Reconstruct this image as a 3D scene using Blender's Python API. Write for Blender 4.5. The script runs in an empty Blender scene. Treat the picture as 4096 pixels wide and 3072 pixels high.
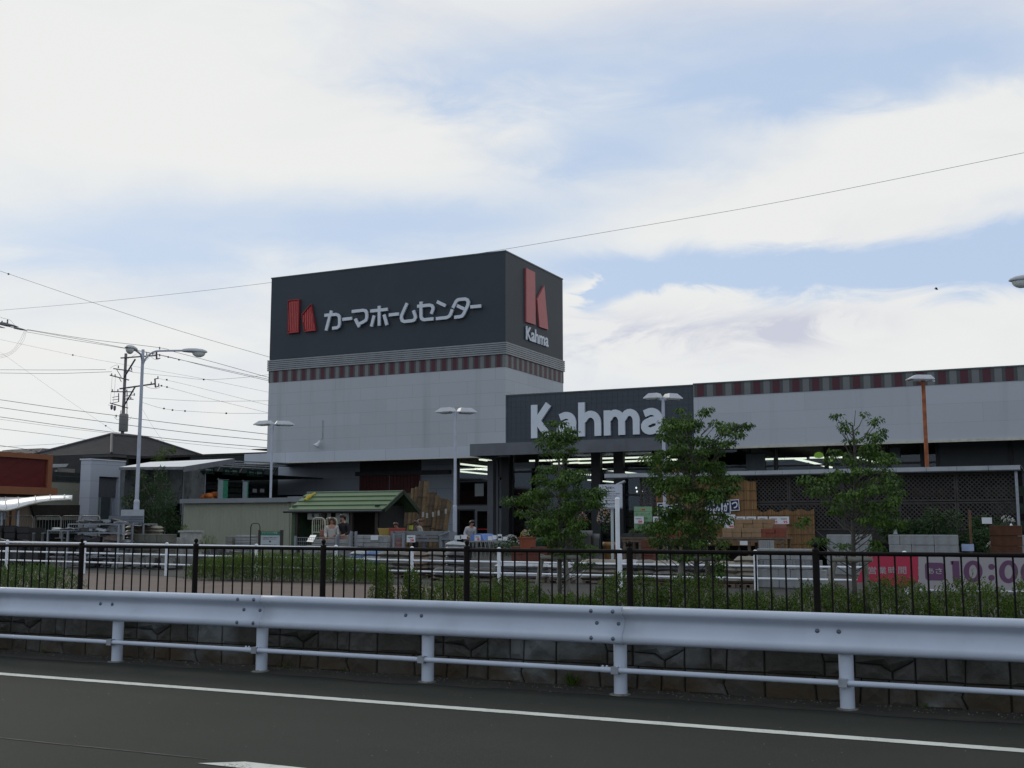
import bpy, math, random
from mathutils import Vector, Matrix
R = math.radians
rnd = random.Random(7)
scn = bpy.context.scene
COL = scn.collection

# ------------------------------------------------------------------ camera
F, CX, CY = 4500.0, 2048.0, 1536.0          # focal length / centre of the 4096x3072 photograph
PITCH, YAW, H = math.atan(569 / 4500.0), R(25.8), 1.55
cam = bpy.data.cameras.new('camera')
cam.lens = F / 4096 * 36; cam.sensor_width = 36; cam.clip_end = 5000; cam.clip_start = 0.1
co = bpy.data.objects.new('camera', cam); COL.objects.link(co)
co.location = (0, 0, H); co.rotation_euler = (R(90) + PITCH, 0, YAW)
scn.camera = co

# ------------------------------------------------------------------ light and sky
SUN_EL, SUN_AZ = 24.0, -62.0                # azimuth from +Y towards +X (sun stands behind the shop, to the left)
scn.view_settings.view_transform = 'Standard'; scn.view_settings.look = 'None'
scn.view_settings.exposure = 0.0; scn.view_settings.gamma = 1.0
w = bpy.data.worlds.new('World'); scn.world = w; w.use_nodes = True
nt = w.node_tree; nt.nodes.clear()

class N:
    """tiny helper to write node graphs"""
    def __init__(s, nt): s.t = nt
    def new(s, typ, **kw):
        n = s.t.nodes.new(typ)
        for k, v in kw.items(): setattr(n, k, v)
        return n
    def link(s, a, b): s.t.links.new(a, b)
    def put(s, sock, v):
        if hasattr(v, 'links'): s.link(v, sock)
        else: sock.default_value = v
    def math(s, op, a, b=None, c=None, clamp=False):
        n = s.new('ShaderNodeMath', operation=op, use_clamp=clamp)
        s.put(n.inputs[0], a)
        if b is not None: s.put(n.inputs[1], b)
        if c is not None: s.put(n.inputs[2], c)
        return n.outputs[0]
    def mix(s, f, a, b, blend='MIX'):
        n = s.new('ShaderNodeMix', data_type='RGBA', blend_type=blend)
        s.put(n.inputs[0], f); s.put(n.inputs[6], a); s.put(n.inputs[7], b)
        return n.outputs[2]
    def noise(s, vec, scale, detail=4, rough=.5, dist=0.):
        n = s.new('ShaderNodeTexNoise')
        if vec is not None: s.link(vec, n.inputs['Vector'])
        n.inputs['Scale'].default_value = scale; n.inputs['Detail'].default_value = detail
        n.inputs['Roughness'].default_value = rough; n.inputs['Distortion'].default_value = dist
        return n.outputs[0]
    def rng(s, v, a, b, c=0., d=1., smooth=False):
        n = s.new('ShaderNodeMapRange', clamp=True)
        if smooth: n.interpolation_type = 'SMOOTHSTEP'
        s.link(v, n.inputs[0])
        for i, q in enumerate((a, b, c, d)): n.inputs[1 + i].default_value = q
        return n.outputs[0]

def dirang(px, py):
    """direction of a photo pixel as (azimuth from +Y, elevation)"""
    r = (px - CX) / F; u = -(py - CY) / F
    fh = math.cos(PITCH) - u * math.sin(PITCH); z = math.sin(PITCH) + u * math.cos(PITCH)
    X = r * math.cos(YAW) - fh * math.sin(YAW); Y = r * math.sin(YAW) + fh * math.cos(YAW)
    return math.atan2(X, Y), math.atan2(z, math.hypot(X, Y))

g = N(nt)
out = g.new('ShaderNodeOutputWorld'); bg = g.new('ShaderNodeBackground')
sky = g.new('ShaderNodeTexSky', sky_type='NISHITA', sun_disc=False)
sky.sun_elevation = R(SUN_EL); sky.sun_rotation = R(SUN_AZ)
sky.air_density = 1.0; sky.dust_density = 0.6; sky.ozone_density = 2.0
tc = g.new('ShaderNodeTexCoord'); sep = g.new('ShaderNodeSeparateXYZ'); g.link(tc.outputs['Generated'], sep.inputs[0])
az = g.math('ARCTAN2', sep.outputs[0], sep.outputs[1])
el = g.math('ARCSINE', sep.outputs[2])
comb = g.new('ShaderNodeCombineXYZ')
g.link(az, comb.inputs[0]); g.link(g.math('MULTIPLY', el, 2.6), comb.inputs[1])
P0 = comb.outputs[0]
n1 = g.noise(P0, 3.2, 7, .55, .6); n2 = g.noise(P0, 9., 6, .6, .8)
n3 = g.noise(P0, 26., 5, .6, .5)
warp = g.math('MULTIPLY', g.math('SUBTRACT', n2, .5), .14)
azw = g.math('ADD', az, warp); elw = g.math('ADD', el, g.math('MULTIPLY', g.math('SUBTRACT', n2, .5), .05))
def blob(px, py, sx, sy, a=azw, e=elw):
    u, v = dirang(px, py); sx /= 4700; sy /= 4700
    dx = g.math('DIVIDE', g.math('SUBTRACT', a, u), sx); dy = g.math('DIVIDE', g.math('SUBTRACT', e, v), sy)
    q = g.math('ADD', g.math('MULTIPLY', dx, dx), g.math('MULTIPLY', dy, dy))
    return g.math('EXPONENT', g.math('MULTIPLY', q, -1.))
# openings in the cloud deck (blue shows), clouds laid over them, grey bellies
blue = [(3000, 330, 1000, 170, .55), (3750, 260, 600, 170, .36), (2350, 620, 520, 130, .55), (2550, 1090, 620, 80, .80), (3450, 1085, 700, 95, 1.05),
        (4100, 1010, 420, 110, .95), (1250, 930, 900, 150, .60), (3900, 800, 300, 80, .35), (2400, 1180, 150, 70, .80), (3300, 620, 500, 70, .30), (1900, 860, 700, 90, .35), (2000, 300, 500, 120, .35), (350, 1000, 600, 120, .46), (3000, 100, 900, 90, .30), (3950, 480, 300, 120, -.1)]
white = [(3700, 600, 560, 130, .85), (3050, 870, 520, 90, .45), (2680, 1200, 240, 50, .95), (2290, 1190, 60, 60, .8), (3650, 1330, 560, 100, .9), (1500, 580, 700, 120, .35), (500, 350, 800, 250, .38), (3600, 850, 420, 90, .6)]
tot = g.rng(n1, .30, .70, -.06, .20)
for b in blue: tot = g.math('ADD', tot, g.math('MULTIPLY', blob(*b[:4]), b[4]))
for b in white: tot = g.math('SUBTRACT', tot, g.math('MULTIPLY', blob(*b[:4]), b[4]))
tot = g.math('ADD', tot, g.math('MULTIPLY', g.math('SUBTRACT', n2, .5), .42))
tot = g.math('ADD', tot, g.math('MULTIPLY', g.math('SUBTRACT', n3, .5), .12))
# behind the viewer the sky is clearer
cy = g.math('MULTIPLY', g.math('COSINE', g.math('ADD', az, R(25.8))), g.math('COSINE', el))
tot = g.math('ADD', tot, g.rng(cy, .55, -.4, 0., .35))
clear = g.rng(tot, -.12, .80, 0., .93, True)
grey = g.math('ADD', blob(2650, 1340, 560, 100), g.math('MULTIPLY', blob(3250, 1290, 280, 60), 1.))
grey = g.math('MULTIPLY', grey, g.rng(n2, .42, .56, .15, 1.))
grey = g.math('ADD', grey, g.math('MULTIPLY', blob(3300, 60, 1200, 180), .55))
grey = g.math('ADD', grey, g.rng(n1, .5, .8, 0., .35), clamp=True)
cloud = g.mix(grey, (8.35, 8.45, 8.4, 1), (5.9, 6.1, 7.1, 1))
veil = g.mix(.22, g.mix(1., sky.outputs[0], (.72, .80, .86, 1), 'MULTIPLY'), (4.2, 5.6, 8.6, 1))
veil = g.mix(g.rng(el, .02, .30, .55, 0.), veil, (6.5, 7.2, 8.2, 1))
skyc = g.mix(clear, cloud, g.mix(.85, veil, (4.9, 6.25, 8.4, 1)))
# a brighter patch of thin cloud where the sun stands
glow = g.math('MULTIPLY', blob(-300, 1500, 2300, 1500, az, el), .16)
skyc = g.mix(glow, skyc, (9.6, 9.6, 9.0, 1))
g.link(skyc, bg.inputs[0]); bg.inputs[1].default_value = 0.1
g.link(bg.outputs[0], out.inputs[0])

sun = bpy.data.lights.new('sun', 'SUN'); sun.energy = 0.7; sun.angle = R(14); sun.color = (1, .93, .82)
so = bpy.data.objects.new('sun', sun); COL.objects.link(so)
sd = Vector((math.sin(R(SUN_AZ)) * math.cos(R(SUN_EL)), math.cos(R(SUN_AZ)) * math.cos(R(SUN_EL)), math.sin(R(SUN_EL))))
so.rotation_euler = sd.to_track_quat('Z', 'Y').to_euler(); so.location = (0, 0, 40)

# ------------------------------------------------------------------ measuring helpers
def ray(x, y):
    r = (x - CX) / F; u = -(y - CY) / F
    fh = math.cos(PITCH) - u * math.sin(PITCH); z = math.sin(PITCH) + u * math.cos(PITCH)
    return r * math.cos(YAW) - fh * math.sin(YAW), r * math.sin(YAW) + fh * math.cos(YAW), z
def PY(x, y, D):
    a = ray(x, y); t = D / a[1]; return Vector((a[0] * t, D, H + a[2] * t))
def PXc(x, y, D):
    a = ray(x, y); t = D / a[0]; return Vector((D, a[1] * t, H + a[2] * t))
def PZ(x, y, z):
    a = ray(x, y); t = (z - H) / a[2]; return Vector((a[0] * t, a[1] * t, z))
RA = R(1.2)                                  # the road runs 1.2 degrees off the shop front
UR = Vector((math.cos(RA), math.sin(RA), 0)); VR = Vector((-math.sin(RA), math.cos(RA), 0))
def rd(s, t, z=0.): return UR * s + VR * t + Vector((0, 0, z))
def rds(x, Yr, y=2300.):
    """coordinate along the road of a photo column, on the road-parallel plane Yr"""
    a = ray(x, y); d = Vector((a[0], a[1], 0)); t = Yr / d.dot(VR); return d.dot(UR) * t
GZ = 0.20                                    # level of the shop's yard

# ------------------------------------------------------------------ materials
def s2l(v): v /= 255.; return v / 12.92 if v <= .04045 else ((v + .055) / 1.055) ** 2.4
def C(r, g_, b, k=1.): return tuple(min(.85, s2l(c) * k) for c in (r, g_, b)) + (1,)
MC = {}
def M(name, col, rough=.8, var=.18, scale=4., bump=0., metal=0., spec=.4, streak=0., bscale=None):
    if name in MC: return MC[name]
    m = bpy.data.materials.new(name); m.use_nodes = True; MC[name] = m
    q = N(m.node_tree); p = m.node_tree.nodes['Principled BSDF']
    if len(col) == 3: col = tuple(col) + (1,)
    p.inputs['Roughness'].default_value = rough; p.inputs['Metallic'].default_value = metal
    p.inputs['Specular IOR Level'].default_value = spec
    tcn = q.new('ShaderNodeTexCoord'); v = tcn.outputs['Object']
    f = q.rng(q.noise(v, scale, 6, .6), .3, .7)
    dark = tuple(c * (1 - var) for c in col[:3]) + (1,); lite = tuple(min(.9, c * (1 + var)) for c in col[:3]) + (1,)
    c = q.mix(f, dark, lite)
    if streak:
        mp = q.new('ShaderNodeMapping'); q.link(v, mp.inputs[0]); mp.inputs['Scale'].default_value = (1.3, 1.3, .06)
        sfac = q.rng(q.noise(mp.outputs[0], 1.6, 5, .6), .55, .80, 0., streak)
        c = q.mix(sfac, c, tuple(x * .55 for x in col[:3]) + (1,))
    q.link(c, p.inputs['Base Color'])
    if bump:
        b = q.new('ShaderNodeBump'); b.inputs['Strength'].default_value = bump; b.inputs['Distance'].default_value = .01
        q.link(q.noise(v, bscale or scale * 12, 4, .6), b.inputs['Height']); q.link(b.outputs[0], p.inputs['Normal'])
    m['p'] = 1
    return m
def emis(name, col, s):
    if name in MC: return MC[name]
    m = bpy.data.materials.new(name); m.use_nodes = True; MC[name] = m
    p = m.node_tree.nodes['Principled BSDF']
    p.inputs['Base Color'].default_value = tuple(col) + (1,)
    p.inputs['Emission Color'].default_value = tuple(col) + (1,); p.inputs['Emission Strength'].default_value = s
    return m
def panel_mat(name, col, bw, bh, mort=.012, jk=.62, streak=.5, off=.5, axis='XZ', stains=()):
    """cladding panels: brick pattern of joints, weather streaks"""
    m = bpy.data.materials.new(name); m.use_nodes = True; MC[name] = m
    q = N(m.node_tree); p = m.node_tree.nodes['Principled BSDF']; p.inputs['Roughness'].default_value = .75
    tcn = q.new('ShaderNodeTexCoord'); v = tcn.outputs['Object']
    sp = q.new('ShaderNodeSeparateXYZ'); q.link(v, sp.inputs[0]); cb = q.new('ShaderNodeCombineXYZ')
    q.link(q.math('ADD', sp.outputs[0], sp.outputs[1]), cb.inputs[0]); q.link(sp.outputs[2], cb.inputs[1])
    br = q.new('ShaderNodeTexBrick'); q.link(cb.outputs[0], br.inputs[0])
    br.offset = off; br.inputs['Scale'].default_value = 1.; br.inputs['Brick Width'].default_value = bw
    br.inputs['Row Height'].default_value = bh; br.inputs['Mortar Size'].default_value = mort; br.inputs['Bias'].default_value = 0
    br.inputs['Color1'].default_value = tuple(c * 1.03 for c in col[:3]) + (1,); br.inputs['Color2'].default_value = tuple(c * .96 for c in col[:3]) + (1,)
    br.inputs['Mortar'].default_value = tuple(c * jk for c in col[:3]) + (1,)
    mp = q.new('ShaderNodeMapping'); q.link(v, mp.inputs[0]); mp.inputs['Scale'].default_value = (1., 1., .05)
    sf = q.rng(q.noise(mp.outputs[0], 1.1, 6, .65), .54, .82, 0., streak)
    c = q.mix(sf, br.outputs[0], tuple(x * .6 for x in col[:3]) + (1,))
    for (sx0, sw, sz0, sz1, sk) in stains:      # dirty run-off marks below leaking joints
        nzz = q.math('MULTIPLY', q.math('SUBTRACT', q.noise(v, 3., 4, .6), .5), .35)
        dx = q.math('DIVIDE', q.math('SUBTRACT', q.math('ADD', sp.outputs[0], nzz), sx0), sw)
        f3 = q.math('MULTIPLY', q.math('EXPONENT', q.math('MULTIPLY', q.math('MULTIPLY', dx, dx), -1.)), q.math('MULTIPLY', q.rng(sp.outputs[2], sz0, sz0 + .8), q.rng(sp.outputs[2], sz1, sz1 - 1.2)))
        c = q.mix(q.math('MULTIPLY', f3, sk), c, tuple(x * .45 for x in col[:3]) + (1,))
    f2 = q.rng(q.noise(v, .35, 5, .6), .3, .75, 0., .16)
    c = q.mix(f2, c, tuple(x * .7 for x in col[:3]) + (1,))
    q.link(c, p.inputs['Base Color'])
    return m
def stripe_mat(name, period, segs, base, axis=0, ribs=0):
    """vertical colour bands along one axis; segs = [(start fraction, colour)]"""
    m = bpy.data.materials.new(name); m.use_nodes = True; MC[name] = m
    q = N(m.node_tree); p = m.node_tree.nodes['Principled BSDF']; p.inputs['Roughness'].default_value = .6
    tcn = q.new('ShaderNodeTexCoord'); sp = q.new('ShaderNodeSeparateXYZ'); q.link(tcn.outputs['Object'], sp.inputs[0])
    u = q.math('FRACT', q.math('DIVIDE', q.math('ADD', sp.outputs[axis], base), period))
    cr = q.new('ShaderNodeValToRGB'); cr.color_ramp.interpolation = 'CONSTANT'; q.link(u, cr.inputs[0])
    e = cr.color_ramp.elements
    while len(e) < len(segs): e.new(.5)
    for i, (s, c) in enumerate(segs): e[i].position = s; e[i].color = c
    c = cr.outputs[0]
    f = q.rng(q.noise(tcn.outputs['Object'], 2.5, 5, .6), .3, .8, 0., .3)
    c = q.mix(f, c, q.mix(1., c, (.62, .62, .62, 1), 'MULTIPLY'))
    if ribs:
        ww = q.math('MULTIPLY_ADD', q.math('SINE', q.math('MULTIPLY', sp.outputs[axis], ribs)), .16, .86)
        mv = q.new('ShaderNodeCombineColor')
        for i in range(3): q.link(ww, mv.inputs[i])
        c = q.mix(1., c, mv.outputs[0], 'MULTIPLY')
    q.link(c, p.inputs['Base Color'])
    return m
def glass_mat(name, tint, refl=.5, clear=.6):
    m = bpy.data.materials.new(name); m.use_nodes = True; MC[name] = m
    q = N(m.node_tree); m.node_tree.nodes.clear()
    o = q.new('ShaderNodeOutputMaterial'); tr = q.new('ShaderNodeBsdfTransparent'); tr.inputs[0].default_value = (tint[0], tint[1], tint[2], 1)
    gl = q.new('ShaderNodeBsdfGlossy'); gl.inputs['Roughness'].default_value = .04; gl.inputs[0].default_value = (.8, .85, .9, 1)
    fr = q.new('ShaderNodeFresnel'); fr.inputs[0].default_value = 1.5
    mx = q.new('ShaderNodeMixShader'); q.link(q.math('MULTIPLY', fr.outputs[0], refl, clamp=True), mx.inputs[0])
    q.link(tr.outputs[0], mx.inputs[1]); q.link(gl.outputs[0], mx.inputs[2]); q.link(mx.outputs[0], o.inputs[0])
    return m
def leaf_mat(name, c1, c2, rough=.5):
    m = bpy.data.materials.new(name); m.use_nodes = True; MC[name] = m
    q = N(m.node_tree); p = m.node_tree.nodes['Principled BSDF']; p.inputs['Roughness'].default_value = rough
    p.inputs['Specular IOR Level'].default_value = .35
    ge = q.new('ShaderNodeNewGeometry'); tcn = q.new('ShaderNodeTexCoord')
    f = q.math('ADD', q.math('MULTIPLY', ge.outputs['Random Per Island'], .6), q.rng(q.noise(tcn.outputs['Object'], 4., 3), .35, .65, 0., .4))
    c = q.mix(f, c1 + (1,), c2 + (1,))
    q.link(c, p.inputs['Base Color'])
    tl = q.new('ShaderNodeBsdfTranslucent'); q.link(q.mix(1., c, (.9, 1., .5, 1), 'MULTIPLY'), tl.inputs[0])
    mx = q.new('ShaderNodeMixShader'); mx.inputs[0].default_value = .24
    q.link(p.outputs[0], mx.inputs[1]); q.link(tl.outputs[0], mx.inputs[2])
    q.link(mx.outputs[0], m.node_tree.nodes['Material Output'].inputs[0])
    return m

# ------------------------------------------------------------------ mesh helpers
class MB:
    def __init__(s): s.v = []; s.f = []; s.sm = []
    def add(s, vs, fs, smooth=False):
        o = len(s.v); s.v += [tuple(v) for v in vs]
        for f in fs: s.f.append(tuple(i + o for i in f)); s.sm.append(smooth)
        return s
    def box(s, x0, x1, y0, y1, z0, z1):
        return s.add([(x0, y0, z0), (x1, y0, z0), (x1, y1, z0), (x0, y1, z0), (x0, y0, z1), (x1, y0, z1), (x1, y1, z1), (x0, y1, z1)],
                     [(0, 3, 2, 1), (4, 5, 6, 7), (0, 1, 5, 4), (1, 2, 6, 5), (2, 3, 7, 6), (3, 0, 4, 7)])
    def obox(s, c, ax, ay, az_, sx, sy, sz):
        c = Vector(c); ax = Vector(ax).normalized(); ay = Vector(ay).normalized(); az_ = Vector(az_).normalized()
        vs = []
        for k in (-1, 1):
            for (i, j) in ((-1, -1), (1, -1), (1, 1), (-1, 1)):
                vs.append(c + ax * i * sx / 2 + ay * j * sy / 2 + az_ * k * sz / 2)
        return s.add(vs, [(0, 3, 2, 1), (4, 5, 6, 7), (0, 1, 5, 4), (1, 2, 6, 5), (2, 3, 7, 6), (3, 0, 4, 7)])
    def rbox(s, x0, x1, z0, z1, t0, t1):     # box in road coordinates
        c = rd((x0 + x1) / 2, (t0 + t1) / 2, (z0 + z1) / 2)
        return s.obox(c, UR, VR, (0, 0, 1), x1 - x0, t1 - t0, z1 - z0)
    def beam(s, a, b, wd, ht, up=(0, 0, 1)):
        a = Vector(a); b = Vector(b); d = (b - a); L = d.length
        if L < 1e-6: return s
        d /= L; upv = Vector(up)
        if abs(d.dot(upv)) > .98: upv = Vector((0, 1, 0))
        sd_ = d.cross(upv).normalized(); u2 = sd_.cross(d)
        return s.obox((a + b) / 2, d, sd_, u2, L, wd, ht)
    def tube(s, pts, r, n=8, cap=True):
        pts = [Vector(p) for p in pts]; rs = r if isinstance(r, (list, tuple)) else [r] * len(pts)
        vs = []; fs = []; prev = None
        for i, p in enumerate(pts):
            d = (pts[min(i + 1, len(pts) - 1)] - pts[max(i - 1, 0)])
            d = d.normalized() if d.length > 1e-9 else Vector((0, 0, 1))
            if prev is None:
                a = Vector((1, 0, 0)) if abs(d.x) < .9 else Vector((0, 1, 0)); u = d.cross(a).normalized()
            else: u = (prev - d * prev.dot(d)).normalized()
            prev = u; v = d.cross(u)
            for k in range(n):
                t = 2 * math.pi * k / n; vs.append(p + (u * math.cos(t) + v * math.sin(t)) * rs[i])
        for i in range(len(pts) - 1):
            for k in range(n):
                a = i * n + k; b = i * n + (k + 1) % n; fs.append((a, b, b + n, a + n))
        s.add(vs, fs, True)
        if cap:
            o = len(vs) - n; s.add(vs[:n], [tuple(range(n))[::-1]]); s.add(vs[o:], [tuple(range(n))])
        return s
    def lathe(s, c, prof, n=14, axis=(0, 0, 1)):
        c = Vector(c); q = Vector((0, 0, 1)).rotation_difference(Vector(axis)); vs = []; fs = []
        for (r_, z) in prof:
            for k in range(n):
                t = 2 * math.pi * k / n; vs.append(c + q @ Vector((r_ * math.cos(t), r_ * math.sin(t), z)))
        for i in range(len(prof) - 1):
            for k in range(n):
                a = i * n + k; b = i * n + (k + 1) % n; fs.append((a, b, b + n, a + n))
        s.add(vs, fs, True); s.add(vs[:n], [tuple(range(n))[::-1]]); s.add(vs[-n:], [tuple(range(n))])
        return s
    def prism(s, poly, dvec):
        """closed polygon of 3-D points extruded by dvec"""
        n = len(poly); d = Vector(dvec); p = [Vector(a) for a in poly]
        nrm = Vector((0, 0, 0))
        for i in range(n): nrm += p[i].cross(p[(i + 1) % n])
        if nrm.dot(d) > 0: p.reverse()
        vs = p + [a + d for a in p]
        s.add(vs, [tuple(range(n)), tuple(range(n, 2 * n))[::-1]] + [(i, i + n, (i + 1) % n + n, (i + 1) % n) for i in range(n)])
        return s
    def build(s, name, mat, parent=None, base=None, mats=None):
        me = bpy.data.meshes.new(name)
        if parent is not None: base = BASE[parent.name]
        base = Vector(base) if base is not None else Vector((0, 0, 0))
        me.from_pydata([tuple(Vector(v) - base) for v in s.v], [], s.f)
        me.polygons.foreach_set('use_smooth', s.sm); me.update()
        me.materials.append(mat)
        o = bpy.data.objects.new(name, me); COL.objects.link(o)
        if parent is not None: o.parent = parent
        else: o.location = base
        BASE[o.name] = base
        return o
BASE = {}
def tag(o, label=None, cat=None, group=None, kind=None):
    if label: o['label'] = label
    if cat: o['category'] = cat
    if group: o['group'] = group
    if kind: o['kind'] = kind
    return o
def thing(name, label, cat, loc=(0, 0, 0), group=None):
    o = bpy.data.objects.new(name, None); COL.objects.link(o); o.location = loc; o.empty_display_size = .2
    BASE[o.name] = Vector(loc); return tag(o, label, cat, group)
def single(mb, name, mat, label, cat, loc, group=None):
    return tag(mb.build(name, mat, None, loc), label, cat, group)
def struct(mb, name, mat): return tag(mb.build(name, mat), kind='structure')
def dup(root, loc, rotz=None, label=None, group=None):
    def cp(o, par):
        c = o.copy(); COL.objects.link(c); c.parent = par
        for ch in kids(o): cp(ch, c)
        return c
    r = cp(root, None); r.location = loc
    if rotz is not None: r.rotation_euler = (0, 0, rotz)
    if label: r['label'] = label
    if group: r['group'] = group
    return r
def kids(o): return [c for c in COL.objects if c.parent == o]
def nth(i): return ['first', 'second', 'third', 'fourth', 'fifth', 'sixth', 'seventh', 'eighth', 'ninth', 'tenth', 'eleventh', 'twelfth', 'thirteenth', 'fourteenth', 'fifteenth', 'sixteenth', 'seventeenth', 'eighteenth', 'nineteenth', 'twentieth', 'twenty-first', 'twenty-second', 'twenty-third'][i]

_tc = {}
def text_geo(body, bold=0.):
    k = (body, bold)
    if k in _tc: return _tc[k]
    c = bpy.data.curves.new('lettering', 'FONT'); c.body = body; c.resolution_u = 3; c.offset = bold; c.extrude = .05
    o = bpy.data.objects.new('lettering', c); COL.objects.link(o)
    dg = bpy.context.evaluated_depsgraph_get(); me = bpy.data.meshes.new_from_object(o.evaluated_get(dg))
    vs = [v.co.copy() for v in me.vertices]; fs = [tuple(p.vertices) for p in me.polygons]
    bpy.data.objects.remove(o); bpy.data.curves.remove(c); bpy.data.meshes.remove(me)
    _tc[k] = (vs, fs); return _tc[k]
def text(mb, body, org, U, V, wd, ht, thick, bold=0.):
    """lettering scaled into the wd x ht rectangle whose lower left corner is org"""
    vs, fs = text_geo(body, bold)
    if not vs: return
    x0 = min(v.x for v in vs); x1 = max(v.x for v in vs); y0 = min(v.y for v in vs); y1 = max(v.y for v in vs)
    U = Vector(U); V = Vector(V); Nn = U.cross(V); org = Vector(org)
    mb.add([org + U * (v.x - x0) / (x1 - x0) * wd + V * (v.y - y0) / (y1 - y0) * ht + Nn * (v.z / .05 + 1) / 2 * thick for v in vs], fs)
UX, UZ, UY = Vector((1, 0, 0)), Vector((0, 0, 1)), Vector((0, 1, 0))

# common materials
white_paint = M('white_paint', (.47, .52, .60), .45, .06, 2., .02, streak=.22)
white_pipe = M('white_pipe_paint', (.72, .75, .78), .5, .1, 5.)
dark_steel = M('dark_brown_steel', (.007, .0055, .005), .6, .3, 9., spec=.12)
galv = M('galvanised_steel', (.30, .32, .35), .5, .2, 9., metal=.4)
grey_pole = M('grey_pole_paint', (.42, .45, .52), .5, .12, 3., streak=.3)
concrete = M('concrete', (.34, .34, .32), .9, .2, 6., .3)
block_grey = M('block_concrete', (.25, .26, .26), .95, .2, 5., .4, bscale=60)
dark_metal = M('dark_metal', (.03, .033, .038), .5, .3, 6.)
black = M('black_matt', (.010, .010, .011), .8, .3, 5.)
wood = M('weathered_wood', (.14, .10, .07), .85, .35, 7., .3)
wire_m = M('cable_rubber', (.05, .05, .06), .6, .1, 1.)
white_board = M('white_board', (.62, .64, .66), .5, .06, 3.)
red_ink = M('red_ink', (.60, .03, .04), .6, .05)
black_ink = M('black_ink', (.02, .02, .02), .6, .05)
#@@SETTING
# ------------------------------------------------------------------ ground, road, wall
gm = M('far_ground', (.09, .10, .07), .95, .3, .3)
struct(MB().add([(-900, -300, -.02), (900, -300, -.02), (900, 1500, -.02), (-900, 1500, -.02)], [(0, 1, 2, 3)]), 'ground', gm)

def asphalt(name, base, fleck=.35):
    m = bpy.data.materials.new(name); m.use_nodes = True
    q = N(m.node_tree); p = m.node_tree.nodes['Principled BSDF']; p.inputs['Roughness'].default_value = .85
    p.inputs['Specular IOR Level'].default_value = .15
    v = q.new('ShaderNodeTexCoord').outputs['Object']
    c = q.mix(q.rng(q.noise(v, .55, 5, .6), .3, .7), tuple(x * .86 for x in base) + (1,), tuple(x * 1.12 for x in base) + (1,))
    mp = q.new('ShaderNodeMapping'); q.link(v, mp.inputs[0]); mp.inputs['Scale'].default_value = (.12, 1.3, 1); mp.inputs['Rotation'].default_value = (0, 0, -RA)
    c = q.mix(q.rng(q.noise(mp.outputs[0], 1.2, 4, .5), .4, .7, 0., .35), c, tuple(x * .8 for x in base) + (1,))
    c = q.mix(q.rng(q.noise(v, 70., 4, .75), .60, .72, 0., fleck * .5), c, (.13, .13, .12, 1))
    c = q.mix(q.rng(q.noise(v, 120., 3, .75), .60, .70, 0., fleck), c, (.30, .30, .28, 1))
    c = q.mix(q.rng(q.noise(v, 90., 3, .7), .62, .75, 0., .6), c, (.012, .012, .012, 1))
    vo = q.new('ShaderNodeTexVoronoi'); q.link(v, vo.inputs[0]); vo.inputs['Scale'].default_value = 7.
    c = q.mix(q.rng(vo.outputs[0], .0, .035, 1., 0.), c, (.22, .22, .20, 1))
    q.link(c, p.inputs['Base Color'])
    b = q.new('ShaderNodeBump'); b.inputs['Strength'].default_value = .5; b.inputs['Distance'].default_value = .006
    q.link(q.noise(v, 110., 4, .7), b.inputs['Height']); q.link(b.outputs[0], p.inputs['Normal'])
    return m
road_m = asphalt('road_asphalt', (.029, .032, .026), .5)
def rquad(s0, s1, t0, t1, z): return MB().add([rd(s0, t0, z), rd(s1, t0, z), rd(s1, t1, z), rd(s0, t1, z)], [(0, 1, 2, 3)])
struct(rquad(-300, 300, -8, 10.42, 0), 'road', road_m)
# dirt that gathers at the foot of the wall
def dirt_mat():
    m = bpy.data.materials.new('gutter_dirt'); m.use_nodes = True
    q = N(m.node_tree); p = m.node_tree.nodes['Principled BSDF']; p.inputs['Roughness'].default_value = .95
    v = q.new('ShaderNodeTexCoord').outputs['Object']
    q.link(q.mix(q.rng(q.noise(v, 3., 6, .6), .3, .7), (.016, .014, .010, 1), (.032, .029, .023, 1)), p.inputs['Base Color'])
    b = q.new('ShaderNodeBump'); b.inputs['Distance'].default_value = .02; q.link(q.noise(v, 25., 5, .7), b.inputs['Height']); q.link(b.outputs[0], p.inputs['Normal'])
    return m
mbd = MB(); ss = [-60 + i * .25 for i in range(300)]
vs = []
for i, s_ in enumerate(ss):
    vs += [rd(s_, 10.0 + .05 * math.sin(s_ * 1.3) + rnd.uniform(-.05, .05), .003), rd(s_, 10.20, .012), rd(s_, 10.42, .03)]
fs = []
for i in range(len(ss) - 1):
    for k in range(2): a = i * 3 + k; fs.append((a, a + 3, a + 4, a + 1))
struct(mbd.add(vs, fs, True), 'gutter_dirt', dirt_mat())

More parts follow.
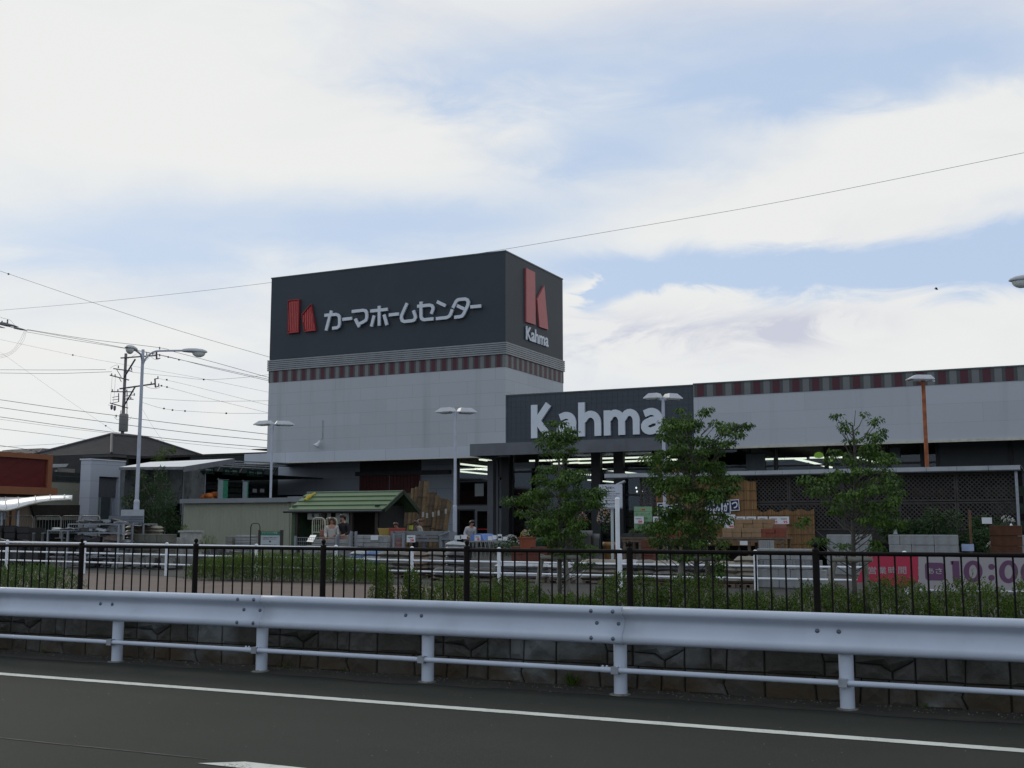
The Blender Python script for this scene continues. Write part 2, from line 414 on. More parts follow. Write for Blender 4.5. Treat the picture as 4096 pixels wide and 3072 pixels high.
def paint_mat(name, wear):
    m = bpy.data.materials.new(name); m.use_nodes = True
    q = N(m.node_tree); p = m.node_tree.nodes['Principled BSDF']; p.inputs['Roughness'].default_value = .7
    v = q.new('ShaderNodeTexCoord').outputs['Object']
    c = q.mix(q.rng(q.noise(v, 2.2, 5, .6), .3, .7), (.50, .52, .47, 1), (.64, .66, .60, 1))
    f = q.math('MULTIPLY', q.rng(q.noise(v, 60., 5, .75), .50, .62), q.rng(q.noise(v, 4., 4, .6), .42, .62, 0., wear))
    c = q.mix(f, c, (.07, .07, .065, 1)); q.link(c, p.inputs['Base Color'])
    return m
line_m = paint_mat('road_paint', .6)
def wobble_strip(s0, s1, t0, t1, z, st=.05, amp=.004):
    n = int((s1 - s0) / st); vs = []; fs = []
    for i in range(n + 1):
        s_ = s0 + (s1 - s0) * i / n
        vs += [rd(s_, t0 + rnd.uniform(-amp, amp), z), rd(s_, t1 + rnd.uniform(-amp, amp), z)]
    for i in range(n): fs.append((2 * i, 2 * i + 2, 2 * i + 3, 2 * i + 1))
    return MB().add(vs, fs)
struct(wobble_strip(-60, 25, 8.755, 8.895, .004), 'edge_line', line_m)
dm = MB()
dash_m = paint_mat('worn_road_paint', 1.6)
d0 = rds(808, 6.14, 3040)
t0 = PZ(900, 3050, 0).dot(VR)
for k in range(-3, 3):
    s0 = d0 + k * 9.
    dm.add([rd(s0, 6.10, .004), rd(s0 + 5, 6.10, .004), rd(s0 + 5, 6.27, .004), rd(s0 + .25, 6.27, .004)], [(0, 1, 2, 3)])
struct(dm, 'lane_line', dash_m)
# old paving seam
seam = MB(); vs = []
for i in range(400):
    s_ = -45 + i * .1; vs.append(rd(s_, 6.215 + .012 * math.sin(s_ * 2.1) + rnd.uniform(-.006, .006), .0035)); vs.append(rd(s_, 6.232 + .012 * math.sin(s_ * 2.1) + rnd.uniform(-.004, .008), .0035))
seam.add(vs, [(2 * i, 2 * i + 2, 2 * i + 3, 2 * i + 1) for i in range(399)])
struct(seam, 'paving_seam', M('bitumen_seam', (.022, .022, .02), .7, .3))

# shop yard slab (step of the yard above the road is hidden by the stone wall)
yard_m = asphalt('yard_asphalt', (.050, .050, .048), .2)
yb = MB()
for a_, b_ in ((-260, 120),): yb.add([rd(a_, 10.62, GZ), rd(b_, 10.62, GZ), Vector((b_, 240, GZ)), Vector((a_, 240, GZ))], [(0, 1, 2, 3)])
struct(yb, 'yard', yard_m)
soil_m = M('planting_soil', (.055, .042, .030), .95, .35, 4., .8, bscale=30)
struct(rquad(rds(1180, 13), 30, 10.62, 15.2, GZ + .004), 'planting_bed', soil_m)
path_m = M('brown_pavement', (.115, .088, .074), .9, .14, 1.2, .3, bscale=80)
pb = []
for x, y in ((60, 2283), (330, 2292), (560, 2300), (690, 2308), (800, 2322), (1000, 2328), (1250, 2331), (1480, 2336), (1700, 2346), (1850, 2352)):
    pb.append(PZ(x, y, GZ + .008))
left = [rd(rds(1900, 10.7), 10.66, GZ + .008), rd(-45, 10.66, GZ + .008), Vector((-48, 18, GZ + .008)), Vector((-46, 26, GZ + .008))]
struct(MB().add([p for p in left + pb], [tuple(range(len(left) + len(pb)))]), 'pavement', path_m)

# --- stone faced retaining wall: cast panels, two metres long, repeating
stone_m = bpy.data.materials.new('cast_stone'); stone_m.use_nodes = True
q = N(stone_m.node_tree); p = stone_m.node_tree.nodes['Principled BSDF']; p.inputs['Roughness'].default_value = .9
v = q.new('ShaderNodeTexCoord').outputs['Object']
ge = q.new('ShaderNodeNewGeometry')
c = q.mix(ge.outputs['Random Per Island'], (.060, .057, .050, 1), (.120, .120, .112, 1))
c = q.mix(q.rng(q.noise(v, 5., 6, .65), .35, .7), c, (.050, .045, .035, 1))
c = q.mix(q.rng(q.noise(v, 1.1, 3, .5), .52, .70, 0., .85), c, (.21, .235, .24, 1))
c = q.mix(q.rng(q.noise(v, 2.1, 5, .6), .52, .66, 0., .6), c, (.020, .026, .016, 1))
sp = q.new('ShaderNodeSeparateXYZ'); q.link(v, sp.inputs[0])
moss = q.math('MULTIPLY', q.rng(sp.outputs[2], .34, .10), q.rng(q.noise(v, 3., 5, .6), .3, .6))
c = q.mix(moss, c, (.058, .040, .020, 1)); q.link(c, p.inputs['Base Color'])
b = q.new('ShaderNodeBump'); b.inputs['Strength'].default_value = .9; b.inputs['Distance'].default_value = .02
q.link(q.noise(v, 14., 7, .65), b.inputs['Height']); q.link(b.outputs[0], p.inputs['Normal'])
mortar_m = M('wall_joint', (.018, .017, .014), .95, .3, 5.)
polys = [  # one cast panel, 2.03 x 0.55
    [(0, .55), (0, .235), (.25, .24), (.25, .55)], [(.25, .55), (.25, .24), (.39, .235), (.405, .55)], [(.405, .55), (.39, .235), (.74, .24), (.74, .55)],
    [(.74, .55), (.74, .24), (1.27, .235), (1.27, .36), (1.24, .46), (1.19, .55)], [(1.19, .55), (1.24, .46), (1.27, .36), (1.525, .37), (1.525, .55)], [(1.27, .36), (1.27, .235), (1.525, .24), (1.525, .37)],
    [(1.525, .55), (1.525, .37), (1.74, .36), (1.84, .30), (2.03, .41), (2.03, .55)], [(1.525, .37), (1.525, .24), (1.84, .235), (1.84, .30), (1.74, .36)], [(1.84, .30), (1.84, .235), (2.03, .235), (2.03, .41)],
    [(0, .235), (0, 0), (.41, 0), (.36, .12), (.39, .235), (.25, .24)], [(.39, .235), (.36, .12), (.41, 0), (.74, 0), (.74, .24)], [(.74, .24), (.74, 0), (1.20, 0), (1.18, .238)],
    [(1.18, .238), (1.20, 0), (1.56, 0), (1.58, .24), (1.525, .24), (1.27, .235)], [(1.58, .24), (1.56, 0), (1.80, 0), (1.81, .236)], [(1.81, .236), (1.80, 0), (2.03, 0), (2.03, .235), (1.84, .235)]]
def wall_panel(s0, W=2.0):
    mb = MB()
    for pi, poly in enumerate(polys):
        n = len(poly); cx = sum(a for a, _ in poly) / n; cz = sum(b_ for _, b_ in poly) / n
        def shr(k, d):
            o = []
            for (a, b_) in poly:
                L = math.hypot(a - cx, b_ - cz); f = max(0, (L - k) / L); o.append(rd(s0 + cx + (a - cx) * f, 10.40 - d, cz + (b_ - cz) * f))
            return o
        l0 = shr(.006, 0.); l1 = shr(.015, .018); l2 = shr(.07, .032 + .014 * math.sin(pi * 2.3)); cc = [rd(s0 + cx, 10.40 - .040, cz)]
        vs = l0 + l1 + l2 + cc
        fs = []
        for r_ in range(2):
            for i in range(n): fs.append((r_ * n + i, r_ * n + (i + 1) % n, (r_ + 1) * n + (i + 1) % n, (r_ + 1) * n + i))
        for i in range(n): fs.append((2 * n + i, 2 * n + (i + 1) % n, 3 * n))
        mb.add(vs, fs)
    return mb
wroot = thing('stone_wall', 'low wall of cast irregular stones running behind the white guardrail', 'wall', rd(-6, 10.4))
wc = MB(); wc.rbox(-60, 30, -.02, .545, 10.402, 10.66); wc.build('wall_core', mortar_m, wroot)
for i in range(24):
    wall_panel(rds(630, 10.4) - 16 + 2.03 * i).build('stone_panel', stone_m, wroot)
cp = MB(); cp.rbox(-60, 30, .55, .60, 10.37, 10.68); cp.build('coping', concrete, wroot)

# ------------------------------------------------------------------ guardrail
gr = thing('guardrail', 'white corrugated steel guardrail along the edge of the road', 'guardrail', rd(-6, 10.15))
prof = [(.784, -.010), (.796, -.004), (.808, .006), (.815, .020), (.813, .034), (.804, .046), (.792, .053), (.775, .056), (.760, .056), (.748, .053), (.737, .045), (.724, .032), (.711, .018), (.699, .007), (.688, .001), (.672, -.002), (.655, .0), (.635, .005),
        (.612, .014), (.590, .026), (.570, .039), (.553, .050), (.538, .056), (.505, .055), (.490, .049), (.477, .037), (.470, .022), (.476, .008), (.490, -.004), (.502, -.012)]
prof = [(z, o * 1.42) for z, o in prof]
TB = 10.085                                   # plane of the beam's back
posts = [rds(x, 10.15, y) for x, y in ((467, 2647), (1041, 2687), (1705, 2729), (2481, 2780), (3391, 2838))]
step = (posts[4] - posts[0]) / 4
allp = [posts[0] + step * k for k in range(-9, 10)]
joint = lambda k: (k % 2 == 1)               # posts 1,3 (of 0..4) carry the beam joints
jp = [posts[0] + step * k + .07 for k in range(-9, 10) if joint(k)]
lap = .0
for i in range(len(jp) - 1):
    s0, s1 = jp[i], jp[i + 1] - .003
    mb = MB(); L = []
    cols = [s0, s0 + .25] + [s0 + .25 + (s1 - s0 - .5) * j / 4 for j in range(1, 4)] + [s1 - .25, s1]
    for ci, s_ in enumerate(cols):
        for (z, o_) in prof: L.append(rd(s_, TB - o_ - (.003 if i % 2 else 0), z))
    n = len(prof)
    fs = [(a * n + b_, a * n + b_ + 1, (a + 1) * n + b_ + 1, (a + 1) * n + b_) for a in range(len(cols) - 1) for b_ in range(n - 1)]
    mb.add(L, fs, True)
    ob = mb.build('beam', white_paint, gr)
    md = ob.modifiers.new('Solidify', 'SOLIDIFY'); md.thickness = .004; md.offset = -1
    bolt_m = M('bolt_steel', (.14, .16, .20), .45, .2, 20., metal=.7)
    def bolt(s_, z, o_):
        b2 = MB(); b2.lathe(rd(s_, TB - o_ + .002, z), [(.020, 0), (.020, .004), (.016, .010), (.008, .014), (.001, .015)], 12, -VR); b2.build('bolt', bolt_m, ob)
    for ds in (-.085, -.30):
        for (z, o_) in ((.768, .079), (.650, .002), (.522, .079)): bolt(s1 + ds + (.03 if z == .65 else 0), z, o_)
    mid = (s0 + s1) / 2 - .07
    for ds in (-.04, -.22): bolt(mid + ds, .655, .002)
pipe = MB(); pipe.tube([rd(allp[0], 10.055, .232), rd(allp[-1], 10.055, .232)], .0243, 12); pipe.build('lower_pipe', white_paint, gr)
for k, s_ in enumerate(allp):
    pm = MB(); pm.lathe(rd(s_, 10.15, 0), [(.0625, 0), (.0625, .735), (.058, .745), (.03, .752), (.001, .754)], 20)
    po = pm.build('post', white_paint, gr)
    bm_ = MB(); bm_.rbox(s_ - .035, s_ + .035, .60, .69, 10.088, 10.12); bm_.build('bracket', white_paint, po)
    cl = MB(); cl.rbox(s_ - .05, s_ + .02, .200, .206, 10.026, 10.086); cl.rbox(s_ - .05, s_ + .02, .259, .265, 10.026, 10.086); cl.rbox(s_ - .05, s_ + .02, .200, .265, 10.022, 10.026)
    cl.build('pipe_clamp', galv, po)
    if joint(k - 9):
        sl = MB(); sl.tube([rd(s_ - .16, 10.055, .232), rd(s_ + .05, 10.055, .232)], .0275, 12)
        for ds in (-.14, -.10, 0.0, .03): sl.lathe(rd(s_ + ds, 10.055, .258), [(.010, 0), (.010, .012), (.004, .016)], 8)
        sl.build('pipe_sleeve', white_paint, gr)
    ft = MB(); n_ = 16
    ft.lathe(rd(s_, 10.15, .0), [(.105 + rnd.uniform(0, .02), .002), (.09, .012), (.065, .016)], 9); ft.build('footing', M('footing_mortar', (.15, .15, .13), .95, .4, 20.), po)

# ------------------------------------------------------------------ dark railing on the wall
FT = 10.50
fr_ = thing('railing', 'dark brown steel railing of thin upright bars on top of the stone wall', 'railing', rd(-4, FT))
fp = [rds(x, FT, 2200) for x in (327, 785, 1290, 1865, 2517, 3262)]
fst = (fp[5] - fp[0]) / 5
ztop = PY(1865, 2200, rd(fp[3], FT).y).z
fall = [fp[0] + fst * k for k in range(-6, 10)]
for i, s_ in enumerate(fall):
    pm = MB(); pm.lathe(rd(s_, FT, .60), [(.032, 0), (.032, ztop - .60 + .03)], 12)
    po = pm.build('post', dark_steel, fr_)
    pc = MB(); pc.lathe(rd(s_, FT, ztop + .028), [(.034, 0), (.034, .008), (.016, .016), (.013, .024), (.020, .032), (.025, .044), (.024, .058), (.015, .070), (.002, .076)], 12)
    pc.build('finial', dark_steel, po)
    if i < len(fall) - 1:
        s1 = fall[i + 1]
        tr = MB(); tr.tube([rd(s_, FT, ztop), rd(s1, FT, ztop)], .0195, 10, False); tr.build('top_rail', dark_steel, fr_)
        br = MB(); nb = 13
        for k in range(1, nb): sx = s_ + (s1 - s_) * k / nb; br.tube([rd(sx, FT, .645), rd(sx, FT, ztop)], .0092, 6, False)
        br.beam(rd(s_, FT, .65), rd(s1, FT, .65), .03, .02); br.build('bar_panel', dark_steel, fr_)

# ------------------------------------------------------------------ white pipe fence round the yard
wf = thing('pipe_fence', 'white three rail pipe fence at the front of the shop yard', 'fence', PY(1648, 2290, 24))
wpx = [(-330, 2160), (30, 2163), (340, 2168), (668, 2174), (1026, 2180), (1344, 2185), (1648, 2191), (1996, 2195), (2481, 2201), (3021, 2206), (3618, 2211), (4290, 2217), (5000, 2223)]
tops = [PY(x, y + 3, 24.) for x, y in wpx]
for i, t in enumerate(tops):
    pm = MB(); pm.tube([(t.x, 24, GZ), (t.x, 24, t.z + .02)], .043, 12); pm.lathe((t.x, 24, t.z + .02), [(.046, 0), (.046, .012), (.02, .03), (.002, .034)], 12)
    pm.build('post', white_pipe, wf)
    if i:
        a = tops[i - 1]
        for dz in (0, -.27, -.53):
            rm = MB(); rm.tube([(a.x, 24, a.z + dz - .02), (t.x, 24, t.z + dz - .02)], .029 if dz == 0 else .023, 8, False)
            rm.build('rail', white_pipe, wf)
#@@STORE
# ------------------------------------------------------------------ the shop
YF = 56.0; XL, XT = -43.9, -27.48; YB = 64.2; XR = 14.0
st = thing('store_building', 'large home improvement store with a tall sign tower and long white panelled wing', 'store', (-27, 58.5, GZ))
wallA = C(174, 178, 182, 1.0)
pm_wall = panel_mat('wall_panels', wallA, 3.6, .7317, .010, .72, .75, stains=((PY(1690, 1600, YF).x, .20, 6.1, 10.4, .50), (PY(1362, 1600, YF).x, .09, 8.6, 10.2, .35), (PY(1560, 1600, YF).x, .35, 8.8, 10.6, .22)))
z_base = 6.02 - .7317 * 8
pm_fascia = panel_mat('fascia_panels', C(180, 185, 192, 1.03), 3.6, 3.0, .014, .6, .25, 0.)
slate = M('slate_cladding', (.029, .039, .050), .6, .10, .6, .0)
slate_side = slate
def wbox(name, mat, parent, *a): return MB().box(*a).build(name, mat, parent)
# tower: lower wall, stripe band, louvres, dark sign box
tw = MB(); tw.box(XL, XT, YF, YB, 6.02, 10.41); tw.build('tower_wall', pm_wall, st)
reds, gd, gl_ = C(118, 28, 36, 1.0), C(92, 96, 94, 1.), C(148, 152, 150, 1.)
segs = [(0, C(76, 26, 38, 1.0)), (.36, C(70, 72, 74, 1.0)), (.52, C(106, 110, 109, 1.05)), (.84, C(70, 72, 74, 1.0))]
sx = stripe_mat('stripe_band_front', 16.42 / 23.36, segs, -XL + 0.0, 0)
sy = stripe_mat('stripe_band_side', .70, segs, -YF + .0, 1)
MB().box(XL - .02, XT + .02, YF - .02, YF + .3, 10.413, 11.12).build('stripe_band', sx, st)
MB().box(XT - .3, XT + .02, YF + .302, YB + .02, 10.413, 11.12).build('stripe_band', sy, st)
MB().box(XL + .2, XT - .35, YF + .35, YB - .2, 10.41, 17.0).build('tower_core', slate, st)
lv = MB(); nl = 6
for i in range(nl):
    z0 = 11.14 + i * (.71 / nl)
    lv.box(XL - .09, XT + .09, YF - .09, YF + .05, z0, z0 + .088); lv.box(XT - .05, XT + .09, YF + .05, YB + .09, z0, z0 + .088); lv.box(XL - .09, XL + .05, YF + .05, YB, z0, z0 + .088)
lv.build('louvre_band', M('louvre_paint', C(134, 138, 140, 1.0), .5, .12, 2.), st)
MB().box(XL + .02, XT - .02, YF + .051, YB - .02, 11.12, 11.86).build('louvre_backing', dark_metal, st)
# sign box with fine ribs
sb = MB(); sb.box(XL, XT, YF, YB, 11.86, 17.02)
sb_ = sb.build('sign_box', slate, st)
cap = MB(); cap.box(XL - .03, XT + .03, YF - .03, YB + .03, 17.02, 17.09); cap.build('roof_trim', M('roof_trim', C(60, 74, 74, 1.2), .4, .1), st)
M('slate_joint', (.030, .038, .048), .6, .1)

# red K logo of two slabs: open trays on the front, flat boxes on the side
red_tray = M('sign_red_tray', (.50, .055, .055), .55, .12, 3.)
red_face = M('sign_red_face', (.40, .105, .105), .5, .06, 2.)
letter_m = M('sign_letter_white', (.60, .64, .69), .5, .05, 1.5)
rim_m = M('sign_rim', (.03, .02, .02), .5, .1)
def cpx(pts, sc, ox, oy): return [(ox + x * sc, oy + y * sc) for x, y in pts]
k1 = cpx([(165, 205), (575, 165), (560, 1390), (150, 1435)], .10847, 1140, 1180)
k2 = cpx([(670, 735), (1015, 340), (1185, 1330), (765, 1372)], .10847, 1140, 1180)
def tray(poly, name):
    P = [PY(x, y, YF) for x, y in poly]; n = len(P); c = sum(P, Vector()) / n
    root = MB(); root.prism([p + Vector((0, -.08, 0)) for p in P], (0, .07, 0)); o = root.build(name, red_tray, st)
    rm = MB()
    for i in range(n):
        a, b_ = P[i], P[(i + 1) % n]; ai = a + (c - a).normalized() * .05; bi = b_ + (c - b_).normalized() * .05
        rm.prism([a + Vector((0, -.18, 0)), b_ + Vector((0, -.18, 0)), bi + Vector((0, -.18, 0)), ai + Vector((0, -.18, 0))], (0, .17, 0))
    rm.build('rim', M('sign_red_rim', (.30, .035, .04), .5, .1), o)
    tb = MB(); xs = [p.x for p in P]; zt = lambda x: None
    for i in range(6):
        x = min(xs) + (max(xs) - min(xs)) * (i + .8) / 6.6
        zs = []
        for j in range(n):
            a, b_ = P[j], P[(j + 1) % n]
            if (a.x - x) * (b_.x - x) < 0: zs.append(a.z + (b_.z - a.z) * (x - a.x) / (b_.x - a.x))
        if len(zs) == 2: tb.tube([(x, YF - .14, min(zs) + .15), (x, YF - .14, max(zs) - .15)], .025, 6)
    tb.build('tube', M('neon_tube_off', (.52, .12, .11), .3, .05), o)
tray(k1, 'logo_bar'); tray(k2, 'logo_arm')
k3 = cpx([(115, 100), (280, 180), (290, 1150), (120, 1095)], .2169, 2080, 1050)
k4 = cpx([(320, 680), (450, 425), (523, 1240), (362, 1185)], .2169, 2080, 1050)
for poly, nm in ((k3, 'logo_bar'), (k4, 'logo_arm')):
    MB().prism([PXc(x, y, XT + .12) for x, y in poly], (-.115, 0, 0)).build(nm, red_face, st)
wm = MB(); a = PXc(2080 + 118 * .2169, 1050 + 1420 * .2169, XT + .10); b_ = PXc(2080 + 528 * .2169, 1050 + 1555 * .2169, XT + .10); t_ = PXc(2080 + 118 * .2169, 1050 + 1175 * .2169, XT + .10)
text(wm, 'Kahma', a + Vector((-.05, 0, 0)), UY, UZ, b_.y - a.y, (t_.z - a.z) * 1.03, .05, .018); wm.build('store_name', letter_m, st)

def stroke(mb, pts, wd, y, th):
    P = [Vector((p.x, 0, p.z)) for p in pts]; n = len(P); L = []; Rr = []
    for i in range(n):
        d0 = (P[i] - P[i - 1]).normalized() if i else None; d1 = (P[i + 1] - P[i]).normalized() if i < n - 1 else None
        if d0 is None: d = d1; k = 1
        elif d1 is None: d = d0; k = 1
        else: d = (d0 + d1).normalized(); k = 1 / max(.5, d.dot(d1))
        nn = Vector((-d.z, 0, d.x)) * wd / 2 * k; L.append(P[i] + nn); Rr.append(P[i] - nn)
    vs = []
    for i in range(n):
        for q_ in (L[i], Rr[i]): vs += [(q_.x, y, q_.z), (q_.x, y + th, q_.z)]
    fs = [(0, 1, 3, 2), (4 * n - 4, 4 * n - 2, 4 * n - 1, 4 * n - 3)]
    for i in range(n - 1):
        a = 4 * i; b_ = a + 4; fs += [(a, a + 2, b_ + 2, b_), (a + 1, b_ + 1, b_ + 3, a + 3), (a, b_, b_ + 1, a + 1), (a + 2, a + 3, b_ + 3, b_ + 2)]
    mb.add(vs, fs)
SA, SB_ = (.1537, 1280, 1170), (.16275, 1580, 1170)
kana = [
 (SA, [[(104, 593), (400, 565), (455, 580), (488, 625), (495, 690), (493, 830), (472, 885), (425, 914), (306, 927)], [(283, 468), (262, 560), (230, 650), (145, 985)]]),
 (SA, [[(572, 697), (818, 669)]]),
 (SA, [[(815, 492), (1110, 459), (1165, 470), (1198, 520), (1203, 580), (1203, 655), (1182, 715), (1130, 755), (985, 822)], [(902, 682), (1012, 892)]]),
 (SA, [[(1297, 480), (1747, 433)], [(1527, 345), (1527, 860)], [(1397, 595), (1325, 880)], [(1653, 573), (1730, 845)]]),
 (SA, [[(1780, 582), (2036, 555)]]),
 (SB_, [[(285, 257), (150, 560), (143, 625), (165, 685), (220, 709), (415, 690), (465, 668), (492, 612), (482, 560), (440, 440)]]),
 (SB_, [[(535, 337), (840, 305), (895, 322), (925, 372), (918, 425), (878, 522)], [(627, 222), (627, 590), (647, 642), (695, 665), (935, 643)]]),
 (SB_, [[(1022, 222), (1232, 322)], [(997, 640), (1265, 612), (1322, 582), (1352, 535), (1400, 410)]]),
 (SB_, [[(1410, 377), (1485, 225), (1525, 182), (1580, 167), (1715, 156), (1768, 178), (1790, 235), (1775, 315), (1672, 530), (1640, 572), (1590, 590), (1446, 607)], [(1515, 320), (1690, 402)]]),
 (SB_, [[(1844, 352), (2104, 328)]])]
for (sc, ox, oy), strokes in kana:
    mb = MB()
    for pi, pl in enumerate(strokes):
        stroke(mb, [PY(x, y, YF - .25) for x, y in cpx(pl, sc, ox, oy)], .188, YF - .22 - .004 * pi, .10 + .003 * pi)
    mb.build('letter', letter_m, st)

# fascia that runs under the tower and along the left
MB().box(-45.6, -27.3, YF - .05, YF + .25, 5.42, 6.017).build('fascia', pm_fascia, st)
MB().box(-45.6, -45.3, YF + .251, 66, 5.42, 6.017).build('fascia', pm_fascia, st)
MB().box(-45.62, -27.3, YF - .07, YF + .25, 5.37, 5.418).build('fascia_trim', M('fascia_trim', C(170, 168, 155, 1.2), .5), st)
MB().box(-45.3, XL, YF + .26, 64, 5.9, 6.0).build('low_roof', concrete, st)
# entrance block with the big name, and the wing
XE, XW = -16.68, XR
MB().box(XT + .002, XE, YF + .10, 78, 6.0, 8.76).build('entrance_wall', M('entrance_cladding', (.042, .052, .066), .5, .10, .8), st)
jm = MB()
for i in range(1, 36): jm.box(XT + .3 * i, XT + .3 * i + .010, YF + .094, YF + .11, 6.0, 8.72)
for i in range(1, 9): jm.box(XT + .01, XE - .01, YF + .094, YF + .11, 6.0 + .3 * i, 6.0 + .3 * i + .008)
jm.build('cladding_joint', MC['slate_joint'], st)
MB().box(XT, XE, YF + .06, YF + .4, 8.76, 8.83).build('roof_trim', MC['roof_trim'], st)
pm_wing = panel_mat('wing_panels', C(174, 179, 184, 1.02), 5.4, .88, .009, .80, .45)
MB().box(XE + .002, XW, YF + .02, YF + .45, 5.50, 8.16).build('wing_wall', pm_wing, st)
sw = stripe_mat('stripe_band_wing', .972, segs, -XE, 0)
MB().box(XE + .002, XW, YF, YF + .4, 8.162, 8.80).build('stripe_band', sw, st)
MB().box(XE, XW, YF - .03, YF + .5, 8.80, 8.87).build('roof_trim', MC['roof_trim'], st)
MB().box(XE + .01, XW, YF + .5, 80, 8.1, 8.7).build('roof_deck', concrete, st)
MB().box(XE + .01, XW, YF - .03, YF + .019, 5.44, 5.56).build('fascia_trim', MC['fascia_trim'], st)
for x, z in ((2290, 1572), (2325, 1568)):
    p_ = PY(x, z, 60); mb = MB(); mb.lathe((p_.x, 60, 8.7), [(.30 if x < 2300 else .07, 0), (.30 if x < 2300 else .07, .22), (.42 if x < 2300 else .1, .25), (.36 if x < 2300 else .08, .42), (.05, .47)], 14)
    mb.build('roof_vent', galv, st)
# big name
def glyph(ch):
    """centre lines in units of the x-height; stroke width .30"""
    def arc(cx, cz, rx, rz, a0, a1, n=9): return [(cx + rx * math.cos(R(a0 + (a1 - a0) * i / n)), cz + rz * math.sin(R(a0 + (a1 - a0) * i / n))) for i in range(n + 1)]
    w_ = .15
    if ch == 'K': return [[(w_, 0), (w_, 1.37)], [(.93, 1.37), (.32, .70), (.98, 0)]], 1.16
    if ch == 'h': return [[(w_, 0), (w_, 1.37)], [(w_, .60)] + arc(.56, .52, .33, .36, 150, 0) + [(.89, 0)]], 1.04
    if ch == 'm': return [[(w_, 0), (w_, 1.0)], [(w_, .60)] + arc(.50, .55, .28, .33, 150, 0) + [(.78, 0)], [(.80, .60)] + arc(1.13, .55, .28, .33, 150, 0) + [(1.41, 0)]], 1.56
    return [[(.13, .80)] + arc(.42, .56, .33, .32, 105, 0) + [(.75, 0)], [(.72, .56), (.42, .53)] + arc(.38, .30, .25, .19, 100, 300) + [(.74, .22)]], .90
for ch, x0, x1 in (('K', 430, 640), ('a', 685, 870), ('h', 892, 1116), ('m', 1142, 1497), ('a', 1513, 1722)):
    A = PY(1950 + x0 * .4069, 1745, YF - .05).x; B = PY(1950 + x1 * .4069, 1735, YF - .05).x
    sl, wid = glyph(ch); mb = MB(); k = (B - A) / wid; u = 1.34
    for pi, pl in enumerate(sl):
        stroke(mb, [Vector((A + x * k, 0, 6.34 + z * u)) for x, z in pl], .37, YF - .05 - .004 * pi, .13)
    mb.build('letter', letter_m, st)
# canopy
can = M('canopy_panel', (.110, .118, .130), .6, .16, 1.2, streak=.4)
MB().box(-28.12, -15.9, 53.0, 53.2, 5.26, 5.90).build('canopy_face', can, st)
MB().box(-28.12, -27.92, 53.2, YF - .08, 5.26, 5.90).build('canopy_face', can, st)
MB().box(-27.92, XE, 53.2, YF + .09, 5.80, 5.86).build('canopy_roof', can, st)
MB().box(-27.92, XE, 53.2, YF + .2, 5.27, 5.31).build('canopy_soffit', M('soffit', (.045, .046, .05), .8, .1), st) if 0 else None
# interior hall, seen through the glazing
Yg = 60.5
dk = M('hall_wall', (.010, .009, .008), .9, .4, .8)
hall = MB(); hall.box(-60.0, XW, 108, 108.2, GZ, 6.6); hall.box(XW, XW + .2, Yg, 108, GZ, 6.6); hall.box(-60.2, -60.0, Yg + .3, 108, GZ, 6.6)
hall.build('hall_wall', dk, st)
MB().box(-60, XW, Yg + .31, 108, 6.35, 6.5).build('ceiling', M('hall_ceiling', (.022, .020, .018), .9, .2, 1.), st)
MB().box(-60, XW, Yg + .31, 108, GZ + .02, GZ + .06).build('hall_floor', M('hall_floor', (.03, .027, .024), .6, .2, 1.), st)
lamp_e = emis('tube_light', (1., .93, .74), 2.2)
def PC(x, y, z=5.6): return PZ(x, y, z)
tubes = []
for (x0, y0, x1, y1) in ((1922, 1838, 1976, 1845), (1833, 1855, 1890, 1861.5), (1892, 1861.6, 1946, 1867.5), (1833, 1879, 1903, 1876.5), (1906, 1876.4, 1976, 1874), (1906, 1874.5, 1976, 1883), (1833, 1885, 1903, 1892), (1906, 1892.3, 1976, 1899),
        (2119, 1843.5, 2207, 1841.5), (2214, 1840, 2317, 1836.5), (2216, 1855, 2317, 1850), (2314, 1837, 2383, 1835), (2404, 1834, 2471, 1832), (2482, 1832, 2580, 1829), (2584, 1829, 2680, 1826), (2314, 1852, 2383, 1850), (2402, 1850, 2471, 1846.5), (2487, 1846, 2600, 1842), (2604, 1842, 2718, 1838),
        (2402, 1876, 2480, 1886.5), (2484, 1887, 2571, 1898), (2314, 1893, 2384, 1902), (2354, 1920, 2463, 1929), (3049, 1837, 3134, 1835), (3138, 1835, 3225, 1833), (3186, 1836, 3255, 1852), (3257, 1852.5, 3324, 1870), (3062, 1868, 3108, 1877), (3239, 1831, 3369, 1829), (3435, 1830, 3520, 1855)):
    tubes.append((PC(x0, y0), PC(x1, y1)))
for a, b_ in tubes:
    mb = MB(); mb.beam(a, b_, .22, .09); mb.build('light_strip', lamp_e, st)
shelf_cols = [M('shelf_goods_' + n_, c_, .7, .5, 2.5) for n_, c_ in (('brown', (.09, .06, .035)), ('grey', (.07, .07, .075)), ('green', (.03, .06, .035)), ('red', (.10, .03, .02)))]
for i in range(9):
    x = -30 + i * 3.4; mb = MB()
    for zz in range(5):
        mb.box(x, x + 2.6, 66 + (i % 3), 67 + (i % 3), .3 + zz * .62, .75 + zz * .62 + .1 * rnd.random())
    mb.build('shelf', shelf_cols[i % 4], st)
